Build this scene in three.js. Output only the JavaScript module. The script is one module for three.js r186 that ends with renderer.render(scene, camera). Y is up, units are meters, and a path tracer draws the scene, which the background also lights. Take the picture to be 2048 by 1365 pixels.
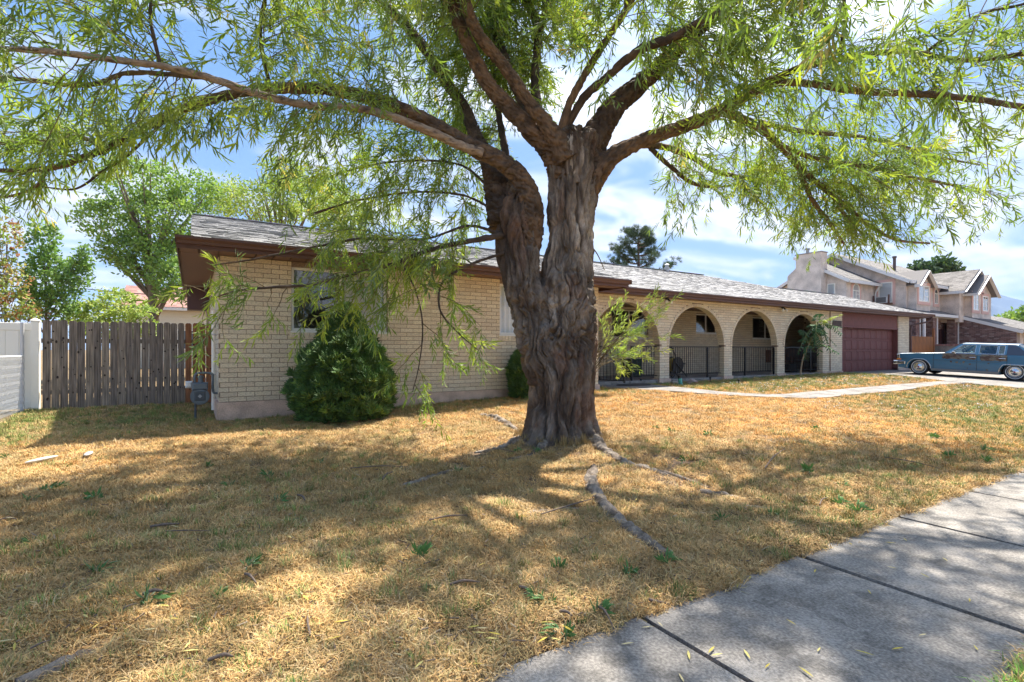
import * as THREE from 'three';
import { mergeGeometries, mergeVertices } from 'three/addons/utils/BufferGeometryUtils.js';
import { ImprovedNoise } from 'three/addons/math/ImprovedNoise.js';

// ---------------------------------------------------------------- camera
const W = 1024, H = 682;
const scene = new THREE.Scene();
const EYE = new THREE.Vector3(0, 1.41, 0);
const RIGHT = new THREE.Vector3(0.848, 0, 0.530), FWD = new THREE.Vector3(0.530, 0, -0.848);
const camera = new THREE.PerspectiveCamera(67.38, W / H, 0.05, 20000);
camera.position.copy(EYE);
camera.lookAt(EYE.clone().add(FWD));
camera.setViewOffset(2048, 1365, 0, -17.5, 2048, 1365);
camera.updateProjectionMatrix();

const renderer = new THREE.WebGLRenderer({ antialias: true });
renderer.setSize(W, H);
renderer.toneMapping = THREE.LinearToneMapping;
renderer.toneMappingExposure = 2.9;
renderer.shadowMap.enabled = true;

// ---------------------------------------------------------------- noise
const perlin = new ImprovedNoise();
const N3 = (x, y, z) => perlin.noise(x + 37.13, y + 11.71, z + 5.37);
function fbm(x, y, z, o = 4) { let s = 0, a = 0.5, f = 1; for (let i = 0; i < o; i++) { s += a * N3(x * f, y * f, z * f + i * 7.7); a *= 0.5; f *= 2.03; } return s; }
function ridge(x, y, z, o = 3) { let s = 0, a = 0.5, f = 1; for (let i = 0; i < o; i++) { s += a * (1 - 2 * Math.abs(N3(x * f, y * f, z * f + i * 3.1))); a *= 0.5; f *= 2.1; } return s; }
function rng(seed) { let a = seed >>> 0; return () => { a = (a + 0x6D2B79F5) | 0; let t = Math.imul(a ^ (a >>> 15), 1 | a); t = (t + Math.imul(t ^ (t >>> 7), 61 | t)) ^ t; return ((t ^ (t >>> 14)) >>> 0) / 4294967296; }; }
const clamp = (x, a = 0, b = 1) => Math.min(b, Math.max(a, x));
const ss = (a, b, x) => { const t = clamp((x - a) / (b - a)); return t * t * (3 - 2 * t); };
const lerp = (a, b, t) => a + (b - a) * t;

// ---------------------------------------------------------------- sky and sun
const SUNDIR = new THREE.Vector3(1.62, 3.15, -0.95).normalize();
{
  const w = 2048, h = 1024, d = new Float32Array(w * h * 4);
  for (let j = 0; j < h; j++) {
    const el = (j + 0.5) / h * Math.PI - Math.PI / 2;
    for (let i = 0; i < w; i++) {
      const az = (i + 0.5) / w * Math.PI * 2 - Math.PI, k = (j * w + i) * 4;
      const ce = Math.cos(el), x = ce * Math.cos(az), y = Math.sin(el), z = ce * Math.sin(az);
      let r = 0.30, g = 0.28, b = 0.24;
      if (y > 0) {
        const t = Math.pow(1 - y, 3);
        r = lerp(0.06, 0.22, t); g = lerp(0.145, 0.31, t); b = lerp(0.325, 0.43, t);
        // thin high cloud sheets seen on a plane overhead
        const q = 1 / (y + 0.14), cx = x * q * 1.5, cz = z * q * 1.5;
        const wx = fbm(cx * 0.8 + 3, cz * 0.8, 1.2, 3) * 1.3;
        let c = fbm(cx * 0.85 + wx + 4.1, cz * 1.7 + wx * 0.6, 4.4, 5);
        c = ss(-0.12, 0.34, c + 0.20 * ss(0.5, 0.05, y) - 0.05);
        const det = fbm(cx * 5 + wx, cz * 8, 9.1, 3);
        c = clamp(c * (0.86 + 0.5 * det));
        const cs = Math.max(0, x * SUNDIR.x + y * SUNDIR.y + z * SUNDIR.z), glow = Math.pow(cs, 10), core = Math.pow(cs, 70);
        const cb = 0.42 + 0.12 * det + 1.3 * glow + 3.6 * core;   // cloud glow round the sun, out of view, raised to add fill light
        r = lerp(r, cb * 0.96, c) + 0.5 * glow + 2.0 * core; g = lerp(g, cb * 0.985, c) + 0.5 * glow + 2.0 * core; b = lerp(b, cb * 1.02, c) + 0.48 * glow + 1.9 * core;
      }
      d[k] = r; d[k + 1] = g; d[k + 2] = b; d[k + 3] = 1;
    }
  }
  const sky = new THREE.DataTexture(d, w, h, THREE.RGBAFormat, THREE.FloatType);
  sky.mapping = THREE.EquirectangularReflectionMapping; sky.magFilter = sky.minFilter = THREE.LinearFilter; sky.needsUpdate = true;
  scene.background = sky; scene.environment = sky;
}
const sun = new THREE.DirectionalLight(new THREE.Color(1, 0.93, 0.82), 5);
sun.shadow.radius = 1.6;
sun.position.copy(SUNDIR).multiplyScalar(60).add(new THREE.Vector3(12, 0, -8));
sun.target.position.set(12, 0, -8);
sun.castShadow = true; sun.shadow.mapSize.set(4096, 4096);
Object.assign(sun.shadow.camera, { left: -32, right: 32, top: 24, bottom: -24, near: 1, far: 140 });
scene.add(sun, sun.target);

// ---------------------------------------------------------------- photo pixels (2048 x 1365) to rays
function ray(px, py) { return new THREE.Vector3().addScaledVector(RIGHT, (px - 1024) / 1024).addScaledVector(FWD, 1).add(new THREE.Vector3(0, (700 - py) / 1024, 0)); }
const P = (px, py, d) => EYE.clone().addScaledVector(ray(px, py), d);
const onZ = (px, py, Z) => { const r = ray(px, py); return EYE.clone().addScaledVector(r, Z / r.z); };
const onX = (px, py, X) => { const r = ray(px, py); return EYE.clone().addScaledVector(r, X / r.x); };
function project(v) { const dx = v.x, dy = v.y - 1.41, dz = v.z, d = dx * FWD.x + dz * FWD.z; return [1024 + 1024 * (dx * RIGHT.x + dz * RIGHT.z) / d, 700 - 1024 * dy / d, d]; }

// ---------------------------------------------------------------- geometry helpers
const V = (x, y, z) => new THREE.Vector3(x, y, z);
function prep(g, color) {            // position, normal, uv (and colour) only, not indexed, so that pieces merge
  let q = g.index ? g.toNonIndexed() : g;
  if (!q.attributes.normal) q.computeVertexNormals();
  for (const k of Object.keys(q.attributes)) if (!['position', 'normal', 'uv', 'color'].includes(k)) q.deleteAttribute(k);
  const n = q.attributes.position.count;
  if (!q.attributes.uv) q.setAttribute('uv', new THREE.BufferAttribute(new Float32Array(n * 2), 2));
  if (color) { const c = new Float32Array(n * 3); for (let i = 0; i < n; i++) c.set(color, i * 3); q.setAttribute('color', new THREE.BufferAttribute(c, 3)); }
  return q;
}
const merge = (list, color) => mergeGeometries(list.map(g => prep(g, color)));
function boxUV(g, s = 1) {           // uv in metres, by the side each face looks to
  g = prep(g); const p = g.attributes.position, n = g.attributes.normal, u = g.attributes.uv;
  for (let i = 0; i < p.count; i++) {
    const ax = Math.abs(n.getX(i)), ay = Math.abs(n.getY(i)), az = Math.abs(n.getZ(i));
    if (ax >= ay && ax >= az) u.setXY(i, p.getZ(i) * s, p.getY(i) * s);
    else if (ay >= az) u.setXY(i, p.getX(i) * s, p.getZ(i) * s);
    else u.setXY(i, p.getX(i) * s, p.getY(i) * s);
  }
  return g;
}
const box = (x0, x1, y0, y1, z0, z1) => boxUV(new THREE.BoxGeometry(x1 - x0, y1 - y0, z1 - z0).translate((x0 + x1) / 2, (y0 + y1) / 2, (z0 + z1) / 2));
function cbox(x0, x1, y0, y1, z0, z1, c = 0.01) {        // box with chamfered edges
  const sx = (x1 - x0) / 2, sy = (y1 - y0) / 2, sz = (z1 - z0) / 2; c = Math.min(c, sx * 0.9, sy * 0.9, sz * 0.9);
  const s = new THREE.Shape([[-sx + c, -sy], [sx - c, -sy], [sx, -sy + c], [sx, sy - c], [sx - c, sy], [-sx + c, sy], [-sx, sy - c], [-sx, -sy + c]].map(a => new THREE.Vector2(...a)));
  s.getPoints(); const g = new THREE.ExtrudeGeometry(shrink(s, c), { depth: 2 * (sz - c), bevelEnabled: true, bevelSize: c, bevelThickness: c, bevelSegments: 1 });
  return boxUV(g.translate((x0 + x1) / 2, (y0 + y1) / 2, (z0 + z1) / 2 - (sz - c)));
}
function shrink(shape, c) { const b = new THREE.Box2().setFromPoints(shape.getPoints()), w = b.max.x - b.min.x, h = b.max.y - b.min.y; return new THREE.Shape([[b.min.x + c, b.min.y + c], [b.max.x - c, b.min.y + c], [b.max.x - c, b.max.y - c], [b.min.x + c, b.max.y - c]].map(a => new THREE.Vector2(...a))); }
function cyl(a, b, r0, r1 = r0, n = 10, open = false) {    // a round bar between two points
  const d = b.clone().sub(a), L = d.length(), g = new THREE.CylinderGeometry(r1, r0, L, n, 1, open);
  g.translate(0, L / 2, 0).applyQuaternion(new THREE.Quaternion().setFromUnitVectors(V(0, 1, 0), d.normalize())).translate(a.x, a.y, a.z);
  return g;
}
function bar(a, b, w, h = w) {       // a square bar between two points
  const d = b.clone().sub(a), L = d.length(), g = new THREE.BoxGeometry(w, L, h);
  g.translate(0, L / 2, 0);
  const y = d.normalize(), ref = Math.abs(y.y) > 0.9 ? V(1, 0, 0) : V(0, 1, 0), x = new THREE.Vector3().crossVectors(y, ref).normalize(), z = new THREE.Vector3().crossVectors(x, y);
  return boxUV(g.applyMatrix4(new THREE.Matrix4().makeBasis(x, y, z)).translate(a.x, a.y, a.z));
}
// a tube along points with a radius at each; disp(p, normal, angle, along) gives extra distance outward
function loft(pts, radii, nSeg = 10, ringLen = 0.1, disp = null, capEnd = true) {
  const curve = new THREE.CatmullRomCurve3(pts, false, 'centripetal'), L = curve.getLength(), n = Math.max(3, Math.ceil(L / ringLen));
  const pos = [], uv = [], idx = []; let N = null, prevT = null;
  for (let i = 0; i <= n; i++) {
    const t = i / n, c = curve.getPoint(t), T = curve.getTangent(t);
    if (!N) { N = new THREE.Vector3().crossVectors(T, Math.abs(T.y) > 0.9 ? V(1, 0, 0) : V(0, 1, 0)).normalize(); }
    else N.applyQuaternion(new THREE.Quaternion().setFromUnitVectors(prevT, T)).normalize();
    prevT = T; const B = new THREE.Vector3().crossVectors(T, N);
    const f = t * (radii.length - 1), k = Math.min(radii.length - 2, Math.floor(f)), r = lerp(radii[k], radii[k + 1], f - k);
    for (let j = 0; j <= nSeg; j++) {
      const a = (j % nSeg) / nSeg * Math.PI * 2, dir = N.clone().multiplyScalar(Math.cos(a)).addScaledVector(B, Math.sin(a));
      const p = c.clone().addScaledVector(dir, r);
      if (disp) p.addScaledVector(dir, disp(p, dir, a, t * L, r));
      pos.push(p.x, p.y, p.z); uv.push(j / nSeg * 2 * Math.PI * r, t * L);
    }
  }
  const w = nSeg + 1;
  for (let i = 0; i < n; i++) for (let j = 0; j < nSeg; j++) { const a = i * w + j; idx.push(a, a + 1, a + w, a + 1, a + w + 1, a + w); }
  if (capEnd) for (const [row, flip] of [[0, true], [n, false]]) {
    const c = curve.getPoint(row / n), k = pos.length / 3; pos.push(c.x, c.y, c.z); uv.push(0, 0);
    for (let j = 0; j < nSeg; j++) { const a = row * w + j; flip ? idx.push(k, a + 1, a) : idx.push(k, a, a + 1); }
  }
  const g = new THREE.BufferGeometry();
  g.setAttribute('position', new THREE.Float32BufferAttribute(pos, 3)); g.setAttribute('uv', new THREE.Float32BufferAttribute(uv, 2)); g.setIndex(idx);
  g.computeVertexNormals(); fixSeam(g, n, nSeg);
  return g;
}
function fixSeam(g, n, nSeg) { const N = g.attributes.normal, w = nSeg + 1; for (let i = 0; i <= n; i++) { const a = i * w, b = a + nSeg; const v = V(N.getX(a) + N.getX(b), N.getY(a) + N.getY(b), N.getZ(a) + N.getZ(b)).normalize(); N.setXYZ(a, v.x, v.y, v.z); N.setXYZ(b, v.x, v.y, v.z); } }
const pathTube = (pts, r, n = 8, ring = 0.05) => loft(pts, Array.isArray(r) ? r : [r, r], n, ring);
function prism(points, depth, bevel = 0) {   // outline in x, y pushed along +z
  return new THREE.ExtrudeGeometry(new THREE.Shape(points.map(a => new THREE.Vector2(...a))), { depth, bevelEnabled: bevel > 0, bevelSize: bevel, bevelThickness: bevel, bevelSegments: 2 });
}
// flat polygon from 3-D corners (fan), uv in metres over x and z or along the slope
function poly(pts) { const pos = [], uv = []; for (let i = 1; i < pts.length - 1; i++) for (const p of [pts[0], pts[i], pts[i + 1]]) { pos.push(p.x, p.y, p.z); uv.push(p.x, p.z); } const g = new THREE.BufferGeometry(); g.setAttribute('position', new THREE.Float32BufferAttribute(pos, 3)); g.setAttribute('uv', new THREE.Float32BufferAttribute(uv, 2)); g.computeVertexNormals(); return g; }

// ---------------------------------------------------------------- textures and materials
function tex(w, h, f, srgb = true) {
  const d = new Uint8Array(w * h * 4);
  for (let j = 0; j < h; j++) for (let i = 0; i < w; i++) { const c = f(i / w, j / h, i, j), k = (j * w + i) * 4; if (typeof c === 'number') d[k] = d[k + 1] = d[k + 2] = clamp(c) * 255; else { d[k] = clamp(c[0]) * 255; d[k + 1] = clamp(c[1]) * 255; d[k + 2] = clamp(c[2]) * 255; } d[k + 3] = 255; }
  const t = new THREE.DataTexture(d, w, h); t.wrapS = t.wrapT = THREE.RepeatWrapping; t.magFilter = THREE.LinearFilter; t.minFilter = THREE.LinearMipmapLinearFilter; t.generateMipmaps = true;
  if (srgb) t.colorSpace = THREE.SRGBColorSpace; t.needsUpdate = true; return t;
}
// gradient noise that repeats over one tile; f cells a side, doubled each octave
const hash2 = (x, y, s) => { let h = Math.imul(x, 374761393) ^ Math.imul(y, 668265263) ^ Math.imul(s | 0, 1442695041); h = Math.imul(h ^ (h >>> 13), 1274126177); return ((h ^ (h >>> 16)) >>> 0) / 4294967296 * 6.2831853; };
function pn(x, y, n, s) { const x0 = Math.floor(x), y0 = Math.floor(y), fx = x - x0, fy = y - y0, u = fx * fx * fx * (fx * (fx * 6 - 15) + 10), v = fy * fy * fy * (fy * (fy * 6 - 15) + 10); const d = (i, j) => { const a = hash2((((x0 + i) % n) + n) % n, (((y0 + j) % n) + n) % n, s); return Math.cos(a) * (fx - i) + Math.sin(a) * (fy - j); }; return lerp(lerp(d(0, 0), d(1, 0), u), lerp(d(0, 1), d(1, 1), u), v) * 1.4; }
function tile(u, v, f, z, o = 4, sx = 1) { f = Math.round(f); let s = 0, m = 0.5, k = 1; for (let i = 0; i < o; i++) { s += m * pn(u * f * k, v * f * k, f * k, z * 13 + i * 101); m *= 0.5; k *= 2; } return s; }
const rep = (t, x, y = x) => { const c = t.clone(); c.repeat.set(x, y); c.needsUpdate = true; return c; };
const lin = (r, g, b) => new THREE.Color().setRGB(r, g, b);
function mat(c, rough = 0.8, o = {}) { return new THREE.MeshStandardMaterial({ color: Array.isArray(c) ? lin(...c) : c, roughness: rough, ...o }); }
function phys(c, rough, o) { return new THREE.MeshPhysicalMaterial({ color: lin(...c), roughness: rough, ...o }); }
const grainTex = tex(256, 256, (u, v) => { const n = tile(u, v, 9, 1, 5), m = tile(u, v, 40, 5, 2); const k = 0.94 + 0.24 * n + 0.14 * m; return [k, k, k]; });
const speckTex = tex(512, 512, (u, v) => { const n = tile(u, v, 6, 2, 5), m = tile(u, v, 90, 8, 2), f = tile(u, v, 160, 3, 1); const k = 0.92 + 0.2 * n + 0.2 * m + 0.2 * f; return [k, k * 0.995, k * 0.985]; });
const grainBump = tex(256, 256, (u, v) => 0.5 + 0.5 * tile(u, v, 30, 12, 4) + 0.25 * tile(u, v, 90, 2, 1), false);
function grainLine(u, v, f, z, o = 3) { let s = 0, m = 0.5, k = 1; for (let i = 0; i < o; i++) { const n = f * k, ny = Math.max(2, Math.round(2 * k)); const x = u * n, y = v * ny; s += m * pnxy(x, y, n, ny, z * 7 + i); m *= 0.55; k *= 2; } return s; }
function pnxy(x, y, nx, ny, s) { const x0 = Math.floor(x), y0 = Math.floor(y), fx = x - x0, fy = y - y0, u = fx * fx * (3 - 2 * fx), v = fy * fy * (3 - 2 * fy); const d = (i, j) => { const a = hash2((((x0 + i) % nx) + nx) % nx, (((y0 + j) % ny) + ny) % ny, s); return Math.cos(a) * (fx - i) + Math.sin(a) * (fy - j); }; return lerp(lerp(d(0, 0), d(1, 0), u), lerp(d(0, 1), d(1, 1), u), v) * 1.4; }
const woodTex = tex(256, 512, (u, v) => { const k = 0.8 + 0.42 * grainLine(u, v, 18, 3, 4) + 0.2 * tile(u, v, 3, 7, 3); return [k, k * 0.985, k * 0.965]; });
const woodBump = tex(256, 256, (u, v) => 0.5 + 0.6 * grainLine(u, v, 24, 5, 3), false);

// ---------------------------------------------------------------- things, parts, setting
const taken = new Map(), baseOf = new WeakMap();
function numbered(name) { const n = taken.get(name) || 0; taken.set(name, n + 1); return n ? `${name}_${String(n).padStart(3, '0')}` : name; }
function shade(o) { o.castShadow = o.receiveShadow = true; return o; }
function tag(o, label, category, group, kind) { o.userData.label = label; o.userData.category = category; if (group) o.userData.group = group; if (kind) o.userData.kind = kind; return o; }
function thing(name, label, category, base = V(0, 0, 0), group) { const g = new THREE.Group(); g.name = numbered(name); g.position.copy(base); baseOf.set(g, base.clone()); scene.add(g); return tag(g, label, category, group); }
function part(parent, name, geo, m, o = {}) {   // geo in world axes; the mesh sits at its thing's base
  const b = baseOf.get(parent); if (!o.local) geo.translate(-b.x, -b.y, -b.z);
  const mesh = shade(new THREE.Mesh(geo, m)); mesh.name = name; parent.add(mesh); baseOf.set(mesh, b);
  if (o.label) mesh.userData.label = o.label; if (o.kind) mesh.userData.kind = o.kind; return mesh;
}
function piece(parent, name, geo, m, pos, quat) {  // shared geometry, placed by world position
  const b = baseOf.get(parent), mesh = shade(new THREE.Mesh(geo, m)); mesh.name = name; mesh.position.copy(pos).sub(b); if (quat) mesh.quaternion.copy(quat); parent.add(mesh); return mesh;
}
function sub(parent, name) { const g = new THREE.Group(); g.name = name; parent.add(g); baseOf.set(g, baseOf.get(parent)); return g; }
function single(name, geo, m, label, category, group) { const b = new THREE.Box3().setFromBufferAttribute(geo.attributes.position), c = b.getCenter(V(0, 0, 0)); c.y = b.min.y; geo.translate(-c.x, -c.y, -c.z); const o = shade(new THREE.Mesh(geo, m)); o.name = numbered(name); o.position.copy(c); scene.add(o); return tag(o, label, category, group); }
function struct(name, geo, m) { const o = shade(new THREE.Mesh(geo, m)); o.name = numbered(name); o.userData.kind = 'structure'; scene.add(o); baseOf.set(o, V(0, 0, 0)); return o; }
function copies(parent, name, geo, m, mats, cols) {   // uncountable small pieces in one instanced part or object
  const im = new THREE.InstancedMesh(geo, m, mats.length); mats.forEach((q, i) => im.setMatrixAt(i, q)); if (cols) cols.forEach((c, i) => im.setColorAt(i, c));
  shade(im); im.name = parent ? name : numbered(name); im.userData.kind = 'stuff'; (parent || scene).add(im); return im;
}
const M4 = (p, q, s) => new THREE.Matrix4().compose(p, q, typeof s === 'number' ? V(s, s, s) : s);
const qY = a => new THREE.Quaternion().setFromAxisAngle(V(0, 1, 0), a);
const qTo = (dir, roll = 0) => new THREE.Quaternion().setFromUnitVectors(V(0, 1, 0), dir.clone().normalize()).multiply(qY(roll));

// ---------------------------------------------------------------- lie of the land
const TREE = V(4.52, 0, -5.92);
function ground(x, z) {
  const h = 0.09 + 0.19 * ss(0, 10, x) + 0.06 * ss(14, 23, x), t = clamp((-1.95 - z) / 7.6);
  let y = h * t + 0.1 * ss(-11, -13.6, z) * ss(2, -1, x);
  y += 0.07 * Math.exp(-((x - TREE.x) ** 2 + (z - TREE.z) ** 2) / 2.2) * ss(-1.95, -2.8, z);
  if (z > -1.955) y = -0.03; 
  return y;
}
function G(px, py) { let p = P(px, py, 5); for (let i = 0; i < 8; i++) { const r = ray(px, py), t = (ground(p.x, p.z) - 1.41) / r.y; p = EYE.clone().addScaledVector(r, t); } return p; }
const drive = z => 0.345 - 0.04 * Math.max(0, z + 9.4) - 0.0 * z;

// ================================================================ the land
function lawnGreen(x, z) {
  let g = 0.08 + 0.5 * fbm(x * 0.45, z * 0.45, 3.3, 3) + 0.35 * fbm(x * 2.1, z * 2.1, 8.1, 2);
  g += 0.42 * ss(-8.9, -10.0, z) * ss(11.5, 9, x) * ss(-0.3, 1, x);
  g += 0.55 * ss(0.5, -1, x) * ss(-9, -11.5, z) + 0.75 * ss(-1.6, -2.6, x) * ss(-6.5, -8.5, z);
  g += 0.95 * ss(10.5, 13, x) * ss(-7.4, -8.6, z);
  g += 0.95 * ss(11.5, 15, x + 0.8 * (z + 6.5)) * ss(-7.2, -6.2, z);
  g += 0.4 * ss(-3.4, -2.3, z) * ss(2.5, 4.5, x);
  g += 0.5 * Math.exp(-(((x + 0.4) / 0.9) ** 2 + ((z + 11.6) / 1.0) ** 2));
  g += 0.3 * Math.exp(-(((x - TREE.x - 0.5) / 1.2) ** 2 + ((z - TREE.z - 1.2) / 0.8) ** 2));
  
  g -= 0.35 * Math.exp(-((x - 10) ** 2 / 22 + (z + 6.8) ** 2 / 4));
  if (z > -1) g = 0.75 + 0.8 * fbm(x * 2, z * 2, 1, 2);
  return clamp(g, 0, 1.6);
}
function bare(x, z) {
  const t = Math.hypot(x - TREE.x, z - TREE.z);
  let b = ss(0.02, 0.3, fbm(x * 1.3 + 9, z * 1.3, 2.2, 4)) * 0.8 + 0.6 * ss(1.25, 0.5, t) * (0.6 + fbm(x * 3, z * 3, 1, 2));
  b += 0.5 * ss(0.22, 0.05, Math.abs(z + 1.98)) * ss(-0.3, 0.2, fbm(x * 3, 1, 2, 2));
  b += 0.75 * Math.exp(-(((x - 5.9) / 1.4) ** 2 + ((z + 4.0) / 0.5) ** 2)) ;
  return clamp(b * ss(-10.5, -9, z) + (z < -10.5 ? 0.1 : 0));
}
const C = { straw: [0.46, 0.285, 0.11], orange: [0.63, 0.33, 0.085], pale: [0.54, 0.41, 0.24], olive: [0.27, 0.235, 0.09], green: [0.165, 0.245, 0.05], soil: [0.17, 0.115, 0.08] };
const mixc = (a, b, t) => [0, 1, 2].map(k => lerp(a[k], b[k], t));
function range(list) { const out = []; for (const [a, b, s] of list) for (let v = a; v < b - 1e-6; v += s) out.push(v); out.push(list[list.length - 1][1]); return out; }
{
  const xs = range([[-2500, -300, 440], [-300, -40, 40], [-40, -8, 2], [-8, -3, 0.25], [-3, 14, 0.1], [14, 36, 0.3], [36, 60, 3], [60, 300, 40], [300, 6000, 570]]);
  const zs = range([[-6000, -300, 570], [-300, -40, 40], [-40, -16, 3], [-16, -9, 0.25], [-9, -0.4, 0.085], [-0.4, 3, 0.3], [3, 60, 10], [60, 800, 185]]);
  const pos = [], uv = [], col = [], idx = [], nx = xs.length;
  for (const z of zs) for (const x of xs) {
    const near = x > -8 && x < 36 && z > -16 && z < 3;
    let y = ground(clamp(x, -30, 40), clamp(z, -40, 3));
    if (near && z < -2.05 && z > -10.8 && !(x > 21.5)) y += 0.018 * fbm(x * 2.2, z * 2.2, 1.7, 3) - 0.015 * bare(x, z);
    if (x > 22.5 && z > -13) y -= 0.015;
    pos.push(x, y, z); uv.push(x, z);
    const b = near ? bare(x, z) : 0.1, g = near ? lawnGreen(x, z) : 0.45;
    const c = mixc(mixc(mixc(C.straw, C.soil, 0.45), mixc(C.olive, C.soil, 0.35), Math.min(1, g) * 0.75), C.soil, b); col.push(...c);
  }
  for (let j = 0; j < zs.length - 1; j++) for (let i = 0; i < nx - 1; i++) { const a = j * nx + i; idx.push(a, a + nx, a + 1, a + 1, a + nx, a + nx + 1); }
  const g = new THREE.BufferGeometry(); g.setAttribute('position', new THREE.Float32BufferAttribute(pos, 3)); g.setAttribute('uv', new THREE.Float32BufferAttribute(uv, 2)); g.setAttribute('color', new THREE.Float32BufferAttribute(col, 3)); g.setIndex(idx); g.computeVertexNormals();
  const t = tex(512, 512, (u, v) => { const n = tile(u, v, 14, 4, 5), m = tile(u, v, 60, 9, 3); const k = 0.82 + 0.55 * n + 0.4 * m; return [k, k * 0.98, k * 0.94]; });
  const gb = tex(512, 512, (u, v) => 0.5 + 0.6 * tile(u, v, 26, 14, 5), false);
  struct('ground', g, new THREE.MeshStandardMaterial({ vertexColors: true, map: rep(t, 0.8), bumpMap: rep(gb, 1.3), bumpScale: 0.03, roughness: 0.97 }));
}
const concTex = tex(1024, 1024, (u, v) => { const n = tile(u, v, 5, 2, 5), m = tile(u, v, 120, 8, 2), s = tile(u, v, 22, 15, 4); let k = 0.84 + 0.24 * n + 0.36 * m + 0.14 * s; const st = ss(0.14, 0.28, tile(u, v, 8, 33, 4)); k *= 1 - 0.16 * st; return [k * 1.0, k * 0.995, k * 0.985]; });
const concBump = tex(512, 512, (u, v) => 0.5 + 0.4 * tile(u, v, 60, 8, 3) + 0.5 * tile(u, v, 120, 3, 1), false);
const matWalk = mat([0.315, 0.29, 0.262], 0.88, { map: rep(concTex, 0.55), bumpMap: rep(concBump, 2), bumpScale: 0.006 });
const matDrive = mat([0.27, 0.245, 0.22], 0.88, { map: rep(concTex, 0.3), bumpMap: rep(concBump, 1.5), bumpScale: 0.005 });
{ // pavement in slabs 1.52 m long with open joints
  const walk = new THREE.Group(); walk.name = 'sidewalk'; walk.userData.kind = 'structure'; scene.add(walk); baseOf.set(walk, V(0, 0, 0));
  const r = rng(5);
  for (let k = -4; k < 24; k++) {
    const x0 = 2.01 + 1.52 * k + 0.019, x1 = 2.01 + 1.52 * (k + 1) - 0.019, dy = (r() - 0.5) * 0.008;
    if (k >= 12 && k < 20) continue;
    const g = cbox(x0, x1, -0.1 + dy, dy, -1.95, -0.72, 0.012); part(walk, 'slab', g, matWalk);
  }
}
function strip(A, B, n, yf, thick) {     // paved band between two edges
  const ca = new THREE.CatmullRomCurve3(A, false, 'centripetal'), cb = new THREE.CatmullRomCurve3(B, false, 'centripetal'), pos = [], uv = [], idx = [], m = 5;
  for (let i = 0; i <= n; i++) {
    const a = ca.getPointAt(i / n), b = cb.getPointAt(i / n);
    for (let j = 0; j < m; j++) { const p = a.clone().lerp(b, clamp((j - 1) / (m - 3))); let y = yf(p.x, p.z); if (j === 0 || j === m - 1) y -= thick; pos.push(p.x, y, p.z); uv.push(p.x, p.z); }
  }
  for (let i = 0; i < n; i++) for (let j = 0; j < m - 1; j++) { const a = i * m + j; idx.push(a, a + m, a + 1, a + 1, a + m, a + m + 1); }
  const g = new THREE.BufferGeometry(); g.setAttribute('position', new THREE.Float32BufferAttribute(pos, 3)); g.setAttribute('uv', new THREE.Float32BufferAttribute(uv, 2)); g.setIndex(idx); const q = g.toNonIndexed(); q.computeVertexNormals(); return q;
}
const pathUp = [[1196, 769], [1245, 769.5], [1290, 770], [1330, 774], [1440, 785], [1530, 790.5], [1575, 790], [1600, 787.5], [1740, 775.5], [1880, 764.5], [1925, 761]].map(a => G(...a));
const pathLow = [[1188, 776], [1240, 778], [1300, 782], [1440, 791.5], [1545, 796.5], [1625, 798.5], [1700, 792], [1800, 783], [1890, 770.5], [1940, 768]].map(a => G(...a));
struct('path', strip(pathUp, pathLow, 60, (x, z) => ground(x, z) + 0.028, 0.06), matDrive);
{
  const L = [[25.3, -12.2], [25.3, -11.6], [24.9, -9.8], [23.9, -8.3], [22.9, -6.6], [22.4, -5.0], [22, -3], [21.6, -1.2]].map(([x, z]) => V(x, 0, z)), R = L.map(p => V(34.9, 0, p.z));
  struct('driveway', strip(L, R, 50, (x, z) => drive(z) + 0.012, 0.09), matDrive);
}

// ================================================================ the brick house
const FT = 0.44, SOF = 3.15, COURSE = (SOF - FT) / 30, WZ = -10.85, AZ = -11.93, BZ = -14.8, WX0 = 0.41, WX1 = 9.63, AX1 = 25.41, PX0 = 31.2, PX1 = 32.48;
const matBrick = new THREE.MeshStandardMaterial({ vertexColors: true, roughness: 0.86, map: rep(grainTex, 3.1, 5.3), bumpMap: rep(grainBump, 4), bumpScale: 0.004 });
const matMortar = mat([0.27, 0.20, 0.15], 0.95, { map: rep(grainTex, 3) });
const matFound = mat([0.72, 0.53, 0.43], 0.93, { map: rep(speckTex, 0.7), bumpMap: rep(grainBump, 1.2), bumpScale: 0.01 });
const matBrown = mat([0.10, 0.048, 0.042], 0.5);
const matSoffit = mat([0.20, 0.115, 0.09], 0.6);
const matMaroon = mat([0.19, 0.058, 0.05], 0.62, { map: rep(grainTex, 1.5, 0.4) });
const matWhite = mat([0.74, 0.73, 0.69], 0.45), matVinyl = mat([0.88, 0.85, 0.76], 0.35);
const matGlass = phys([1, 1, 1], 0.02, { transmission: 1, thickness: 0, ior: 1.62 });
const matRoom = mat([0.10, 0.09, 0.085], 0.9), matCurtainReflection = mat([0.55, 0.56, 0.56], 0.9), matBlack = mat([0.012, 0.013, 0.016], 0.42, { metalness: 0.3 });
const matSlab = mat([0.36, 0.33, 0.30], 0.9, { map: rep(concTex, 0.5), bumpMap: rep(concBump, 2), bumpScale: 0.004 });
const house = thing('brick_house', 'long single storey cream brick house with arched porch and brown eaves', 'house', V(10, 0.1, -14));
const tones = [[0.80, 0.69, 0.515], [0.74, 0.635, 0.475], [0.83, 0.73, 0.56], [0.71, 0.60, 0.45], [0.78, 0.655, 0.485], [0.82, 0.715, 0.535], [0.75, 0.66, 0.51]];
const allBricks = [];
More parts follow.
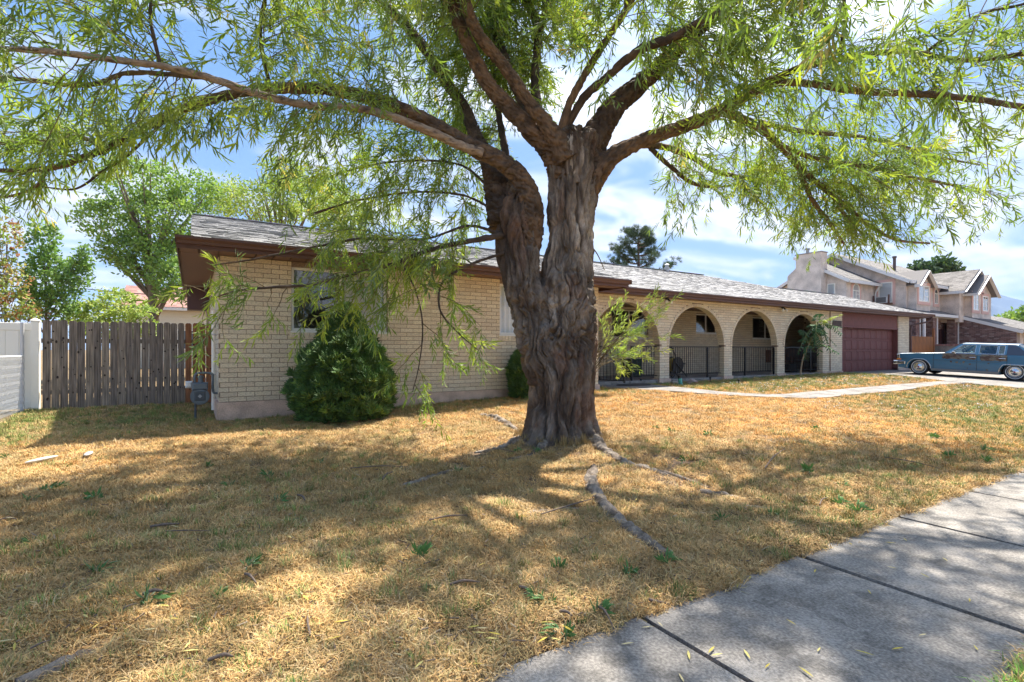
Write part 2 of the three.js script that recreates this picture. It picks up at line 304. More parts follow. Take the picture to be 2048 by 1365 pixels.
// one course after another; axis 'x' looks to +z, axis 'z' looks to -x, 'w' looks to +x; spans(y) gives the stretches of wall at that height
function brickwork(wall, axis, plane, y0, y1, spans, seed, deepAtEnds = 0) {
  const r = rng(seed), n = Math.round((y1 - y0) / COURSE), BL = 0.288;
  for (let k = 0; k < n; k++) {
    const ya = y0 + k * COURSE + 0.0055, yb = y0 + (k + 1) * COURSE - 0.0055, off = (k % 2) * BL / 2;
    for (const [a, b] of spans((ya + yb) / 2)) {
      let s = Math.floor((a - off) / BL) * BL + off;
      for (; s < b - 0.02; s += BL) {
        const s0 = Math.max(a, s) + 0.0055, s1 = Math.min(b, s + BL) - 0.0055; if (s1 - s0 < 0.025) continue;
        const edge = (s <= a + 0.001 || s + BL >= b - 0.001) ? deepAtEnds : 0;
        const out = (r() - 0.5) * 0.004, t = Math.floor(r() * 7), mid = (s0 + s1) / 2;
        const pos = axis === 'x' ? V(mid, (ya + yb) / 2, plane + out) : V(plane + out * (axis === 'z' ? -1 : 1), (ya + yb) / 2, mid);
        allBricks.push({ wall, axis, len: Math.round((s1 - s0) * 500) / 500, h: yb - ya, pos, t, dep: edge || 0.03, d: pos.distanceTo(EYE) });
      }
    }
  }
}
function brickGeo(b, u0 = 0, v0 = 0) {
  const c = tones[b.t], g = b.axis === 'x' ? box(-b.len / 2, b.len / 2, -b.h / 2, b.h / 2, -b.dep, 0) : b.axis === 'z' ? box(0, b.dep, -b.h / 2, b.h / 2, -b.len / 2, b.len / 2) : box(-b.dep, 0, -b.h / 2, b.h / 2, -b.len / 2, b.len / 2);
  const u = g.attributes.uv; for (let i = 0; i < u.count; i++) u.setXY(i, u.getX(i) + u0, u.getY(i) + v0);
  return prep(g, c);
}
function layBricks(th, most = 300) {
  const list = allBricks.splice(0).sort((a, b) => a.d - b.d), cache = new Map(), rest = new Map();
  list.forEach((b, i) => {
    if (i < most) { const key = [b.axis, b.len, b.t, b.dep].join(); if (!cache.has(key)) cache.set(key, brickGeo(b, b.t * 0.37, b.len * 7)); piece(b.wall, 'brick', cache.get(key), matBrick, b.pos); }
    else { if (!rest.has(b.wall)) rest.set(b.wall, []); rest.get(b.wall).push(brickGeo(b, b.pos.x + b.pos.z, b.pos.y * 3).translate(b.pos.x, b.pos.y, b.pos.z)); }
  });
  for (const [wall, gs] of rest) part(wall, 'brickwork', merge(gs), matBrick, { kind: 'stuff' });
}
// upright board with rectangular holes, outline in (x, y), looking to +z
function panelZ(x0, x1, y0, y1, holes, z, depth) {
  const s = new THREE.Shape([[x0, y0], [x1, y0], [x1, y1], [x0, y1]].map(a => new THREE.Vector2(...a)));
  for (const h of holes) s.holes.push(new THREE.Path(h.map(a => new THREE.Vector2(...a))));
  return boxUV(new THREE.ExtrudeGeometry(s, { depth, bevelEnabled: false }).translate(0, 0, z - depth));
}
const rect = (x0, x1, y0, y1) => [[x0, y0], [x1, y0], [x1, y1], [x0, y1]];
const cut = (a, b, holes) => { let out = [[a, b]]; for (const [h0, h1] of holes) out = out.flatMap(([p, q]) => h1 <= p || h0 >= q ? [[p, q]] : [[p, h0], [h1, q]].filter(([m, n]) => n - m > 0.03)); return out; };

// ---- wing
const W1 = [1.66, 3.59, 1.79, 3.05], W2 = [6.43, 8.25, 1.79, 3.05];
const wingWall = part(house, 'wall', merge([panelZ(WX0 + 0.01, WX1 - 0.01, FT, SOF, [W1, W2].map(w => rect(w[0], w[1], w[2], w[3])), WZ - 0.009, 0.22)]), matMortar);
brickwork(wingWall, 'x', WZ, FT, SOF, y => cut(WX0, WX1, [W1, W2].filter(w => y > w[2] - 0.1 && y < w[3] + 0.1).map(w => [w[0], w[1]])), 11, 0.15);
const sideWall = part(house, 'wall', box(WX0 + 0.009, WX0 + 0.2, FT, SOF, -20.9, WZ - 0.24), matMortar);
brickwork(sideWall, 'z', WX0, FT, SOF, () => [[-17, WZ - 0.16]], 12);
const wingEnd = part(house, 'wall', box(WX1 - 0.2, WX1 - 0.009, FT, SOF, AZ - 0.3, WZ - 0.24), matMortar);
brickwork(wingEnd, 'w', WX1, FT, SOF, () => [[AZ, WZ - 0.16]], 13);
part(house, 'foundation', merge([box(WX0 - 0.03, WX1 + 0.03, -0.2, FT - 0.004, WZ - 0.3, WZ + 0.025), box(WX0 - 0.032, WX0 + 0.2, -0.2, FT - 0.006, -20.9, WZ - 0.302), box(WX1 - 0.2, WX1 + 0.032, -0.2, FT - 0.006, AZ - 0.2, WZ - 0.302)]), matFound);

// ---- arcade
const ARCH = [[10.32, 13.30], [13.77, 16.74], [17.22, 20.18], [20.72, 23.70]], SPR = 1.56, APX = 2.94, RING = 0.1, SLAB = 0.40;
const archAt = (y, grow = 0) => ARCH.map(([a, b]) => { const m = (a + b) / 2, hw = (b - a) / 2 + (y > SPR ? grow : 0); if (y <= SPR) return [m - hw, m + hw]; const k = (y - SPR) / (APX - SPR + grow); return k >= 1 ? null : [m - hw * Math.sqrt(1 - k * k), m + hw * Math.sqrt(1 - k * k)]; }).filter(Boolean);
{
  const s = new THREE.Shape(); // piers and spandrels in one outline, open below the arches
  s.moveTo(WX1, FT); for (const [a, b] of ARCH) { const m = (a + b) / 2, hw = (b - a) / 2 + 0.012; s.lineTo(m - hw, FT); for (let i = 36; i >= 0; i--) { const t = i / 36 * Math.PI; s.lineTo(m + hw * Math.cos(t), SPR + (APX - SPR + 0.012) * Math.sin(t)); } s.lineTo(m + hw, FT); }
  s.lineTo(AX1 - 0.01, FT); s.lineTo(AX1 - 0.01, SOF); s.lineTo(WX1, SOF); s.closePath();
  const arcade = part(house, 'arcade_wall', boxUV(new THREE.ExtrudeGeometry(s, { depth: 0.232, bevelEnabled: false }).translate(0, 0, AZ - 0.241)), matMortar);
  brickwork(arcade, 'x', AZ, FT, SOF, y => cut(WX1, AX1, archAt(y, RING)), 14, 0.25);
  const r = rng(77);
  for (const [a, b] of ARCH) { // ring of bricks on edge round each arch, as deep as the wall
    const m = (a + b) / 2, hw = (b - a) / 2, hh = APX - SPR, list = []; let t = 0.02;
    while (t < Math.PI - 0.01) {
      const dx = -hw * Math.sin(t), dy = hh * Math.cos(t), w = 0.088, step = w / Math.hypot(dx, dy);
      const tm = t + step / 2, cx = m + hw * Math.cos(tm), cy = SPR + hh * Math.sin(tm), nx = Math.cos(tm) / hw, ny = Math.sin(tm) / hh, a2 = Math.atan2(ny, nx);
      const g = box(-0.004, RING + (r() - 0.5) * 0.004, -w / 2 + 0.005, w / 2 - 0.005, -0.262, 0.006 + (r() - 0.5) * 0.003).rotateZ(a2).translate(cx, cy, AZ);
      list.push(prep(g, tones[Math.floor(r() * 7)])); t += step;
    }
    part(house, 'arch_ring', merge(list), matBrick);
  }
  const piers = [[WX1 - 0.02, 10.36], [13.26, 13.81], [16.70, 17.26], [20.14, 20.76], [23.66, AX1 + 0.03]];
  for (const [a, b] of piers) part(house, 'foundation', box(a, b, -0.1, FT - 0.004, AZ - 0.29, AZ + 0.03), matFound);
  for (const [a, b] of ARCH) part(house, 'porch_step', cbox(a + 0.045, b - 0.045, 0, SLAB, AZ - 0.3, AZ - 0.02, 0.012), matSlab);
}
part(house, 'porch_floor', box(WX1 + 0.04, AX1, 0, SLAB - 0.006, BZ, AZ - 0.31), matSlab);
// ---- wall behind the porch
const BW = [onZ(1224, 613, BZ).x, onZ(1296, 613, BZ).x], BW2 = [onZ(1393, 622, BZ).x, onZ(1436, 622, BZ).x], BW3 = [onZ(1506, 629, BZ).x, onZ(1560, 629, BZ).x];
const holesB = [[...BW, 1.88, 3.0], [...BW2, 2.14, 3.0], [...BW3, 1.95, 3.0]];
const backWall = part(house, 'wall', panelZ(WX1, AX1 + 3, FT - 0.06, SOF, holesB.map(w => rect(...w)), BZ - 0.009, 0.2), matMortar);
brickwork(backWall, 'x', BZ, FT - 0.04, SOF - 0.04, y => cut(WX1, AX1 + 2.9, holesB.filter(w => y > w[2] - 0.05 && y < w[3] + 0.05).map(w => [w[0], w[1]])), 15);
const porchEnd = part(house, 'wall', box(AX1 + 2.1, AX1 + 2.3, SLAB, SOF, BZ + 0.01, AZ - 0.5), matMortar);
brickwork(porchEnd, 'z', AX1 + 2.1, FT, SOF, () => [[BZ, AZ - 0.5]], 16);
// ---- garage pier
const pier = part(house, 'wall', box(PX0 + 0.01, PX1 - 0.01, FT, SOF, AZ - 0.4, AZ - 0.009), matMortar);
brickwork(pier, 'x', AZ, FT, SOF, () => [[PX0, PX1]], 17, 0.12);
part(house, 'foundation', box(PX0 - 0.02, PX1 + 0.03, 0, FT - 0.004, AZ - 0.42, AZ + 0.025), matFound);
layBricks(house);
// ---- remaining walls that close the house
part(house, 'wall', merge([box(WX0 + 0.21, PX1, FT - 0.1, SOF, -21, -20.8), box(PX1 - 0.2, PX1 - 0.01, FT - 0.1, SOF, -20.79, AZ - 0.42), box(AX1 + 0.0, AX1 + 0.12, 0.3, SOF, AZ - 0.5, AZ - 0.26)]), matMortar);

// ---- windows
function windowZ(w, z, opts = {}) {
  const [x0, x1, y0, y1] = w, f = 0.05, zf = z - 0.06, win = sub(house, 'window');
  part(win, 'frame', merge([box(x0, x1, y0, y0 + f, zf - 0.05, zf), box(x0, x1, y1 - f, y1, zf - 0.05, zf), box(x0, x0 + f, y0 + f, y1 - f, zf - 0.05, zf), box(x1 - f, x1, y0 + f, y1 - f, zf - 0.05, zf), box(x0 - 0.02, x1 + 0.02, y0 - 0.035, y0 - 0.002, zf - 0.05, z + 0.012)]), matWhite);
  const m = lerp(x0, x1, opts.split || 0.5);
  part(win, 'mullion', box(m - 0.025, m + 0.025, y0 + f, y1 - f, zf - 0.045, zf - 0.006), matWhite);
  part(win, 'pane', box(x0 + f, m - 0.025, y0 + f, y1 - f, zf - 0.03, zf - 0.024), matGlass);
  part(win, 'pane', box(m + 0.025, x1 - f, y0 + f, y1 - f, zf - 0.036, zf - 0.03), matGlass);
  part(house, 'interior', merge([box(x0 - 0.3, x1 + 0.3, y0 - 0.4, y1 + 0.02, z - 1.6, z - 1.55), box(x0 - 0.3, x0 - 0.25, y0 - 0.4, y1 + 0.02, z - 1.55, z - 0.23), box(x1 + 0.25, x1 + 0.3, y0 - 0.4, y1 + 0.02, z - 1.55, z - 0.23), box(x0 - 0.3, x1 + 0.3, y1 + 0.02, y1 + 0.06, z - 1.6, z - 0.23), box(x0 - 0.3, x1 + 0.3, y0 - 0.45, y0 - 0.4, z - 1.6, z - 0.23)]), matRoom);
  for (const [a, b] of opts.curtain_reflection || []) {
    const xa = lerp(x0, x1, a), xb = lerp(x0, x1, b), pts = []; const n = Math.round((xb - xa) / 0.025);
    for (let i = 0; i <= n; i++) pts.push([lerp(xa, xb, i / n), z - 0.26 + 0.022 * Math.sin(i * 1.25) + 0.012 * Math.sin(i * 0.5)]);
    const s = new THREE.Shape([...pts, ...pts.slice().reverse().map(([x, q]) => [x, q - 0.006])].map(q => new THREE.Vector2(...q)));
    part(win, 'curtain_reflection', new THREE.ExtrudeGeometry(s, { depth: y1 - y0 + 0.04, bevelEnabled: false }).rotateX(Math.PI / 2).scale(1, 1, 1).translate(0, y1 + 0.01, 0), matCurtainReflection);
  }
  // bricks on edge under the window
  const r = rng(Math.round(x0 * 100)), list = [];
  for (let x = x0 - 0.04; x < x1 + 0.02; x += 0.092) list.push(prep(box(x + 0.004, x + 0.088, y0 - 0.135, y0 - 0.036, z - 0.1, z + 0.02 + r() * 0.004), tones[Math.floor(r() * 7)]));
  part(win, 'sill', merge(list), matBrick);
  return win;
}
windowZ(W1, WZ, { curtain_reflection: [[0.56, 0.99]], split: 0.5 });  // pale curtain added behind the right half to stand for a bright reflection
windowZ(W2, WZ, { curtain_reflection: [[0.0, 0.98]], split: 0.5 });
for (const w of holesB) windowZ(w, BZ, { curtain_reflection: [] });
part(house, 'header_board', merge([W1, W2].map(w => box(w[0] + 0.002, w[1] - 0.002, w[3] + 0.002, SOF - 0.003, WZ - 0.12, WZ - 0.03))), matBrown);

// ---- eaves: soffit boards, fascia, gutters
const EZ = -10.25, MZ = -11.45, LX = -0.23, RX = 34.1, WR = 10.2;
{
  const sof = sub(house, 'soffit');
  for (let x = LX + 0.03; x < WR - 0.05; x += 0.3) part(sof, 'soffit_panel', box(x + 0.012, Math.min(x + 0.288, WR - 0.03), SOF + 0.004, SOF + 0.02, EZ - 0.58, EZ - 0.02), matSoffit);
  part(sof, 'soffit_bed', box(LX + 0.02, WR - 0.02, SOF + 0.05, SOF + 0.07, EZ - 0.6, EZ - 0.02), matBrown);
  for (let z = EZ - 0.62; z > -16.2; z -= 0.13) part(sof, 'soffit_board', box(LX + 0.03, WX0 - 0.005, SOF + 0.004, SOF + 0.018, z - 0.112, z), matSoffit);
  part(sof, 'soffit_bed', box(LX + 0.02, WX0 + 0.1, SOF + 0.05, SOF + 0.07, -20.9, EZ - 0.61), matBrown);
  part(sof, 'soffit_bed', box(WX1 + 0.01, RX - 0.02, SOF + 0.004, SOF + 0.03, AZ + 0.01, MZ - 0.02), matSoffit);
  part(sof, 'porch_ceiling', box(WX1 + 0.01, AX1 + 2.3, SOF + 0.006, SOF + 0.03, BZ, AZ), matSoffit);
  part(sof, 'soffit_bed', box(PX1, RX - 0.02, SOF + 0.005, SOF + 0.03, -20.9, AZ), matSoffit);
  part(house, 'fascia', merge([box(LX, WR, SOF - 0.02, 3.31, EZ - 0.02, EZ), box(LX, LX + 0.02, SOF - 0.02, 3.308, -20.9, EZ - 0.02), box(WR - 0.02, WR, SOF - 0.02, 3.308, -11.44, EZ - 0.02), box(WR + 0.002, RX, SOF - 0.02, 3.308, MZ - 0.02, MZ), box(RX - 0.02, RX, SOF - 0.02, 3.306, -20.9, MZ - 0.021), box(9.66, WR - 0.002, SOF - 0.018, 3.306, MZ - 0.018, MZ - 0.001), box(LX + 0.02, 0.12, 3.305, 3.318, -20.9, EZ - 0.02)]), matBrown);
  const prof = [[0.001, 0], [0.075, 0.0], [0.085, 0.045], [0.12, 0.085], [0.12, 0.125], [0.108, 0.125], [0.108, 0.09], [0.07, 0.05], [0.062, 0.012], [0.013, 0.012], [0.013, 0.125], [0.001, 0.125]];
  const gut = (x0, x1, z) => new THREE.ExtrudeGeometry(new THREE.Shape(prof.map(([a, b]) => new THREE.Vector2(-a, b))), { depth: x1 - x0, bevelEnabled: false }).rotateY(Math.PI / 2).translate(x0, 3.2, z);
  part(house, 'gutter', merge([gut(LX - 0.01, WR, EZ)]), matBrown); part(house, 'gutter', merge([gut(9.9, RX, MZ)]), matBrown);
  part(house, 'gutter_end', merge([box(WR, WR + 0.004, 3.2, 3.325, EZ, EZ + 0.12), box(LX - 0.014, LX - 0.01, 3.2, 3.325, EZ, EZ + 0.12), box(RX, RX + 0.004, 3.2, 3.325, MZ, MZ + 0.12)]), matBrown);
  // short downpipe from the end of the porch gutter to the wing
  part(house, 'downspout', pathTube([V(10.0, 3.2, MZ + 0.06), V(9.97, 3.08, MZ + 0.03), V(9.74, 2.95, AZ + 0.12), V(9.7, 2.9, AZ + 0.05)], 0.035, 8), matBrown);
  part(house, 'downspout', pathTube([V(RX - 0.25, 3.2, MZ + 0.06), V(RX - 0.28, 3.0, MZ), V(32.75, 2.72, AZ + 0.08), V(32.56, 2.6, AZ + 0.06), V(32.55, 1.5, AZ + 0.06), V(32.55, 0.4, AZ + 0.06)], 0.045, 8), matBrown);
}
// ---- roof: sheet plus shingle tabs laid in courses
const RZ = -15.8, RY = 4.94, wingSlope = (RY - 3.325) / (EZ - RZ), mainSlope = (RY - 3.325) / (MZ - RZ);
const roofMain = z => 3.325 + mainSlope * (MZ - z), roofWing = z => 3.325 + wingSlope * (EZ - z);
const matShingle = new THREE.MeshStandardMaterial({ vertexColors: true, roughness: 0.95, map: rep(speckTex, 2.2) });
{
  const roof = sub(house, 'roof'), up = (f, list) => list.map(([x, z]) => V(x, f(z), z));
  const sheet = (pts, th = 0.03) => { const top = poly(pts), bot = poly(pts.map(p => p.clone().setY(p.y - th)).reverse()); return merge([top, bot]); };
  const wingPoly = [[-0.02, EZ + 0.03], [WR + 0.02, EZ + 0.03], [WR + 0.02, RZ], [-0.02, RZ]];
  const mainPoly = [[WR + 0.021, MZ + 0.03], [RX + 0.03, MZ + 0.03], [30, -14.5], [24.6, -14.5], [20.4, RZ], [WR + 0.021, RZ]];
  part(roof, 'decking', merge([sheet(up(roofWing, wingPoly)), sheet(up(roofMain, mainPoly))]), mat([0.13, 0.13, 0.135], 0.95));
  // far slopes
  part(roof, 'far_slope', merge([
    sheet([V(20.4, RY, RZ), V(-0.02, RY, RZ), V(-0.02, 3.33, -21.3), V(20.4, 3.33, -21.3)]),
    sheet([V(20.4, RY, RZ), V(20.4, 3.33, -21.3), V(24.6, 4.45, -17.1), V(24.6, 4.45, -14.5)]),
    sheet([V(30, 4.45, -14.5), V(24.6, 4.45, -14.5), V(24.6, 3.33, -19), V(RX, 3.33, -19)]),
    sheet([V(30, 4.45, -14.5), V(RX + 0.02, 3.33, -19), V(RX + 0.03, 3.325, MZ + 0.03)]),
    sheet([V(20.4, 3.33, -21.3), V(34, 3.33, -21.3), V(34, 3.33, -19), V(24.6, 3.33, -19), V(24.6, 4.4, -17)])]), mat([0.2, 0.2, 0.205], 0.95));
  part(roof, 'rake_cheek', merge([prep(prism([[EZ + 0.02, 3.31], [RZ, RY - 0.04], [RZ, roofMain(RZ) - 0.2], [MZ, 3.31]].map(([z, y]) => [-z, y]), 0.02).rotateY(Math.PI / 2).translate(WR - 0.02, 0, 0)),
    prep(prism([[-EZ, 3.3], [15.8, RY - 0.05], [21.2, 3.3]], 0.02).rotateY(Math.PI / 2).translate(0.12, 0, 0))]), matBrown);
  const inside = (pl, x, z) => { let c = false; for (let i = 0, j = pl.length - 1; i < pl.length; j = i++) if ((pl[i][1] > z) !== (pl[j][1] > z) && x < (pl[j][0] - pl[i][0]) * (z - pl[i][1]) / (pl[j][1] - pl[i][1]) + pl[i][0]) c = !c; return c; };
  const r = rng(21), all = [];
  for (const [pl, f, slope, e, x0, x1] of [[wingPoly, roofWing, wingSlope, EZ + 0.04, -0.02, WR + 0.02], [mainPoly, roofMain, mainSlope, MZ + 0.04, WR + 0.021, RX]]) {
    const run = 0.143 / Math.hypot(1, slope), ang = Math.atan(slope);
    for (let k = 0; e - k * run > RZ + 0.1; k++) {
      const zc = e - (k + 0.5) * run; let x = x0 - r() * 0.3;
      while (x < x1) {
        const w = 0.16 + 0.2 * r(), xa = Math.max(x, x0), xb = Math.min(x + w, x1), mx = (xa + xb) / 2; x += w;
        if (xb - xa < 0.03 || !inside(pl, mx, zc)) continue;
        const th = 0.008 + 0.009 * (r() < 0.5 ? 1 : 0) + r() * 0.003, k2 = (0.72 + 0.6 * r()) * (1 + 0.25 * fbm(mx * 0.5, zc * 0.5, 4, 2)), warm = r();
        all.push({ mx, zc, w: xb - xa - 0.006, th, y: f(zc), ang, c: [0.33 * k2, 0.325 * k2 * (1 - 0.01 * warm), (0.335 - 0.02 * warm) * k2], d: V(mx, f(zc), zc).distanceTo(EYE) });
      }
    }
  }
  all.sort((a, b) => a.d - b.d);
  const tab = s => { const g = new THREE.BoxGeometry(s.w, s.th, 0.15); const p = g.attributes.position; for (let i = 0; i < p.count; i++) if (p.getZ(i) < 0) p.setY(i, p.getY(i) * 0.2 - s.th * 0.35); return prep(boxUV(g).rotateX(s.ang), s.c); };
  all.slice(0, 300).forEach(s => piece(roof, 'shingle', tab(s), matShingle, V(s.mx, s.y + s.th / 2 + 0.004, s.zc)));
  part(roof, 'shingles', merge(all.slice(300).map(s => tab(s).translate(s.mx, s.y + s.th / 2 + 0.004, s.zc))), matShingle, { kind: 'stuff' });
  // ridge caps
  const caps = []; for (let x = 0; x < 20.3; x += 0.26) caps.push(prep(box(x, x + 0.25, RY + 0.006, RY + 0.03, RZ - 0.12, RZ + 0.12), [0.3, 0.3, 0.31].map(c => c * (0.8 + 0.4 * r()))));
  for (let x = 24.6; x < 30; x += 0.26) caps.push(prep(box(x, x + 0.25, 4.45 + 0.006, 4.48, -14.62, -14.38), [0.3, 0.3, 0.31].map(c => c * (0.8 + 0.4 * r()))));
  part(roof, 'ridge_cap', merge(caps), matShingle);
  // flues
  const onRoof = (px, py) => { let p = onZ(px, py, -14); for (let i = 0; i < 30; i++) { const rr = ray(px, py), e = 1.41 + rr.y * (p.z / rr.z) - roofMain(p.z); p = onZ(px, py, p.z + e * 0.9); } return p; };
  const a = onZ(1334, 543, -15.7), b = onRoof(1374.5, 562);
  part(house, 'flue', merge([cyl(V(a.x, 4.7, a.z), V(a.x, 5.02, a.z), 0.085, 0.085, 14), cyl(V(a.x, 5.02, a.z), V(a.x, 5.08, a.z), 0.12, 0.12, 14), cyl(V(a.x, 5.1, a.z), V(a.x, 5.2, a.z), 0.075, 0.075, 14), cyl(V(a.x, 5.2, a.z), V(a.x, 5.24, a.z), 0.13, 0.05, 14)]), mat([0.42, 0.42, 0.43], 0.4, { metalness: 0.7 }));
  part(house, 'vent_pipe', merge([cyl(b.clone().setY(b.y - 0.1), b.clone().setY(b.y + 0.33), 0.045, 0.045, 12), cyl(b.clone().setY(b.y + 0.0), b.clone().setY(b.y + 0.04), 0.1, 0.06, 12)]), matBlack);
}
// rear patio beam seen past the side wall
part(house, 'patio_beam', box(-0.12, 0.4, 2.5, 3.12, -16.9, -16.4), matBrown);
// ---- garage front
{
  const DZ = AZ - 0.3, x0 = AX1 + 0.14, x1 = PX0 - 0.01, y0 = 0.31, y1 = 2.46;
  const bat = []; for (let x = AX1 + 0.02; x < PX0 - 0.02; x += 0.1) bat.push(box(x, Math.min(x + 0.092, PX0 - 0.01), y1 + 0.06, SOF, AZ - 0.07, AZ - 0.04));
  part(house, 'garage_header', merge([box(AX1 + 0.01, PX0, y1 + 0.05, SOF, AZ - 0.2, AZ - 0.072), ...bat, box(AX1 + 0.005, PX0 + 0.0, y1 - 0.01, y1 + 0.05, AZ - 0.14, AZ - 0.01)]), matMaroon);
  part(house, 'garage_jamb', merge([box(AX1 + 0.0, AX1 + 0.135, y0, y1 - 0.012, DZ - 0.1, AZ - 0.02), box(x1 - 0.01, PX0 + 0.005, y0, y1 - 0.012, DZ - 0.1, AZ - 0.03)]), matMaroon);
  const door = sub(house, 'garage_door'); part(door, 'door_leaf', box(x0, x1 - 0.012, y0, y1 - 0.012, DZ - 0.06, DZ), matMaroon);
  const cols = 9, rows = 4, cw = (x1 - x0) / cols, rh = (y1 - y0 - 0.02) / rows, pg = cbox(-cw / 2 + 0.07, cw / 2 - 0.07, -rh / 2 + 0.055, rh / 2 - 0.055, 0.0, 0.04, 0.02);
  for (let i = 0; i < cols; i++) for (let j = 0; j < rows; j++) piece(door, 'panel', pg, matMaroon, V(x0 + (i + 0.5) * cw, y0 + (j + 0.5) * rh, DZ + 0.0));
  const rails = []; for (let j = 0; j <= rows; j++) rails.push(box(x0 + 0.001, x1 - 0.013, Math.max(y0, y0 + j * rh - 0.04), Math.min(y1 - 0.014, y0 + j * rh + 0.04), DZ, DZ + 0.03));
  for (let i = 0; i <= cols; i++) for (let j = 0; j < rows; j++) rails.push(box(Math.max(x0 + 0.002, x0 + i * cw - 0.045), Math.min(x1 - 0.014, x0 + i * cw + 0.045), y0 + j * rh + 0.041, y0 + (j + 1) * rh - 0.041, DZ, DZ + 0.027));
  part(door, 'rail', merge(rails), matMaroon);
  part(house, 'conduit', cyl(V(onZ(1660, 650, AZ).x, 0.45, AZ + 0.02), V(onZ(1660, 650, AZ).x, 3.14, AZ + 0.02), 0.018, 0.018, 8), mat([0.16, 0.07, 0.045], 0.6));
}
// ---- plaque and eave lamps
{
  const a = onZ(1665, 642, AZ), b = onZ(1683, 653, AZ);
  const pq = thing('house_plaque', 'dark brown wooden plaque fixed to the brick pier beside the garage', 'plaque', V((a.x + b.x) / 2, b.y, AZ));
  part(pq, 'board', cbox(a.x, b.x, b.y, a.y, AZ + 0.001, AZ + 0.03, 0.008), mat([0.07, 0.028, 0.018], 0.6, { map: rep(woodTex, 1) }));
  part(pq, 'rim', merge([box(a.x - 0.015, b.x + 0.015, a.y + 0.001, a.y + 0.02, AZ + 0.001, AZ + 0.036), box(a.x - 0.015, b.x + 0.015, b.y - 0.02, b.y - 0.001, AZ + 0.001, AZ + 0.036)]), mat([0.045, 0.018, 0.012], 0.5));
  for (const [px, where] of [[1566, 'above the pier left of the sapling arch'], [1334, 'above the first porch pier beside the open gate']]) {
    const c = onZ(px, 612, AZ + 0.12), t = thing('floodlight', `twin bulb eave floodlight mounted ${where}`, 'floodlight', V(c.x, 2.9, c.z), 'twin floodlights under the eaves');
    part(t, 'base_plate', cyl(V(c.x, SOF + 0.003, c.z), V(c.x, SOF - 0.035, c.z), 0.06, 0.06, 12), matBlack);
    for (const s of [-1, 1]) { part(t, 'neck', cyl(V(c.x + s * 0.03, SOF - 0.03, c.z), V(c.x + s * 0.09, SOF - 0.09, c.z + 0.05), 0.025, 0.035, 10), matBlack); part(t, 'bulb', new THREE.SphereGeometry(0.055, 14, 10).scale(1, 1.25, 1).translate(c.x + s * 0.12, SOF - 0.14, c.z + 0.08), mat([0.75, 0.74, 0.7], 0.25)); }
  }
}

// ================================================================ the willow
const willow = thing('willow_tree', 'old willow with furrowed split trunk and wide drooping crown on the dry lawn', 'tree', V(TREE.x, 0.1, TREE.z));
const matBark = new THREE.MeshStandardMaterial({ vertexColors: true, roughness: 0.95, map: rep(grainTex, 5, 2), bumpMap: rep(grainBump, 6, 2.5), bumpScale: 0.012 });
const barkC = { dark: [0.125, 0.086, 0.06], grey: [0.285, 0.23, 0.18], pale: [0.60, 0.50, 0.40], red: [0.23, 0.12, 0.075], tan: [0.25, 0.158, 0.095] };
function paint(g, f) { const p = g.attributes.position, c = new Float32Array(p.count * 3), v = V(0, 0, 0); for (let i = 0; i < p.count; i++) { v.fromBufferAttribute(p, i); c.set(f(v), i * 3); } g.setAttribute('color', new THREE.BufferAttribute(c, 3)); return g; }
const crack = (x, y, z, w) => { const n = Math.abs(N3(x, y, z)); return Math.exp(-((n / w) ** 2)); };
const trunkDisp = (p, dir, a, s, r) => {
  const swirl = Math.exp(-((p.y - 1.75) ** 2) / 0.3), wq = 0.055 + 0.15 * swirl;
  const x = p.x + wq * fbm(p.x * 3.1, p.y * 2.1, p.z * 3.1, 3) * 2, z = p.z + wq * fbm(p.x * 3.1 + 7, p.y * 2.1, p.z * 3.1, 3) * 2, y = p.y + swirl * 0.35 * fbm(p.x * 4, p.y * 3, p.z * 4 + 4, 2) * 2;
  let d = -0.07 * crack(x * 4.6, y * 0.6, z * 4.6, 0.13) - 0.05 * crack(x * 10 + 5, y * 1.1, z * 10, 0.15) - 0.028 * crack(x * 21, y * 2.3, z * 21 + 3, 0.2);
  d += 0.016 * ridge(x * 9, y * 1.4, z * 9, 2) + 0.017 * ridge(x * 30, y * 3.4, z * 30, 2) + 0.006 * N3(p.x * 60, p.y * 22, p.z * 60);
  d += 0.085 * fbm(p.x * 2.2, p.y * 1.6, p.z * 2.2 + 8, 2);
  const base = p.y - 0.12; d += 0.17 * Math.exp(-Math.max(0, base) / 0.14) * (0.45 + 0.55 * Math.cos(3 * a + 0.6));
  return d + 0.03;
};
const trunkTone = p => {
  const n = fbm(p.x * 2.3, p.y * 1.2, p.z * 2.3, 3), m = fbm(p.x * 9, p.y * 2.5, p.z * 9 + 5, 3), k = 0.85 + 0.5 * m;
  const [qx, qy] = project(p);
  let c = mixc(barkC.dark, barkC.grey, ss(-0.1, 0.45, n + 0.35 * m + 0.12));
  c = mixc(c, barkC.red, 0.55 * ss(0.12, 0.3, fbm(p.x * 3 + 4, p.y * 1.1, p.z * 3, 3)));
  const bare1 = Math.exp(-(((qx - 1165) / 26) ** 2 + ((qy - 455) / 80) ** 2)), bare2 = Math.exp(-(((qx - 1112) / 34) ** 2 + ((qy - 610) / 45) ** 2)), bare3 = Math.exp(-(((qx - 1105) / 20) ** 2 + ((qy - 455) / 70) ** 2));
  c = mixc(c, barkC.pale, clamp(0.95 * bare1 + 0.75 * bare2 + 0.6 * bare3) * ss(-0.25, 0.25, m + 0.15));
  return c.map(v => v * k);
};
const limbPts = list => list.map(([x, y, d]) => P(x, y, d)), limbR = (list, k = 1) => list.map(([, , d, r]) => k * r * d / 1024);
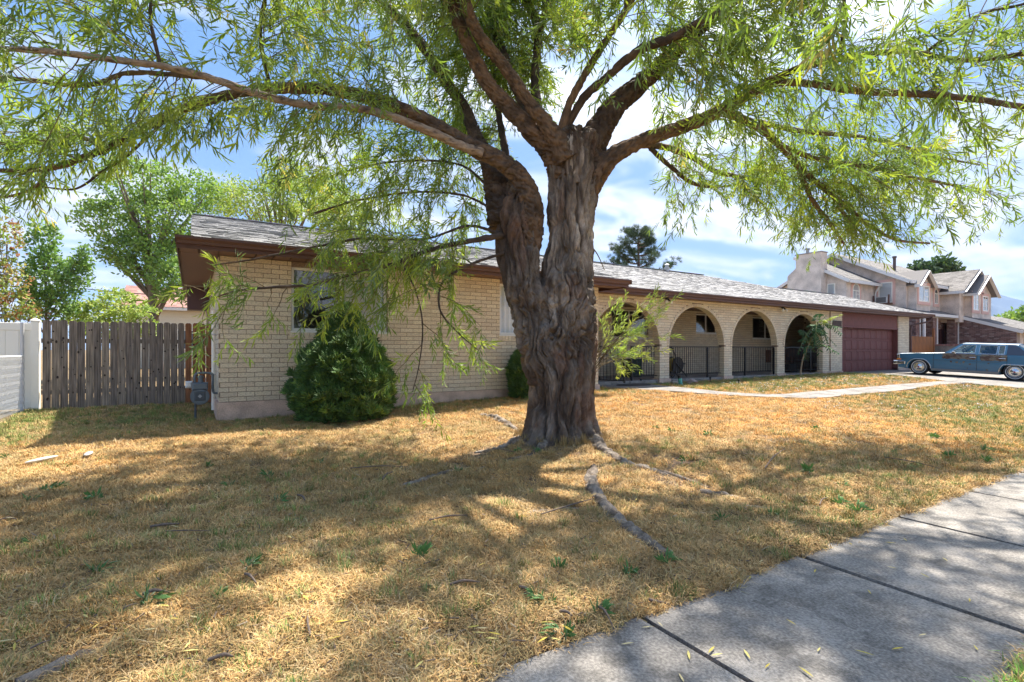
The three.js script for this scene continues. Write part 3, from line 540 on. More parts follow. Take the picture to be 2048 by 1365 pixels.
{
  const T = [[1117, 930, 7.4, 92], [1118, 890, 7.4, 76], [1119, 862, 7.4, 67], [1122, 800, 7.4, 59], [1126, 730, 7.4, 60], [1129, 660, 7.4, 61], [1129, 600, 7.4, 56], [1134, 540, 7.4, 50], [1138, 480, 7.4, 45], [1141, 420, 7.4, 45], [1146, 360, 7.4, 47], [1152, 312, 7.4, 48], [1156, 284, 7.4, 50], [1157, 268, 7.4, 40]];
  const S = [[1100, 800, 7.38, 26], [1090, 745, 7.34, 40], [1078, 695, 7.3, 38], [1063, 630, 7.28, 35], [1049, 570, 7.28, 37], [1037, 510, 7.3, 38], [1032, 450, 7.32, 37], [1034, 410, 7.33, 32], [1030, 375, 7.36, 20], [1024, 350, 7.4, 6]];
  const g = [T, S].map((q, i) => loft(limbPts(q), limbR(q), i ? 200 : 320, 0.0115, trunkDisp));
  part(willow, 'trunk', paint(merge(g), trunkTone), matBark);
  // sawn stump between the limbs and the knots of torn wood in the fork
  part(willow, 'cut_stump', paint(loft(limbPts([[1150, 370, 7.3, 1], [1150, 315, 7.24, 1], [1149, 287, 7.22, 1], [1150, 262, 7.2, 1]]), [0.2, 0.2, 0.17, 0.1], 60, 0.012, p => 0.035 * ridge(p.x * 12, p.y * 1.5, p.z * 12, 3) - 0.03 * crack(p.x * 16, p.y * 1.6, p.z * 16, 0.15)), p => mixc(barkC.pale, barkC.dark, ss(-0.25, 0.2, fbm(p.x * 8, p.y * 2, p.z * 8, 2)))), matBark);
}
const limbDisp = (p, dir, a, s, r) => r * (0.16 * ridge(p.x * 11, p.y * 11, p.z * 11, 2) - 0.36 * crack(p.x * 13, p.y * 13, p.z * 13, 0.12) + 0.2 * fbm(p.x * 4, p.y * 4, p.z * 4, 2)) + 0.003 * ridge(p.x * 40, p.y * 40, p.z * 40, 1);
const limbTone = kind => p => { const n = fbm(p.x * 5, p.y * 5, p.z * 5, 3), m = fbm(p.x * 22, p.y * 22, p.z * 22, 2), blot = ss(0.16, 0.26, fbm(p.x * 14, p.y * 14, p.z * 14 + 9, 2)); const base = kind === 'pale' ? mixc([0.52, 0.40, 0.29], [0.40, 0.28, 0.2], ss(-0.3, 0.3, n)) : kind === 'tan' ? mixc(barkC.tan, barkC.dark, ss(-0.15, 0.3, n)) : mixc([0.085, 0.06, 0.045], [0.17, 0.115, 0.077], ss(-0.2, 0.35, n)); return mixc(base, [0.075, 0.055, 0.045], kind === 'dark' ? blot * 0.4 : blot * 0.75).map(v => v * (0.9 + 0.5 * m)); };
// traced limbs: [kind, foliage density, start of foliage 0..1, points x y depth radius(px)]
const LIMBS = [
  ['tan', 1.0, 0.34, [[1050, 545, 7.3, 30], [1058, 470, 7.27, 42], [1062, 410, 7.2, 36], [1042, 357, 7.15, 30], [1000, 322, 7.1, 26], [940, 292, 7.05, 25], [880, 258, 7, 23], [810, 222, 6.9, 21], [730, 194, 6.8, 19], [640, 178, 6.7, 17], [540, 177, 6.6, 15.5], [450, 192, 6.5, 14], [380, 213, 6.4, 13], [310, 245, 6.3, 12], [240, 282, 6.2, 11], [185, 308, 6.15, 10], [120, 332, 6.1, 8.5], [50, 342, 6.05, 7.5], [-60, 338, 6, 6], [-200, 350, 5.9, 4]]],
  ['pale', 0.9, 0.3, [[965, 306, 7.0, 14], [925, 293, 6.9, 13.5], [880, 272, 6.8, 13], [820, 247, 6.6, 12.5], [760, 227, 6.4, 12], [700, 214, 6.2, 11], [630, 212, 6, 11], [560, 200, 5.8, 11], [480, 176, 5.6, 11], [400, 150, 5.4, 10.5], [320, 132, 5.2, 10], [240, 121, 5, 9.5], [160, 110, 4.85, 9], [80, 101, 4.7, 8.5], [0, 97, 4.6, 8], [-150, 90, 4.4, 6.5], [-350, 120, 4.2, 4]]],
  ['dark', 1.1, 0.3, [[1015, 450, 7.4, 62], [1000, 390, 7.5, 46], [982, 335, 7.7, 29], [955, 280, 7.9, 20], [930, 220, 8.1, 18], [890, 160, 8.3, 16], [855, 105, 8.4, 15], [810, 50, 8.5, 14], [760, 0, 8.6, 12], [690, -80, 8.7, 9], [600, -150, 8.8, 5]]],
  ['dark', 1.2, 0.2, [[1035, 440, 7.55, 14], [1010, 300, 7.9, 11], [990, 180, 8.2, 9], [980, 60, 8.5, 7], [985, -60, 8.7, 5]]],
  ['tan', 0.9, 0.05, [[425, 158, 5.5, 6], [330, 148, 5.5, 7], [250, 147, 5.5, 7], [190, 168, 5.5, 7.5], [130, 170, 5.5, 7], [60, 160, 5.5, 6], [0, 155, 5.5, 5.5], [-100, 150, 5.5, 4]]],
  ['tan', 0.6, 0.1, [[212, 300, 6.2, 8], [160, 275, 6.15, 7], [100, 283, 6.1, 6], [0, 287, 6, 5], [-90, 300, 5.9, 3]]],
  ['dark', 0.0, 0.5, [[325, 245, 6.3, 5], [290, 278, 6.2, 4.5], [245, 318, 6.15, 4.2], [205, 342, 6.1, 3.6], [150, 378, 6.05, 3], [78, 373, 6, 2]]],
  ['tan', 0.35, 0.1, [[92, 340, 6.08, 5.5], [76, 368, 6.05, 5], [40, 388, 6, 4.5], [-10, 396, 5.95, 4], [-80, 400, 5.9, 3]]],
  ['tan', 1.0, 0.55, [[1135, 350, 7.35, 54], [1104, 302, 7.3, 38], [1062, 262, 7.2, 29], [1015, 212, 7.1, 24], [974, 165, 7, 22], [945, 110, 6.9, 21], [921, 53, 6.8, 20], [904, 0, 6.7, 19], [880, -80, 6.6, 16], [840, -200, 6.4, 12], [780, -330, 6.2, 7]]],
  ['tan', 1.0, 0.55, [[1135, 320, 7.2, 40], [1100, 260, 7.1, 26], [1060, 208, 7.0, 19], [1027, 158, 6.9, 18], [990, 110, 6.8, 18], [956, 68, 6.7, 18], [938, 25, 6.6, 17], [926, -20, 6.5, 16], [905, -120, 6.3, 12], [880, -260, 6.1, 7]]],
  ['dark', 1.3, 0.25, [[1075, 275, 7.5, 17], [1055, 225, 7.65, 16], [1030, 170, 7.8, 16], [1005, 105, 8, 15], [985, 45, 8.2, 14], [975, 0, 8.3, 13], [960, -100, 8.5, 9], [950, -220, 8.7, 5]]],
  ['dark', 1.3, 0.2, [[1085, 275, 7.5, 15], [1070, 165, 7.9, 13], [1076, 70, 8.1, 13], [1066, 25, 8.2, 12], [1045, -10, 8.3, 11], [1020, -120, 8.5, 7], [1000, -250, 8.6, 4]]],
  ['dark', 1.3, 0.1, [[1076, 76, 8.1, 10], [1090, 20, 8.2, 10], [1096, -40, 8.3, 8], [1110, -200, 8.5, 4]]],
  ['tan', 1.0, 0.35, [[1120, 275, 7.25, 14], [1140, 205, 7.1, 12], [1167, 155, 7, 11.5], [1195, 108, 6.9, 11], [1222, 66, 6.8, 10.5], [1255, 15, 6.7, 10], [1290, -50, 6.6, 8], [1330, -160, 6.4, 5]]],
  ['dark', 1.0, 0.35, [[1125, 268, 7.3, 13], [1167, 197, 7.1, 13], [1210, 158, 6.9, 13], [1250, 122, 6.7, 13.5], [1295, 92, 6.5, 13.5], [1345, 76, 6.3, 13], [1400, 45, 6.1, 12], [1474, 0, 5.9, 11], [1560, -60, 5.7, 8], [1660, -140, 5.5, 5]]],
  ['dark', 1.2, 0.35, [[1160, 350, 7.4, 62], [1192, 272, 7.4, 44], [1236, 206, 7.3, 33], [1290, 160, 7.2, 27], [1335, 118, 7.1, 24], [1385, 70, 7, 22], [1440, 15, 6.9, 20], [1500, -50, 6.8, 16], [1570, -140, 6.6, 11], [1640, -260, 6.4, 6]]],
  ['tan', 0.7, 0.45, [[1172, 375, 7.4, 44], [1218, 318, 7.3, 29], [1280, 284, 7.2, 21], [1340, 262, 7.1, 20], [1400, 240, 7.0, 19], [1455, 215, 6.9, 18], [1500, 187, 6.8, 16], [1548, 157, 6.7, 13]]],
  ['dark', 1.0, 0.05, [[1520, 178, 6.75, 10], [1560, 152, 6.7, 10], [1610, 133, 6.6, 9.5], [1680, 119, 6.5, 9], [1760, 106, 6.4, 8.5], [1830, 104, 6.3, 8], [1900, 118, 6.2, 7.5], [1980, 118, 6.1, 7], [2048, 107, 6, 6.5], [2150, 95, 5.9, 5], [2280, 110, 5.8, 3.5]]],
  ['tan', 0.75, 0.05, [[1530, 170, 6.75, 11], [1570, 165, 6.7, 11], [1640, 170, 6.5, 11], [1720, 182, 6.3, 10.5], [1800, 186, 6.1, 10.5], [1880, 190, 6, 10], [1960, 200, 5.9, 9.5], [2048, 213, 5.8, 9], [2170, 225, 5.7, 6.5], [2300, 250, 5.6, 4]]],
  ['dark', 0.8, 0.2, [[1850, 106, 6.3, 5], [1900, 70, 6.1, 5], [1960, 30, 6, 4.5], [2048, 8, 5.9, 4], [2140, -20, 5.8, 2.5]]],
  ['tan', 0.8, 0.4, [[1195, 325, 7.7, 14], [1260, 292, 8, 12], [1320, 292, 8.3, 10], [1380, 312, 8.6, 8.5], [1430, 342, 8.8, 7], [1490, 356, 9, 6], [1560, 365, 9.2, 4]]],
  ['dark', 0.8, 0.2, [[1300, 296, 8.2, 8], [1340, 332, 8.4, 7], [1385, 366, 8.6, 6], [1430, 374, 8.7, 4], [1462, 371, 8.8, 2.5]]],
  ['tan', 0.8, 0.1, [[1440, 222, 7.1, 13], [1510, 250, 7.6, 12], [1565, 295, 8, 11], [1605, 340, 8.3, 10], [1650, 378, 8.5, 8.5], [1700, 420, 8.7, 7], [1745, 455, 8.8, 6], [1795, 480, 8.9, 4.5], [1860, 487, 9, 3]]],
  ['tan', 1.0, 0.1, [[1602, 345, 8.3, 8], [1622, 395, 8.4, 7], [1655, 440, 8.5, 6], [1690, 490, 8.6, 3]]],
  ['tan', 1.1, 0.1, [[1660, 385, 8.5, 6], [1690, 430, 8.6, 5], [1725, 468, 8.7, 3]]],
  ['tan', 0.95, 0.1, [[1560, 290, 8, 8], [1640, 320, 8.2, 7], [1720, 330, 8.4, 6], [1800, 350, 8.6, 5], [1880, 365, 8.8, 4], [1960, 385, 9, 2.5]]],
  ['tan', 0.8, 0.2, [[1520, 245, 7.6, 9], [1600, 262, 8, 8], [1690, 270, 8.4, 7], [1780, 285, 8.7, 5.5], [1860, 310, 9, 4], [1960, 330, 9.2, 2.5]]],
  // upper crown above the frame
  ['dark', 0.5, 0.1, [[985, 45, 8.2, 10], [1000, -120, 7.8, 9], [1040, -300, 7.2, 8], [1080, -480, 6.8, 6], [1100, -650, 6.4, 4]]],
  ['dark', 0.45, 0.1, [[904, 0, 6.7, 12], [860, -150, 6.3, 10], [900, -330, 5.9, 8], [960, -520, 5.6, 5]]],
  ['dark', 0.45, 0.1, [[1255, 15, 6.7, 8], [1240, -150, 6.5, 7], [1200, -330, 6.2, 6], [1150, -520, 5.9, 4]]],
  ['dark', 0.8, 0.1, [[1440, 15, 6.9, 12], [1430, -130, 6.7, 10], [1400, -320, 6.4, 8], [1380, -520, 6.1, 5]]],
  ['dark', 0.5, 0.1, [[760, 0, 8.6, 9], [720, -150, 8, 8], [740, -330, 7.4, 6], [800, -500, 7, 4]]],
  ['dark', 1.2, 0.1, [[540, 177, 6.6, 6], [520, 60, 6.4, 6], [560, -100, 6.2, 5], [620, -260, 6, 4]]],
  ['dark', 1.1, 0.1, [[320, 132, 5.2, 5], [300, 20, 5.2, 5], [330, -120, 5.2, 4], [380, -260, 5.2, 3]]],
  ['dark', 0.9, 0.1, [[1680, 119, 6.5, 6], [1690, 10, 6.4, 6], [1650, -120, 6.2, 5], [1600, -280, 6, 3.5]]],
  ['dark', 0.8, 0.18, [[1015, 470, 7.25, 11], [940, 482, 7.0, 8], [860, 500, 6.9, 7], [780, 530, 6.8, 6], [700, 550, 6.75, 5], [620, 570, 6.7, 5], [540, 575, 6.7, 4], [460, 585, 6.7, 3], [400, 610, 6.6, 2]]],
  ['dark', 0.75, 0.15, [[1004, 470, 7.25, 5], [940, 452, 7.05, 4], [850, 478, 6.9, 3.6], [720, 478, 6.8, 4], [600, 500, 6.8, 3.5], [500, 520, 6.8, 3], [430, 530, 6.8, 2]]],
  ['dark', 0.45, 0.25, [[1012, 505, 7.2, 5], [940, 530, 7.0, 4], [885, 565, 6.9, 3.4], [880, 620, 6.8, 3], [915, 665, 6.8, 2], [955, 700, 6.8, 1.5]]],
  ['dark', 0.35, 0.5, [[800, 520, 6.8, 2.6], [830, 580, 6.75, 2.2], [845, 650, 6.7, 2.4], [838, 730, 6.7, 1.6], [825, 785, 6.7, 1.2]]],
  ['dark', 0.75, 0.15, [[1002, 430, 7.55, 4], [930, 392, 7.9, 3.6], [820, 385, 8.3, 3.2], [700, 405, 8.6, 3], [620, 430, 8.9, 4]]],
  ['dark', 0.75, 0.2, [[985, 380, 7.7, 4], [920, 330, 8.1, 3.4], [810, 322, 8.5, 3], [720, 335, 8.8, 2.6], [640, 360, 9, 3]]],
];
// how far down foliage reaches, read along the picture
const FLOOR = [[-400, 420], [0, 420], [60, 400], [110, 330], [330, 295], [380, 280], [540, 280], [575, 420], [640, 560], [760, 625], [1000, 640], [1010, 600], [1190, 560], [1196, 425], [1480, 420], [1540, 445], [1620, 480], [1720, 480], [1800, 455], [1900, 445], [2048, 440], [2600, 440]];
const along = (list, x) => { for (let i = 1; i < list.length; i++) if (x <= list[i][0]) return lerp(list[i - 1][1], list[i][1], clamp((x - list[i - 1][0]) / (list[i][0] - list[i - 1][0]))); return list[list.length - 1][1]; };
function keepLeaf(p, r, low) {
  const [x, y, d] = project(p); if (d < 2.2) return false;
  if (x < -300 || x > 2350 || y < -700) return true;
  let lim = along(FLOOR, x); if (low) { lim = Math.max(lim, x > 330 && x < 640 ? 700 : x < 780 ? 640 : 800); if (x < 640) return y < lim && y > 490 && r() < 0.7; }
  if (y > lim + (r() - 0.5) * 70) return false;
  if (x > 255 && x < 545 && y > 262 && y < 470) return r() < 0.06;
  if (x > 1005 && x < 1215 && y > 250) return r() < 0.05;
  if (x < 720 && y < 330 && r() < 0.25) return false; if (x > 1540 && x < 1900 && y > 215 && r() < 0.25) return false;
  if (x > 1540 && x < 2048 && y > 88 && y < 215) return r() < 0.5;
  if (x < 640 && Math.abs(y - along([[0, 97], [160, 110], [320, 132], [480, 176], [640, 213]], x)) < 26 && d < 6.2) return r() < 0.3;
  if (x > 400 && x < 640 && y > 380) return r() < 0.25;
  if (x > 1870 && y > 225 && y < 520) return r() < 0.45;
  if (x > 1880 && y < 190) return r() < 0.35;
  if (x > 1215 && x < 1480 && y > 300) return r() < 0.55;
  return true;
}
// ---- leaves: shoots of narrow blades
function blade(L, w, bend) { // base at origin, along +y, face to +z
  const q = [[0, 0], [0.28, 0.8], [0.6, 1], [1, 0]], pos = [], rows = q.map(([t, k]) => [[-w * k / 2, t * L, -bend * t * t * L], [w * k / 2, t * L, -bend * t * t * L]]);
  const tri = (a, b, c) => pos.push(...a, ...b, ...c);
  tri(rows[0][0], rows[1][1], rows[1][0]); tri(rows[1][0], rows[1][1], rows[2][1]); tri(rows[1][0], rows[2][1], rows[2][0]); tri(rows[2][0], rows[2][1], rows[3][0]);
  const g = new THREE.BufferGeometry(); g.setAttribute('position', new THREE.Float32BufferAttribute(pos, 3)); g.computeVertexNormals(); return prep(g);
}
function makeSpray(seed, len, n, ll, lw) {
  const r = rng(seed), list = [], bend = 0.25 + 0.3 * r(), side = r() * 6.28, at = t => V(Math.cos(side) * bend * t * t * len, t * len * (1 - 0.1 * t), Math.sin(side) * bend * t * t * len);
  for (let i = 0; i < n; i++) {
    const t = 0.06 + 0.94 * (i + r() * 0.5) / n, p = at(t), a = i * 2.4 + r(), open = 0.28 + 0.5 * r();
    const dir = V(Math.cos(a) * Math.sin(open), Math.cos(open), Math.sin(a) * Math.sin(open)), L = ll * (0.65 + 0.55 * r());
    list.push(blade(L, lw * (0.8 + 0.4 * r()), 0.15 + 0.35 * r()).applyQuaternion(qTo(dir, r() * 6.28)).translate(p.x, p.y, p.z));
  }
  const stem = prep(loft([0, 0.35, 0.7, 1].map(at), [0.0022, 0.0008], 3, len / 5, null, false));
  list.push(stem); return mergeGeometries(list);
}
const leafMat = (c, t = 0.42) => new THREE.MeshPhysicalMaterial({ color: lin(...c), roughness: 1, transmission: t, thickness: 0, side: THREE.DoubleSide });
const matLeaf = leafMat([1, 1, 1], 0.5);
const sprayGeo = [makeSpray(1, 0.36, 14, 0.135, 0.0175), makeSpray(2, 0.44, 17, 0.145, 0.0185), makeSpray(3, 0.28, 12, 0.12, 0.016)];
const sprays = [[], [], []], sprayCol = [[], [], []], twigList = [];
{
  const r = rng(4242);
  const leafCol = () => { const a = r(), k = 0.8 + 0.5 * r(); const c = a < 0.55 ? [0.18, 0.275, 0.028] : a < 0.87 ? [0.31, 0.39, 0.035] : a < 0.985 ? [0.13, 0.2, 0.04] : [0.5, 0.42, 0.08]; return lin(c[0] * k, c[1] * k, c[2] * k); };
  const addSpray = (p, dir, sc) => { const v = Math.floor(r() * 3); sprays[v].push(M4(p, qTo(dir, r() * 6.28), sc)); sprayCol[v].push(leafCol()); };
  LIMBS.forEach(([kind, dens, start, list], li) => {
    const pts = limbPts(list), rad = limbR(list, 0.64), big = Math.max(...rad);
    const g = loft(pts, rad, big > 0.12 ? 40 : big > 0.05 ? 22 : 10, big > 0.08 ? 0.03 : 0.05, limbDisp);
    part(willow, 'branch', paint(prep(g), limbTone(kind)), matBark);
    if (!dens) return;
    const curve = new THREE.CatmullRomCurve3(pts, false, 'centripetal'), L = curve.getLength(), low = list.some(q => q[1] > 560 && q[0] < 1000);
    const step = (low ? 0.115 : 0.088) / dens;
    for (let s = start * L; s < L; s += step * (0.6 + 0.8 * r())) {
      const c = curve.getPointAt(clamp(s / L)), T = curve.getTangentAt(clamp(s / L));
      const az = r() * 6.28, side = new THREE.Vector3().crossVectors(T, V(0, 1, 0)).normalize(), upv = new THREE.Vector3().crossVectors(side, T);
      const d = T.clone().multiplyScalar(0.25 + 0.6 * r()).addScaledVector(side, Math.cos(az)).addScaledVector(upv, Math.sin(az) * 0.8).add(V(0, 0.12, 0)).normalize();
      const len = (low ? 0.45 + 0.55 * r() : 0.55 + 1.0 * r()) * (0.7 + 0.5 * (1 - s / L)), n = 5, tp = [c];
      for (let i = 1; i <= n; i++) { const t = i / n; tp.push(c.clone().addScaledVector(d, len * t).add(V((r() - 0.5) * 0.05, -0.42 * len * t * t, (r() - 0.5) * 0.05))); }
      const keep = []; for (let i = 1; i <= n; i++) keep.push(keepLeaf(tp[i], r, low));
      const last = keep.lastIndexOf(true); if (last < 0) continue;
      const used = tp.slice(0, last + 2); if (used.length >= 3) twigList.push(prep(loft(used, [0.007, 0.0025], 4, 0.14, null, false)));
      const tc = new THREE.CatmullRomCurve3(tp), m = Math.round(len / 0.085);
      for (let i = 1; i <= m; i++) {
        const t = i / m, p = tc.getPoint(t), tan = tc.getTangent(t); if (!keepLeaf(p, r, low)) continue;
        const dir = tan.clone().multiplyScalar(0.6).add(V((r() - 0.5) * 1.2, -0.35 - 0.8 * r() + (r() < 0.2 ? 1.0 : 0), (r() - 0.5) * 1.2)).normalize();
        addSpray(p, dir, 0.75 + 0.5 * r());
      }
    }
  });
  // young upright shoots from the side of the trunk
  for (let i = 0; i < 22; i++) {
    const y0 = 700 + r() * 60, a = P(1180, y0, 7.45 + r() * 0.2), ex = 1215 + Math.pow(r(), 0.9) * 130, ey = lerp(575, 735, r()), b = P(ex, ey, 7.3 + r() * 0.7), m = a.clone().lerp(b, 0.5).add(V(0, 0.05 + r() * 0.12, 0));
    twigList.push(prep(loft([a, m, b], [0.006, 0.002], 4, 0.1, null, false)));
    const tc = new THREE.CatmullRomCurve3([a, m, b]);
    for (let k = 0; k < 4; k++) { const t = 0.38 + 0.62 * r(), tan = tc.getTangent(t); const v = Math.floor(r() * 3); sprays[v].push(M4(tc.getPoint(t), qTo(tan.add(V((r() - 0.5) * 0.9, (r() - 0.4) * 0.6, (r() - 0.5) * 0.9)).normalize(), r() * 6), 0.6 + 0.25 * r())); sprayCol[v].push(lin(0.27 + 0.08 * r(), 0.36 + 0.06 * r(), 0.06)); }
  }
  // shoots hanging close over the lens
  for (const [x0, y0, x1, y1, d, n] of [[1700, -260, 1560, 60, 3.1, 9], [1760, -240, 1660, 110, 3.0, 10], [1720, -200, 1610, 140, 3.3, 8], [1480, -220, 1440, 40, 3.4, 8], [1560, -260, 1500, 60, 3.2, 8], [1330, -200, 1300, 70, 3.8, 7], [1240, 20, 1205, 210, 5.2, 5], [2010, -60, 1905, 180, 3.0, 4], [1880, -150, 1800, 90, 3.2, 5], [760, -200, 790, 120, 4.2, 8], [700, -200, 720, 110, 4.0, 8], [820, -180, 850, 90, 4.4, 7], [620, -160, 650, 60, 4.2, 6]]) {
    const a = P(x0, y0, d + 0.3), b = P(x1, y1, d), m = a.clone().lerp(b, 0.5).add(V(0, 0.08, 0)), tc = new THREE.CatmullRomCurve3([a, m, b]); twigList.push(prep(loft([a, m, b], [0.006, 0.0018], 4, 0.1, null, false)));
    for (let k = 0; k < n; k++) { const t = 0.35 + 0.65 * r(); addSpray(tc.getPoint(t), tc.getTangent(t).multiplyScalar(0.6).add(V((r() - 0.5) * 0.9, -0.6 * r() - 0.2, (r() - 0.5) * 0.9)).normalize(), 0.7 + 0.35 * r()); }
  }
  for (const [x0, x1, y0, y1] of [[1160, 1209, 470, 540]]) twigList.push(prep(loft([P(x0, y0, 7.35), P((x0 + x1) / 2 + 8, (y0 + y1) / 2, 7.3), P(x1, y1, 7.3)], [0.012, 0.006], 6, 0.06)));
  part(willow, 'twigs', paint(merge(twigList), p => [0.2, 0.15, 0.075]), matBark, { kind: 'stuff' });
  sprayGeo.forEach((g, i) => { const b = baseOf.get(willow); sprays[i].forEach(m => m.premultiply(new THREE.Matrix4().makeTranslation(-b.x, -b.y, -b.z))); copies(willow, 'foliage', g, matLeaf, sprays[i], sprayCol[i]); });
  console.log('sprays', sprays.map(s => s.length).join());
}
// ---- roots on the lawn
const rootLines = [];
{
  const rootTone = p => { const n = fbm(p.x * 6, p.y * 6, p.z * 6, 3), m = fbm(p.x * 25, p.y * 25, p.z * 25, 2); return mixc([0.33, 0.275, 0.22], [0.14, 0.105, 0.08], ss(-0.25, 0.3, n)).map(v => v * (0.9 + 0.6 * m)); };
  const rd = (p, dir, a, s, r) => r * (0.5 * ridge(p.x * 6 + p.z * 3, p.y * 14, p.z * 6 - p.x * 3, 3) - 0.5 * crack(p.x * 9, p.y * 20, p.z * 9, 0.18)) + 0.006 * ridge(p.x * 45, p.y * 45, p.z * 45, 1);
  for (const [list, lift] of [
    [[[1150, 868, 0.17], [1182, 878, 0.13], [1205, 900, 0.085], [1245, 925, 0.07], [1300, 940, 0.05], [1340, 952, 0.02]], 0.0],
    [[[1188, 938, 0.05], [1182, 965, 0.075], [1198, 1000, 0.07], [1232, 1038, 0.062], [1270, 1068, 0.055], [1300, 1090, 0.05], [1332, 1112, 0.035]], 0.01],
    [[[1400, 983, 0.03], [1440, 990, 0.05], [1480, 996, 0.02]], 0],
    [[[1490, 1012, 0.02], [1520, 1018, 0.035], [1550, 1022, 0.015]], 0],
    [[[1255, 930, 0.04], [1290, 938, 0.05], [1340, 948, 0.03], [1420, 975, 0.012]], 0],
    [[[800, 972, 0.02], [850, 960, 0.045], [885, 948, 0.04], [930, 936, 0.015]], 0],
    [[[962, 830, 0.04], [990, 838, 0.09], [1020, 852, 0.06], [1040, 868, 0.03]], 0],
    [[[30, 1375, 0.04], [100, 1345, 0.05], [150, 1320, 0.045], [200, 1300, 0.015]], 0],
    [[[1040, 880, 0.09], [1000, 897, 0.05], [950, 905, 0.02]], 0],
    [[[1090, 890, 0.08], [1060, 912, 0.04], [1010, 920, 0.015]], 0],
    [[[1030, 1030, 0.02], [1080, 1022, 0.035], [1130, 1018, 0.03], [1180, 1015, 0.01]], -0.01],
  ]) { const pts = list.map(([x, y]) => { const g = G(x, y); g.y = ground(g.x, g.z) + lift - 0.012; return g; }); rootLines.push(pts); part(willow, 'root', paint(prep(loft(pts, list.map(q => q[2] * 0.82), 20, 0.022, rd)), rootTone), matBark); }
}

// ================================================================ fences
const FZ = -13.85;
{
  const r = rng(31), woods = [[0.34, 0.285, 0.235], [0.28, 0.235, 0.20], [0.40, 0.335, 0.27], [0.31, 0.26, 0.22]].map(c => mat(c, 0.92, { map: rep(woodTex, 3, 0.8), bumpMap: rep(woodBump, 4, 0.6), bumpScale: 0.006 }));
  const redWood = mat([0.42, 0.18, 0.08], 0.85, { map: rep(woodTex, 3, 0.8), bumpMap: rep(woodBump, 4, 0.6), bumpScale: 0.004 }), knotMat = mat([0.035, 0.024, 0.018], 0.9);
  const fence = thing('wooden_fence', 'weathered grey picket fence with dog eared boards between white post and brick house', 'fence', V(-1.1, 0.15, FZ));
  const y0 = 0.2, n = 22, x0 = -2.58, pitch = (0.4 - x0) / n;
  for (let i = 0; i < n; i++) {
    const w = pitch - 0.007 - (i > 12 ? 0.014 * r() : 0.003 * r()), h = 1.78 + (r() - 0.5) * 0.05, c = 0.028, x = x0 + (i + 0.5) * pitch, top = 1.41 + lerp(0.62, 0.63, i / n) + (r() - 0.5) * 0.03;
    const sh = new THREE.Shape([[-w / 2, 0], [w / 2, 0], [w / 2, top - y0 - c], [w / 2 - c, top - y0], [-w / 2 + c, top - y0], [-w / 2, top - y0 - c]].map(a => new THREE.Vector2(...a)));
    const g = boxUV(new THREE.ExtrudeGeometry(sh, { depth: 0.018, bevelEnabled: false })), u = g.attributes.uv, off = r() * 3; for (let k = 0; k < u.count; k++) u.setXY(k, u.getX(k) + off, u.getY(k) + off * 1.7);
    const b = part(fence, 'board', g.rotateZ((r() - 0.5) * 0.012).rotateY((r() - 0.5) * 0.03).translate(x, y0 - 0.02, FZ), i >= 18 ? redWood : woods[Math.floor(r() * 4)]);
    const kn = [], nk = 2 + Math.floor(r() * 4);
    for (let k = 0; k < nk; k++) { const s = 0.008 + 0.012 * r(); kn[k] = new THREE.CylinderGeometry(s, s, 0.004, 9).rotateX(Math.PI / 2).scale(1, 1 + r() * 0.8, 1).translate(x + (r() - 0.5) * w * 0.7, y0 + 0.15 + r() * 1.5, FZ + 0.0195); }
    part(b, 'knot', merge(kn), knotMat);
  }
  for (const y of [0.5, 1.55]) part(fence, 'rail', box(-2.6, 0.41, y, y + 0.09, FZ - 0.045, FZ - 0.004), woods[1]);
  for (const x of [-1.1, 0.3]) part(fence, 'post', box(x, x + 0.09, 0, 1.9, FZ - 0.14, FZ - 0.048), woods[0]);
}
{
  const v = thing('vinyl_fence', 'plain white vinyl privacy fence beyond the chain link corner', 'fence', V(-5, 0.15, FZ));
  for (const x of [-2.69, -5.2, -7.7, -10.2]) { const p = part(v, 'post', cbox(x - 0.065, x + 0.065, 0.1, 1.98, FZ - 0.11, FZ + 0.02, 0.008), matVinyl); part(p, 'cap', merge([new THREE.CylinderGeometry(0.001, 0.105, 0.05, 4).rotateY(Math.PI / 4).translate(x, 2.03, FZ - 0.045), box(x - 0.074, x + 0.074, 1.981, 2.006, FZ - 0.119, FZ + 0.029)]), matVinyl); }
  for (const [a, b] of [[-5.135, -2.755], [-7.635, -5.265], [-10.135, -7.765]]) {
    part(v, 'rail', cbox(a, b, 1.8, 1.95, FZ - 0.07, FZ - 0.02, 0.006), matVinyl); part(v, 'rail', cbox(a, b, 0.22, 0.37, FZ - 0.07, FZ - 0.02, 0.006), matVinyl);
    for (let x = a; x < b - 0.05; x += 0.2) part(v, 'plank', cbox(x + 0.001, Math.min(x + 0.199, b), 0.371, 1.799, FZ - 0.06, FZ - 0.03, 0.004), matVinyl);
  }
}
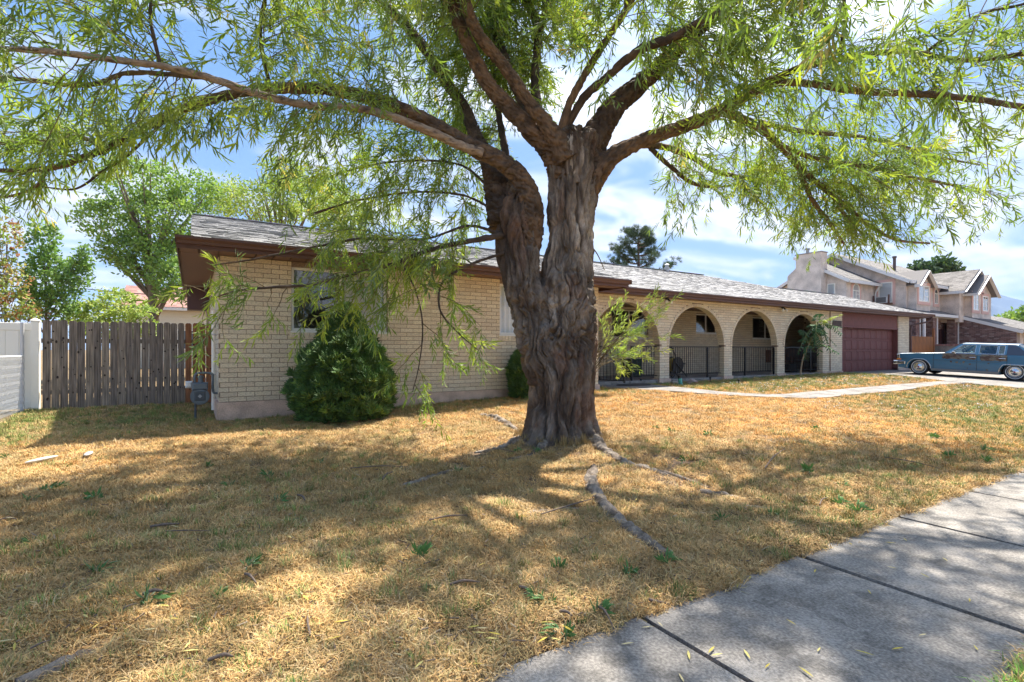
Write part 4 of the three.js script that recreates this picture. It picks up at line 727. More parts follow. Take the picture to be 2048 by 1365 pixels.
{ // chain link running to the street along the boundary
  const galv = mat([0.58, 0.585, 0.59], 0.5, { metalness: 0.25 }), X = -2.86, t = thing('chain_link_fence', 'low galvanised chain link fence running from the white corner post', 'fence', V(X, 0.1, -10)), y0 = 0.2, y1 = 1.28, z0 = -13.75, z1 = -6.3;
  part(t, 'post', cyl(V(X, 0, z0), V(X, 1.95, z0), 0.03, 0.03, 12), galv); for (const z of [-11.2, -8.7, -6.3]) part(t, 'post', cyl(V(X, 0, z), V(X, y1, z), 0.024, 0.024, 10), galv);
  part(t, 'top_rail', cyl(V(X, y1, z0), V(X, y1, z1), 0.021, 0.021, 10), galv);
  const wires = [], s = 0.075, n = Math.round((z1 - z0) / s), m = Math.round((y1 - y0) / s), wr = 0.0021;
  for (let i = 0; i <= n; i++) { const pts = []; for (let j = 0; j <= m; j++) pts.push(V(X + 0.026 + (j % 2 ? 0.003 : -0.003), y0 + j * s * (y1 - y0) / (m * s), z0 + i * s + (j % 2 ? s / 2 + 0.002 : -0.002) * 1)); for (let j = 0; j < m; j++) wires.push(prep(bar(pts[j], pts[j + 1], wr * 2))); const p2 = pts.map((p, j) => V(p.x, p.y, z0 + i * s + (j % 2 ? -s / 2 : 0))); for (let j = 0; j < m; j++) wires.push(prep(bar(p2[j], p2[j + 1], wr * 2))); }
  part(t, 'mesh', mergeGeometries(wires), galv, { kind: 'stuff' });
}
// ================================================================ shrubs
function juniper(name, label, cx, cz, prof, seed, n) { // prof: [height, radius] pairs
  const y0 = ground(cx, cz), t = thing(name, label, 'shrub', V(cx, y0, cz)), r = rng(seed);
  part(t, 'stem', merge([0, 1, 2].map(i => loft([V(cx + (i - 1) * 0.05, y0 - 0.05, cz), V(cx + (i - 1) * 0.12, y0 + 0.5, cz + 0.05 * i), V(cx + (i - 1) * 0.2, y0 + prof[prof.length - 1][0] * 0.8, cz)], [0.05, 0.015], 7, 0.1))), mat([0.12, 0.08, 0.055], 0.95));
  const geo = s => { const q = rng(s), list = []; for (let k = 0; k < 16; k++) { const a = q() * 6.28, o = 0.1 + 0.75 * q(), L = 0.05 + 0.06 * q(); const d = V(Math.cos(a) * Math.sin(o), Math.cos(o), Math.sin(a) * Math.sin(o)); list.push(prep(new THREE.ConeGeometry(0.011 + 0.005 * q(), L, 4, 1, true).translate(0, L / 2, 0).applyQuaternion(qTo(d)).translate(d.x * 0.03 * q(), 0.03 * q(), d.z * 0.03 * q()))); } return mergeGeometries(list); };
  const gs = [geo(seed + 1), geo(seed + 2)], ms = [[], []], cs = [[], []], H = prof[prof.length - 1][0];
  for (let i = 0; i < n; i++) {
    const h = Math.pow(r(), 0.85) * H, R = along(prof, h), a = r() * 6.2832, lump = 1 + 0.5 * fbm(Math.cos(a) * 3.0 + seed, h * 4, Math.sin(a) * 3.0, 3) + 0.3 * fbm(Math.cos(a) * 6, h * 8, Math.sin(a) * 6 + seed, 2), k = 1 - 0.28 * r() * r(), rad = R * lump * k;
    const p = V(Math.cos(a) * rad, h + 0.02, Math.sin(a) * rad), d = V(Math.cos(a), 0.75 + 0.5 * r(), Math.sin(a)).add(V((r() - 0.5) * 0.9, (r() - 0.5) * 0.6, (r() - 0.5) * 0.9)), v = r() < 0.5 ? 0 : 1;
    ms[v].push(M4(p, qTo(d, r() * 6), 0.8 + 0.7 * r())); const g = 0.7 + 0.7 * r(); cs[v].push(r() < 0.12 ? lin(0.18 * g, 0.28 * g, 0.04 * g) : lin(0.06 * g, 0.135 * g, 0.024 * g));
  }
  const m = new THREE.MeshPhysicalMaterial({ color: 0xffffff, roughness: 0.8, transmission: 0.12, thickness: 0, side: THREE.DoubleSide });
  gs.forEach((g, i) => copies(t, 'foliage', g, m, ms[i], cs[i])); return t;
}
{
  const c = G(680, 822); juniper('juniper_shrub', 'big cone shaped green juniper in front of the wide wing window', c.x - 0.22, -9.8, [[0, 0.68], [0.15, 0.8], [0.45, 0.86], [0.8, 0.79], [1.2, 0.58], [1.6, 0.33], [1.95, 0.13], [2.05, 0.02]], 61, 10500);
  const d = onZ(1043, 775, -10.35); juniper('juniper_shrub', 'narrow dark juniper half hidden behind the willow trunk at the brick wall', d.x + 0.1, -10.35, [[0, 0.26], [0.3, 0.33], [0.7, 0.33], [1.0, 0.2], [1.12, 0.05]], 67, 2600);
}
// ================================================================ gas meter and pipe on the side wall
{
  const grey = mat([0.12, 0.15, 0.175], 0.5, { metalness: 0.2 }), dark = mat([0.055, 0.07, 0.085], 0.5), z = -11.2, x = 0.12, gy = ground(x, z), t = thing('gas_meter', 'blue grey gas meter with bent pipes at the house corner', 'gas meter', V(x, gy, z));
  const drum = new THREE.CylinderGeometry(0.14, 0.14, 0.2, 28).rotateX(Math.PI / 2);
  part(t, 'body', merge([drum.clone().scale(1.05, 0.95, 1).translate(x, 0.54, z), new THREE.CylinderGeometry(0.155, 0.155, 0.035, 28).rotateX(Math.PI / 2).translate(x, 0.54, z + 0.045), new THREE.CylinderGeometry(0.155, 0.155, 0.035, 28).rotateX(Math.PI / 2).translate(x, 0.54, z - 0.055), cbox(x - 0.13, x + 0.13, 0.66, 0.80, z - 0.09, z + 0.1, 0.025)]), grey);
  part(t, 'index_cover', merge([cbox(x - 0.085, x + 0.085, 0.47, 0.64, z + 0.1, z + 0.125, 0.012)]), dark);
  part(t, 'emblem', new THREE.CylinderGeometry(0.035, 0.035, 0.005, 4).rotateX(Math.PI / 2).translate(x, 0.55, z + 0.128), mat([0.3, 0.32, 0.34], 0.4));
  part(t, 'register', cbox(x - 0.23, x - 0.115, 0.70, 0.83, z - 0.05, z + 0.06, 0.03), mat([0.55, 0.58, 0.6], 0.4));
  part(t, 'regulator', merge([new THREE.CylinderGeometry(0.035, 0.045, 0.14, 14).translate(x + 0.01, 0.86, z), new THREE.CylinderGeometry(0.055, 0.055, 0.025, 14).translate(x + 0.01, 0.9, z)]), grey);
  part(t, 'pipe', merge([pathTube([V(x - 0.08, 0.78, z), V(x - 0.08, 0.92, z), V(x - 0.05, 0.965, z), V(x + 0.15, 0.97, z), V(x + 0.2, 0.95, z), V(x + 0.21, 0.88, z), V(x + 0.21, 0.66, z), V(x + 0.225, 0.60, z), V(x + 0.3, 0.585, z)], 0.022, 10, 0.02)]), grey);
  part(t, 'riser', cyl(V(x - 0.07, gy - 0.05, z), V(x - 0.07, 0.44, z), 0.02, 0.02, 10), dark);
  const cv = thing('conduit_pipe', 'white plastic conduit running down the side wall behind the gas meter', 'pipe', V(0.35, 0.2, -11.9));
  part(cv, 'pipe', merge([cyl(V(0.36, 0.2, -11.9), V(0.36, 2.2, -11.9), 0.035, 0.035, 12)]), matVinyl); part(cv, 'bracket', merge([0.9, 1.7].map(y => box(0.31, 0.405, y, y + 0.03, -11.945, -11.862))), mat([0.5, 0.5, 0.5], 0.4, { metalness: 0.6 }));
}
// ================================================================ porch rails
function railing(label, x0, x1, posts, z = AZ - 0.13) {
  const t = thing('porch_railing', label, 'railing', V((x0 + x1) / 2, SLAB, z), 'black iron railings between the porch arches'), top = 1.53, low = 0.56;
  part(t, 'top_rail', box(x0, x1, top - 0.035, top, z - 0.02, z + 0.02), matBlack); part(t, 'bottom_rail', box(x0, x1, low - 0.025, low, z - 0.015, z + 0.015), matBlack);
  for (const x of posts) part(t, 'post', box(x - 0.025, x + 0.025, SLAB, top - 0.036, z - 0.025, z + 0.025), matBlack);
  const n = Math.round((x1 - x0) / 0.115), g = box(-0.0075, 0.0075, low + 0.001, top - 0.036, -0.0075, 0.0075).translate(0, -SLAB, 0);
  for (let i = 1; i < n; i++) { const x = x0 + (x1 - x0) * i / n; if (posts.some(p => Math.abs(p - x) < 0.04)) continue; piece(t, 'baluster', g, matBlack, V(x, SLAB, z)); }
}
railing('black iron railing panel fixed right of the open porch gate', onZ(1262, 700, AZ - 0.13).x, 13.29, [onZ(1262, 700, AZ - 0.13).x + 0.03]);
railing('black iron railing across the arch behind the hose reel', 13.79, 16.73, [13.83, onZ(1415, 700, AZ - 0.13).x]);
railing('black iron railing across the arch with the wooden wall box', 17.24, 20.17, [onZ(1490, 700, AZ - 0.13).x, onZ(1548, 700, AZ - 0.13).x]);
railing('black iron railing across the arch behind the sapling', 20.74, 23.69, [20.78, onZ(1621, 700, AZ - 0.13).x]);
{ // gate leaf standing open
  const a = V(10.36, 0, AZ - 0.12), b = V(10.75, 0, AZ + 0.95), t = thing('porch_gate', 'black iron porch gate swung open toward the lawn', 'gate', V(10.5, SLAB, AZ + 0.3)), at = (u, y) => a.clone().lerp(b, u).setY(y);
  part(t, 'frame', merge([bar(at(0, 1.5), at(1, 1.5), 0.035), bar(at(0, 0.5), at(1, 0.5), 0.03), bar(at(0, 0.43), at(0, 1.52), 0.045), bar(at(1, 0.43), at(1, 1.52), 0.045)]), matBlack);
  for (let i = 1; i < 10; i++) part(t, 'bar', bar(at(i / 10, 0.51), at(i / 10, 1.49), 0.014), matBlack);
}
// ================================================================ things on the porch
const matWoodO = mat([0.30, 0.115, 0.04], 0.6, { map: rep(woodTex, 2, 2) });
{
  const fl = SLAB, put = (px, py, lift = 0) => { const r = ray(px, py), t = (fl + lift - 1.41) / r.y; return EYE.clone().addScaledVector(r, t); };
  { // hose reel cart
    const c = V(15.0, fl, -12.75), t = thing('hose_reel_cart', 'dark hose reel cart with yellow wound hose behind the porch railing', 'hose reel', c.clone());
    const dk = mat([0.035, 0.03, 0.028], 0.6);
    for (const s of [-1, 1]) { part(t, 'side_frame', merge([pathTube([c.clone().add(V(-0.42, 0.02, s * 0.2)), c.clone().add(V(-0.3, 0.35, s * 0.2)), c.clone().add(V(-0.2, 0.75, s * 0.2)), c.clone().add(V(-0.38, 1.1, s * 0.2))], 0.02, 8), bar(c.clone().add(V(-0.22, 0.6, s * 0.2)), c.clone().add(V(0.42, 0.03, s * 0.2)), 0.035)]), dk); part(t, 'drum_flange', new THREE.CylinderGeometry(0.3, 0.3, 0.025, 28).rotateX(Math.PI / 2).translate(c.x, c.y + 0.45, c.z + s * 0.15), dk); }
    part(t, 'hose', merge([-2, -1, 0, 1, 2].flatMap(k => [0.22, 0.25].map(R => new THREE.TorusGeometry(R + 0.01 * (k % 2), 0.018, 8, 30).translate(c.x, c.y + 0.45, c.z + k * 0.045)))), mat([0.42, 0.31, 0.05], 0.6));
    part(t, 'handle', bar(c.clone().add(V(-0.38, 1.09, -0.21)), c.clone().add(V(-0.38, 1.09, 0.21)), 0.03), dk);
    part(t, 'crank', merge([bar(c.clone().add(V(0, 0.45, 0.2)), c.clone().add(V(0.22, 0.5, 0.2)), 0.02), cyl(c.clone().add(V(0.22, 0.5, 0.19)), c.clone().add(V(0.22, 0.5, 0.3)), 0.02, 0.02, 8)]), dk);
    part(t, 'wheel', new THREE.TorusGeometry(0.09, 0.025, 8, 20).translate(c.x - 0.38, c.y + 0.115, c.z + 0.24), dk);
  }
  { const c = V(14.0, fl, -13.9), t = thing('storage_bin', 'dark green ribbed storage bin standing against the porch wall', 'bin', c), dg = mat([0.02, 0.05, 0.04], 0.6);
    part(t, 'body', cbox(c.x - 0.28, c.x + 0.28, fl, fl + 0.62, c.z - 0.25, c.z + 0.25, 0.02), dg); part(t, 'lid', cbox(c.x - 0.3, c.x + 0.3, fl + 0.621, fl + 0.67, c.z - 0.27, c.z + 0.27, 0.015), dg);
    for (let i = -2; i <= 2; i++) part(t, 'rib', box(c.x + i * 0.11 - 0.015, c.x + i * 0.11 + 0.015, fl + 0.04, fl + 0.58, c.z + 0.25, c.z + 0.265), dg); }
  { const c = V(18.4, fl, -13.6).setX(onZ(1360, 735, -13.3).x), t = thing('cardboard_box', 'dark box on the porch floor behind the hose reel', 'box', V(c.x - 0.5, fl, -13.6)); part(t, 'carton', cbox(c.x - 0.8, c.x - 0.25, fl, fl + 0.42, -13.85, -13.4, 0.01), mat([0.11, 0.07, 0.05], 0.85)); part(t, 'flap', box(c.x - 0.79, c.x - 0.26, fl + 0.421, fl + 0.43, -13.84, -13.63), mat([0.14, 0.09, 0.06], 0.85)); }
  { // hand tool lying by the wall
    const a = put(1229, 741, 0.1), b = put(1243, 751, 0.03), m = a.clone().lerp(b, 0.45), t = thing('garden_tool', 'yellow and black handled garden tool lying on the porch floor', 'tool', b.clone().setY(fl));
    part(t, 'handle', cyl(b.clone().setY(fl + 0.025), m.clone().setY(fl + 0.12), 0.022, 0.026, 10), mat([0.02, 0.02, 0.022], 0.5)); part(t, 'grip', cyl(m.clone().setY(fl + 0.121), a.clone().lerp(m, 0.3).setY(fl + 0.17), 0.028, 0.028, 10), mat([0.55, 0.36, 0.02], 0.5)); part(t, 'head', merge([bar(a.clone().lerp(m, 0.28).setY(fl + 0.172), a.clone().setY(fl + 0.2), 0.05), bar(a.clone().add(V(-0.06, 0, 0.05)).setY(fl + 0.2), a.clone().add(V(0.06, 0, -0.05)).setY(fl + 0.24), 0.04)]), mat([0.22, 0.06, 0.03], 0.6)); }
  { // dark bundle beside the gate
    const c = V(10.55, fl, -12.45), t = thing('folded_stroller', 'black folded cart lying on the porch beside the open gate', 'cart', c);
    part(t, 'frame', merge([pathTube([c.clone().add(V(-0.3, 0.05, 0)), c.clone().add(V(0, 0.22, 0.05)), c.clone().add(V(0.4, 0.08, 0))], 0.025, 8), pathTube([c.clone().add(V(-0.25, 0.25, -0.1)), c.clone().add(V(0.1, 0.32, 0)), c.clone().add(V(0.45, 0.16, 0.05))], 0.025, 8)]), matBlack);
    for (const [dx, dz] of [[-0.25, 0.1], [0.35, 0.12]]) part(t, 'wheel', new THREE.TorusGeometry(0.085, 0.022, 8, 18).translate(c.x + dx, fl + 0.108, c.z + dz), matBlack); }
  { // wooden wall box
    const x0 = onZ(1531, 705, BZ).x, x1 = onZ(1543, 705, BZ).x, t = thing('wall_box', 'reddish wooden wall box with small niche hung on the porch wall', 'wall box', V((x0 + x1) / 2, 0.85, BZ + 0.02));
    part(t, 'back_board', cbox(x0, x1, 0.78, 1.4, BZ + 0.005, BZ + 0.04, 0.01), matWoodO); part(t, 'side', box(x0, x0 + 0.05, 0.9, 1.32, BZ + 0.041, BZ + 0.2), matWoodO); part(t, 'side', box(x1 - 0.05, x1, 0.9, 1.32, BZ + 0.041, BZ + 0.2), matWoodO);
    part(t, 'shelf', box(x0, x1, 0.85, 0.899, BZ + 0.041, BZ + 0.22), matWoodO); part(t, 'top', box(x0, x1, 1.321, 1.36, BZ + 0.041, BZ + 0.22), matWoodO); }
  { // carved bench
    const x0 = 24.8, x1 = 26.7, z = -14.2, t = thing('wooden_bench', 'carved reddish wooden bench at the shaded end of the porch', 'bench', V((x0 + x1) / 2, fl, z));
    part(t, 'seat', cbox(x0, x1, fl + 0.42, fl + 0.47, z - 0.25, z + 0.28, 0.01), matWoodO);
    const s = new THREE.Shape([[x0, 0], [x1, 0], [x1, 0.5], [lerp(x0, x1, 0.75), 0.55], [lerp(x0, x1, 0.5), 0.66], [lerp(x0, x1, 0.25), 0.55], [x0, 0.5]].map(a => new THREE.Vector2(...a)));
    for (let i = 0; i < 5; i++) { const a = lerp(x0, x1, 0.36 + i * 0.07); s.holes.push(new THREE.Path(rect(a - 0.03, a + 0.03, 0.15, 0.48 - 0.05 * Math.abs(i - 2)).map(q => new THREE.Vector2(...q)))); }
    part(t, 'backrest', boxUV(new THREE.ExtrudeGeometry(s, { depth: 0.04, bevelEnabled: false }).translate(0, fl + 0.5, z - 0.24)), matWoodO);
    for (const x of [x0 + 0.04, x1 - 0.04]) { part(t, 'armrest', cbox(x - 0.04, x + 0.04, fl + 0.66, fl + 0.71, z - 0.2, z + 0.3, 0.01), matWoodO); for (const dz of [-0.2, 0.24]) part(t, 'leg', box(x - 0.035, x + 0.035, fl, fl + (dz > 0 ? 0.659 : 0.419), z + dz - 0.03, z + dz + 0.03), matWoodO); } }
  { const c = V(22.8, fl, -12.9), t = thing('pet_crate', 'small black crate on the floor beside the bench', 'crate', c); part(t, 'base', cbox(c.x - 0.25, c.x + 0.25, fl, fl + 0.06, c.z - 0.2, c.z + 0.2, 0.01), matBlack); part(t, 'shell', cbox(c.x - 0.24, c.x + 0.24, fl + 0.061, fl + 0.36, c.z - 0.19, c.z + 0.19, 0.03), matBlack); }
  { const g = G(1268, 772.5), t = single('doormat', new THREE.CylinderGeometry(0.62, 0.64, 0.014, 40).scale(1, 1, 0.62).translate(g.x, ground(g.x, g.z) + 0.042, g.z), mat([0.05, 0.042, 0.036], 0.98, { map: rep(speckTex, 3) }), 'dark oval doormat on the path before the open gate', 'mat'); }
  { const g = G(1362, 771), t = thing('bottle', 'turquoise bottle with black cap leaning in the grass by the porch', 'bottle', g.clone()), d = V(-0.22, 1, 0).normalize(), q = k => g.clone().addScaledVector(d, k);
    part(t, 'body', cyl(q(-0.03), q(0.23), 0.062, 0.062, 20), mat([0.10, 0.42, 0.40], 0.3)); part(t, 'cap', merge([cyl(q(0.231), q(0.27), 0.066, 0.06, 18), cyl(q(0.27), q(0.33), 0.05, 0.055, 16)]), mat([0.02, 0.02, 0.025], 0.4)); }
  const rg = (s, seed) => { const g = new THREE.IcosahedronGeometry(s, 2), p = g.attributes.position, v = V(0, 0, 0); for (let i = 0; i < p.count; i++) { v.fromBufferAttribute(p, i); v.multiplyScalar(1 + 0.5 * fbm(v.x * 6 / s * 0.2 + seed, v.y * 6 / s * 0.2, v.z * 6 / s * 0.2, 2)); p.setXYZ(i, v.x, v.y * 0.6, v.z); } g.computeVertexNormals(); return prep(g); };
  const rockSpots = [[1350, 769, 0.12, 'pale rock in the grass left of the turquoise bottle'], [1377, 769, 0.1, 'brown rock in the grass right of the turquoise bottle'], [1386, 767, 0.16, 'pinkish flat stone lying at the porch edge']];
  rockSpots.forEach(([px, py, s, l], i) => { const g = G(px, py); single('rock', rg(s, i * 7).translate(g.x, ground(g.x, g.z) + s * 0.3, g.z), mat([[0.38, 0.34, 0.28], [0.2, 0.15, 0.11], [0.42, 0.32, 0.29]][i], 0.95, { map: rep(speckTex, 2) }), l, 'rock', 'rocks by the porch edge'); });
  for (const [px, py, l] of [[1282, 769, 'small black stake light beside the doormat'], [1421, 764, 'small black stake light before the hose reel arch'], [1478, 769, 'small black stake light before the wall box arch']]) { const g = G(px, py), t = thing('stake_light', l, 'garden light', V(g.x, ground(g.x, g.z), g.z), 'stake lights along the porch'); const y = ground(g.x, g.z); part(t, 'stake', cyl(V(g.x, y - 0.05, g.z), V(g.x, y + 0.1, g.z), 0.008, 0.012, 8), matBlack); part(t, 'head', merge([cyl(V(g.x, y + 0.1, g.z), V(g.x, y + 0.15, g.z), 0.025, 0.035, 12), cyl(V(g.x, y + 0.151, g.z), V(g.x, y + 0.17, g.z), 0.045, 0.03, 12)]), matBlack); }
}
// ================================================================ sapling with long feathered leaves
{
  const g = G(1601, 753), base = V(g.x, ground(g.x, g.z), g.z), D = project(base)[2], t = thing('sapling', 'young tree with long feathered leaves leaning before the last porch arch', 'sapling', base), r = rng(90);
  const stem = [base.clone().setY(base.y - 0.05), P(1603, 735, D), P(1608, 712, D), P(1618, 690, D - 0.1), P(1628, 665, D - 0.15), P(1634, 645, D - 0.2)];
  part(t, 'trunk', loft(stem, [0.04, 0.027, 0.023, 0.02, 0.016, 0.01], 9, 0.05), mat([0.33, 0.25, 0.16], 0.85));
  const leafG = blade(0.24, 0.07, 0.3), green = [lin(0.035, 0.10, 0.04), lin(0.05, 0.13, 0.045), lin(0.07, 0.15, 0.05), lin(0.3, 0.36, 0.06)], m = leafMat([1, 1, 1], 0.25), ms = [], cs = [], ribs = [];
  const fr = [[1652, 632, 0.4], [1640, 628, 0.3], [1668, 640, 0.5], [1681, 629, 0.1, 3], [1680, 654, 0.3], [1683, 668, 0.2], [1672, 690, 0.5], [1660, 702, 0.6], [1640, 706, 0.5], [1625, 700, -0.2], [1604, 660, -0.3], [1600, 680, -0.4], [1597, 705, 0.4], [1612, 718, 0.5], [1650, 665, 0.7], [1645, 690, 0.8], [1620, 650, 0.3], [1632, 690, 0.7], [1660, 650, 0.2, 3], [1675, 705, 0.3], [1655, 680, 0.3]];
  fr.forEach(([px, py, dd, col]) => {
    const a = stem[3 + Math.floor(r() * 2.99)].clone(), b = P(px, py, D - dd * 1.2), mid = a.clone().lerp(b, 0.5).add(V(0, 0.16, 0)), c = new THREE.CatmullRomCurve3([a, mid, b]);
    ribs.push(prep(loft([a, mid, b], [0.01, 0.004], 5, 0.08, null, false)));
    const n = 13, L = c.getLength();
    for (let i = 2; i <= n; i++) for (const s of [-1, 1]) { const u = i / n, p = c.getPoint(u), T = c.getTangent(u), side = new THREE.Vector3().crossVectors(T, V(0, 1, 0)).normalize().multiplyScalar(s); const d = side.multiplyScalar(0.9).addScaledVector(T, 0.45).add(V(0, -0.45 - 0.2 * r(), 0)); ms.push(M4(p.clone().sub(base), qTo(d, r() * 1.2 - 0.6), (0.75 + 0.4 * r()) * (1.05 - 0.35 * u))); cs.push(green[col ?? Math.floor(r() * 3)]); }
  });
  part(t, 'leaf_stalks', merge(ribs), mat([0.2, 0.22, 0.07], 0.7)); copies(t, 'leaflets', leafG, m, ms, cs);
}

// ================================================================ the parked saloon
{
  const car = new THREE.Group(); car.name = 'parked_car'; scene.add(car); baseOf.set(car, V(0, 0, 0));
  tag(car, 'old blue saloon car with rust patches and whitewall tyres on the driveway', 'car');
  car.position.set(26.2 + 0.97, 0.357 + 0.04 * 0.84, -10.15);
  car.quaternion.copy(qY(-Math.PI / 2)).multiply(new THREE.Quaternion().setFromAxisAngle(V(0, 0, 1), -0.04));
  const pt = (parent, name, g, m, o = {}) => part(parent, name, g, m, { ...o, local: true });
  const inBox = (x, y, a, b, c, d) => ss(a - 0.06, a + 0.08, x) * ss(b + 0.06, b - 0.08, x) * ss(c - 0.05, c + 0.06, y) * ss(d + 0.03, d - 0.02, y);
  const spots = [[1.93, 0.62, 0.035], [2.12, 0.6, 0.05], [2.33, 0.615, 0.045], [2.53, 0.55, 0.035], [2.22, 0.55, 0.02], [3.05, 0.35, 0.04], [3.5, 0.34, 0.1], [3.64, 0.38, 0.06], [3.7, 0.62, 0.03], [2.45, 0.38, 0.02], [3.1, 0.6, 0.03]];
  const bodyTex = tex(1024, 256, (u, v) => {
    const x = u * 6, y = v * 1.2, n = fbm(x * 5, y * 7, 3, 4), f = fbm(x * 22, y * 30, 8, 3);
    let a = Math.max(inBox(x, y, 1.62, 2.74, 0.72, 1.0), inBox(x, y, 2.82, 3.62, 0.70, 1.0) * 0.95); a = ss(0.28, 0.5, a * (0.75 + 1.1 * n + 0.35 * f));
    for (const [sx, sy, sr] of spots) a = Math.max(a, ss(1.15, 0.6, Math.hypot(x - sx, y - sy) / sr - f * 1.2));
    const core = ss(0.0, 0.35, n + 0.5 * f + 0.1), rust = mixc([0.42, 0.38, 0.32], [0.26, 0.15, 0.10], core), fade = 0.5 + 0.5 * fbm(x * 1.5, y * 2, 5, 3);
    const paint = mixc([0.16, 0.36, 0.48], [0.22, 0.44, 0.55], fade); return mixc(paint, rust, a);
  });
  bodyTex.wrapS = bodyTex.wrapT = THREE.ClampToEdgeWrapping;
  const paintMat = new THREE.MeshPhysicalMaterial({ color: lin(0.9, 0.9, 0.9), map: bodyTex, roughness: 0.42, metalness: 0.0, clearcoat: 0.35, clearcoatRoughness: 0.25 });
  const side = g => { const p = g.attributes.position, u = g.attributes.uv; for (let i = 0; i < p.count; i++) u.setXY(i, p.getX(i) / 6, p.getY(i) / 1.2); return g; };
  const chrome = mat([0.62, 0.62, 0.62], 0.18, { metalness: 1 }), rubber = mat([0.02, 0.02, 0.021], 0.85), white = mat([0.7, 0.69, 0.66], 0.7), grey = mat([0.16, 0.16, 0.155], 0.5), vinyl = mat([0.045, 0.065, 0.10], 0.7), glass = phys([0.82, 0.9, 0.9], 0.02, { transmission: 1, thickness: 0, ior: 1.52 }), inside = mat([0.05, 0.065, 0.09], 0.8), blue = mat([0.075, 0.20, 0.30], 0.35);
  const arch = (s, cx, cy, r, flat) => { for (let i = 0; i <= 14; i++) { const t = Math.PI - i / 14 * Math.PI; s.push([cx + r * 1.05 * Math.cos(t), cy + Math.min(flat, r * Math.sin(t))]); } };
  const R = 0.335, fx = 0.84, rx = 3.84, hub = R;
  let s = [[0.12, 0.30], [0.42, 0.26]]; arch(s, fx, 0.3, 0.39, 0.36); s.push([1.3, 0.22], [3.38, 0.22]); arch(s, rx, 0.3, 0.41, 0.29); s.push([4.4, 0.28], [5.38, 0.34], [5.42, 0.6], [5.36, 0.86], [5.2, 0.90], [4.3, 0.945], [3.6, 0.955], [1.75, 0.955], [1.2, 0.915], [0.6, 0.885], [0.16, 0.85], [0.1, 0.82], [0.09, 0.5]);
  const half = 0.9; const bodyG = side(prep(new THREE.ExtrudeGeometry(new THREE.Shape(s.map(a => new THREE.Vector2(...a))), { depth: half * 2, bevelEnabled: true, bevelSize: 0.03, bevelThickness: 0.06, bevelSegments: 4 }).translate(0, 0, -half)));
  { const p = bodyG.attributes.position; for (let i = 0; i < p.count; i++) { const y = p.getY(i), z = p.getZ(i), k = 1 - 0.05 * Math.pow(Math.abs(y - 0.62) / 0.4, 2); p.setZ(i, z * k); } bodyG.computeVertexNormals(); }
  pt(car, 'body', bodyG, paintMat);
  for (const z of [-1, 1]) {
    pt(car, 'rocker_trim', box(1.28, 3.4, 0.215, 0.30, z * 0.945 - 0.012, z * 0.945 + 0.012), grey);
    pt(car, 'side_moulding', merge([box(1.3, 3.42, 0.655, 0.675, z * 0.958 - 0.012, z * 0.958 + 0.012), box(0.2, 0.44, 0.655, 0.675, z * 0.958 - 0.01, z * 0.958 + 0.01)]), mat([0.05, 0.09, 0.12], 0.5));
    pt(car, 'belt_trim', box(0.55, 3.62, 0.905, 0.918, z * 0.945 - 0.008, z * 0.945 + 0.008), chrome);
    for (const [cx, r, fl] of [[fx, 0.40, 0.37], [rx, 0.42, 0.30]]) { const pts = []; for (let i = 0; i <= 16; i++) { const t = Math.PI - i / 16 * Math.PI; pts.push(V(cx + r * 1.05 * Math.cos(t), 0.3 + Math.min(fl, r * Math.sin(t)), z * 0.955)); } pt(car, 'arch_trim', pathTube(pts, 0.014, 6, 0.05), chrome); }
    for (const x of [1.35, 2.74, 3.62]) pt(car, 'door_gap', box(x - 0.006, x + 0.006, 0.31, 0.9, z * 0.957 - 0.004, z * 0.957 + 0.004), rubber);
    for (const x of [2.5, 3.38]) pt(car, 'door_handle', cbox(x, x + 0.2, 0.80, 0.83, z * 0.95 - 0.025, z * 0.95 + 0.025, 0.01), chrome);
  }
  // wheels
  for (const [x, z] of [[fx, 1], [rx, 1], [fx, -1], [rx, -1]]) {
    const w = new THREE.Group(); w.name = 'wheel'; car.add(w); baseOf.set(w, V(0, 0, 0)); w.position.set(x, hub, z * 0.8); if (z < 0) w.rotation.y = Math.PI;
    const lathe = pr => new THREE.LatheGeometry(pr.map(a => new THREE.Vector2(...a)), 44).rotateX(Math.PI / 2);
    pt(w, 'tyre', lathe([[0.21, -0.1], [0.3, -0.11], [0.33, -0.085], [0.335, -0.05], [0.335, 0.05], [0.33, 0.085], [0.3, 0.11], [0.21, 0.1], [0.19, 0.07], [0.19, -0.07], [0.21, -0.1]]), rubber);
    pt(w, 'whitewall', lathe([[0.245, 0.1055], [0.249, 0.1105], [0.263, 0.1115], [0.266, 0.1085]]), white);
    pt(w, 'rim', lathe([[0.001, 0.02], [0.21, 0.05], [0.215, 0.1], [0.205, 0.108], [0.185, 0.085]]), mat([0.35, 0.35, 0.35], 0.35, { metalness: 0.8 }));
    pt(w, 'hub_cap', lathe([[0.185, 0.086], [0.17, 0.11], [0.15, 0.095], [0.11, 0.1], [0.09, 0.125], [0.06, 0.12], [0.045, 0.14], [0.001, 0.145]]), chrome);
    pt(w, 'emblem', new THREE.CylinderGeometry(0.03, 0.03, 0.006, 16).rotateX(Math.PI / 2).translate(0, 0, 0.147), mat([0.35, 0.03, 0.04], 0.4));
  }
  pt(car, 'underbody', box(0.4, 5.2, 0.2, 0.4, -0.6, 0.6), rubber);
  // front: bumper, grille, lamps
  pt(car, 'front_bumper', merge([cbox(-0.1, 0.04, 0.4, 0.56, -0.95, 0.95, 0.03), cbox(0.02, 0.35, 0.41, 0.55, 0.9, 0.965, 0.02), cbox(0.02, 0.35, 0.41, 0.55, -0.965, -0.9, 0.02)]), chrome);
  pt(car, 'bumper_strip', merge([box(-0.115, -0.1, 0.46, 0.5, -0.93, 0.93)]), rubber);
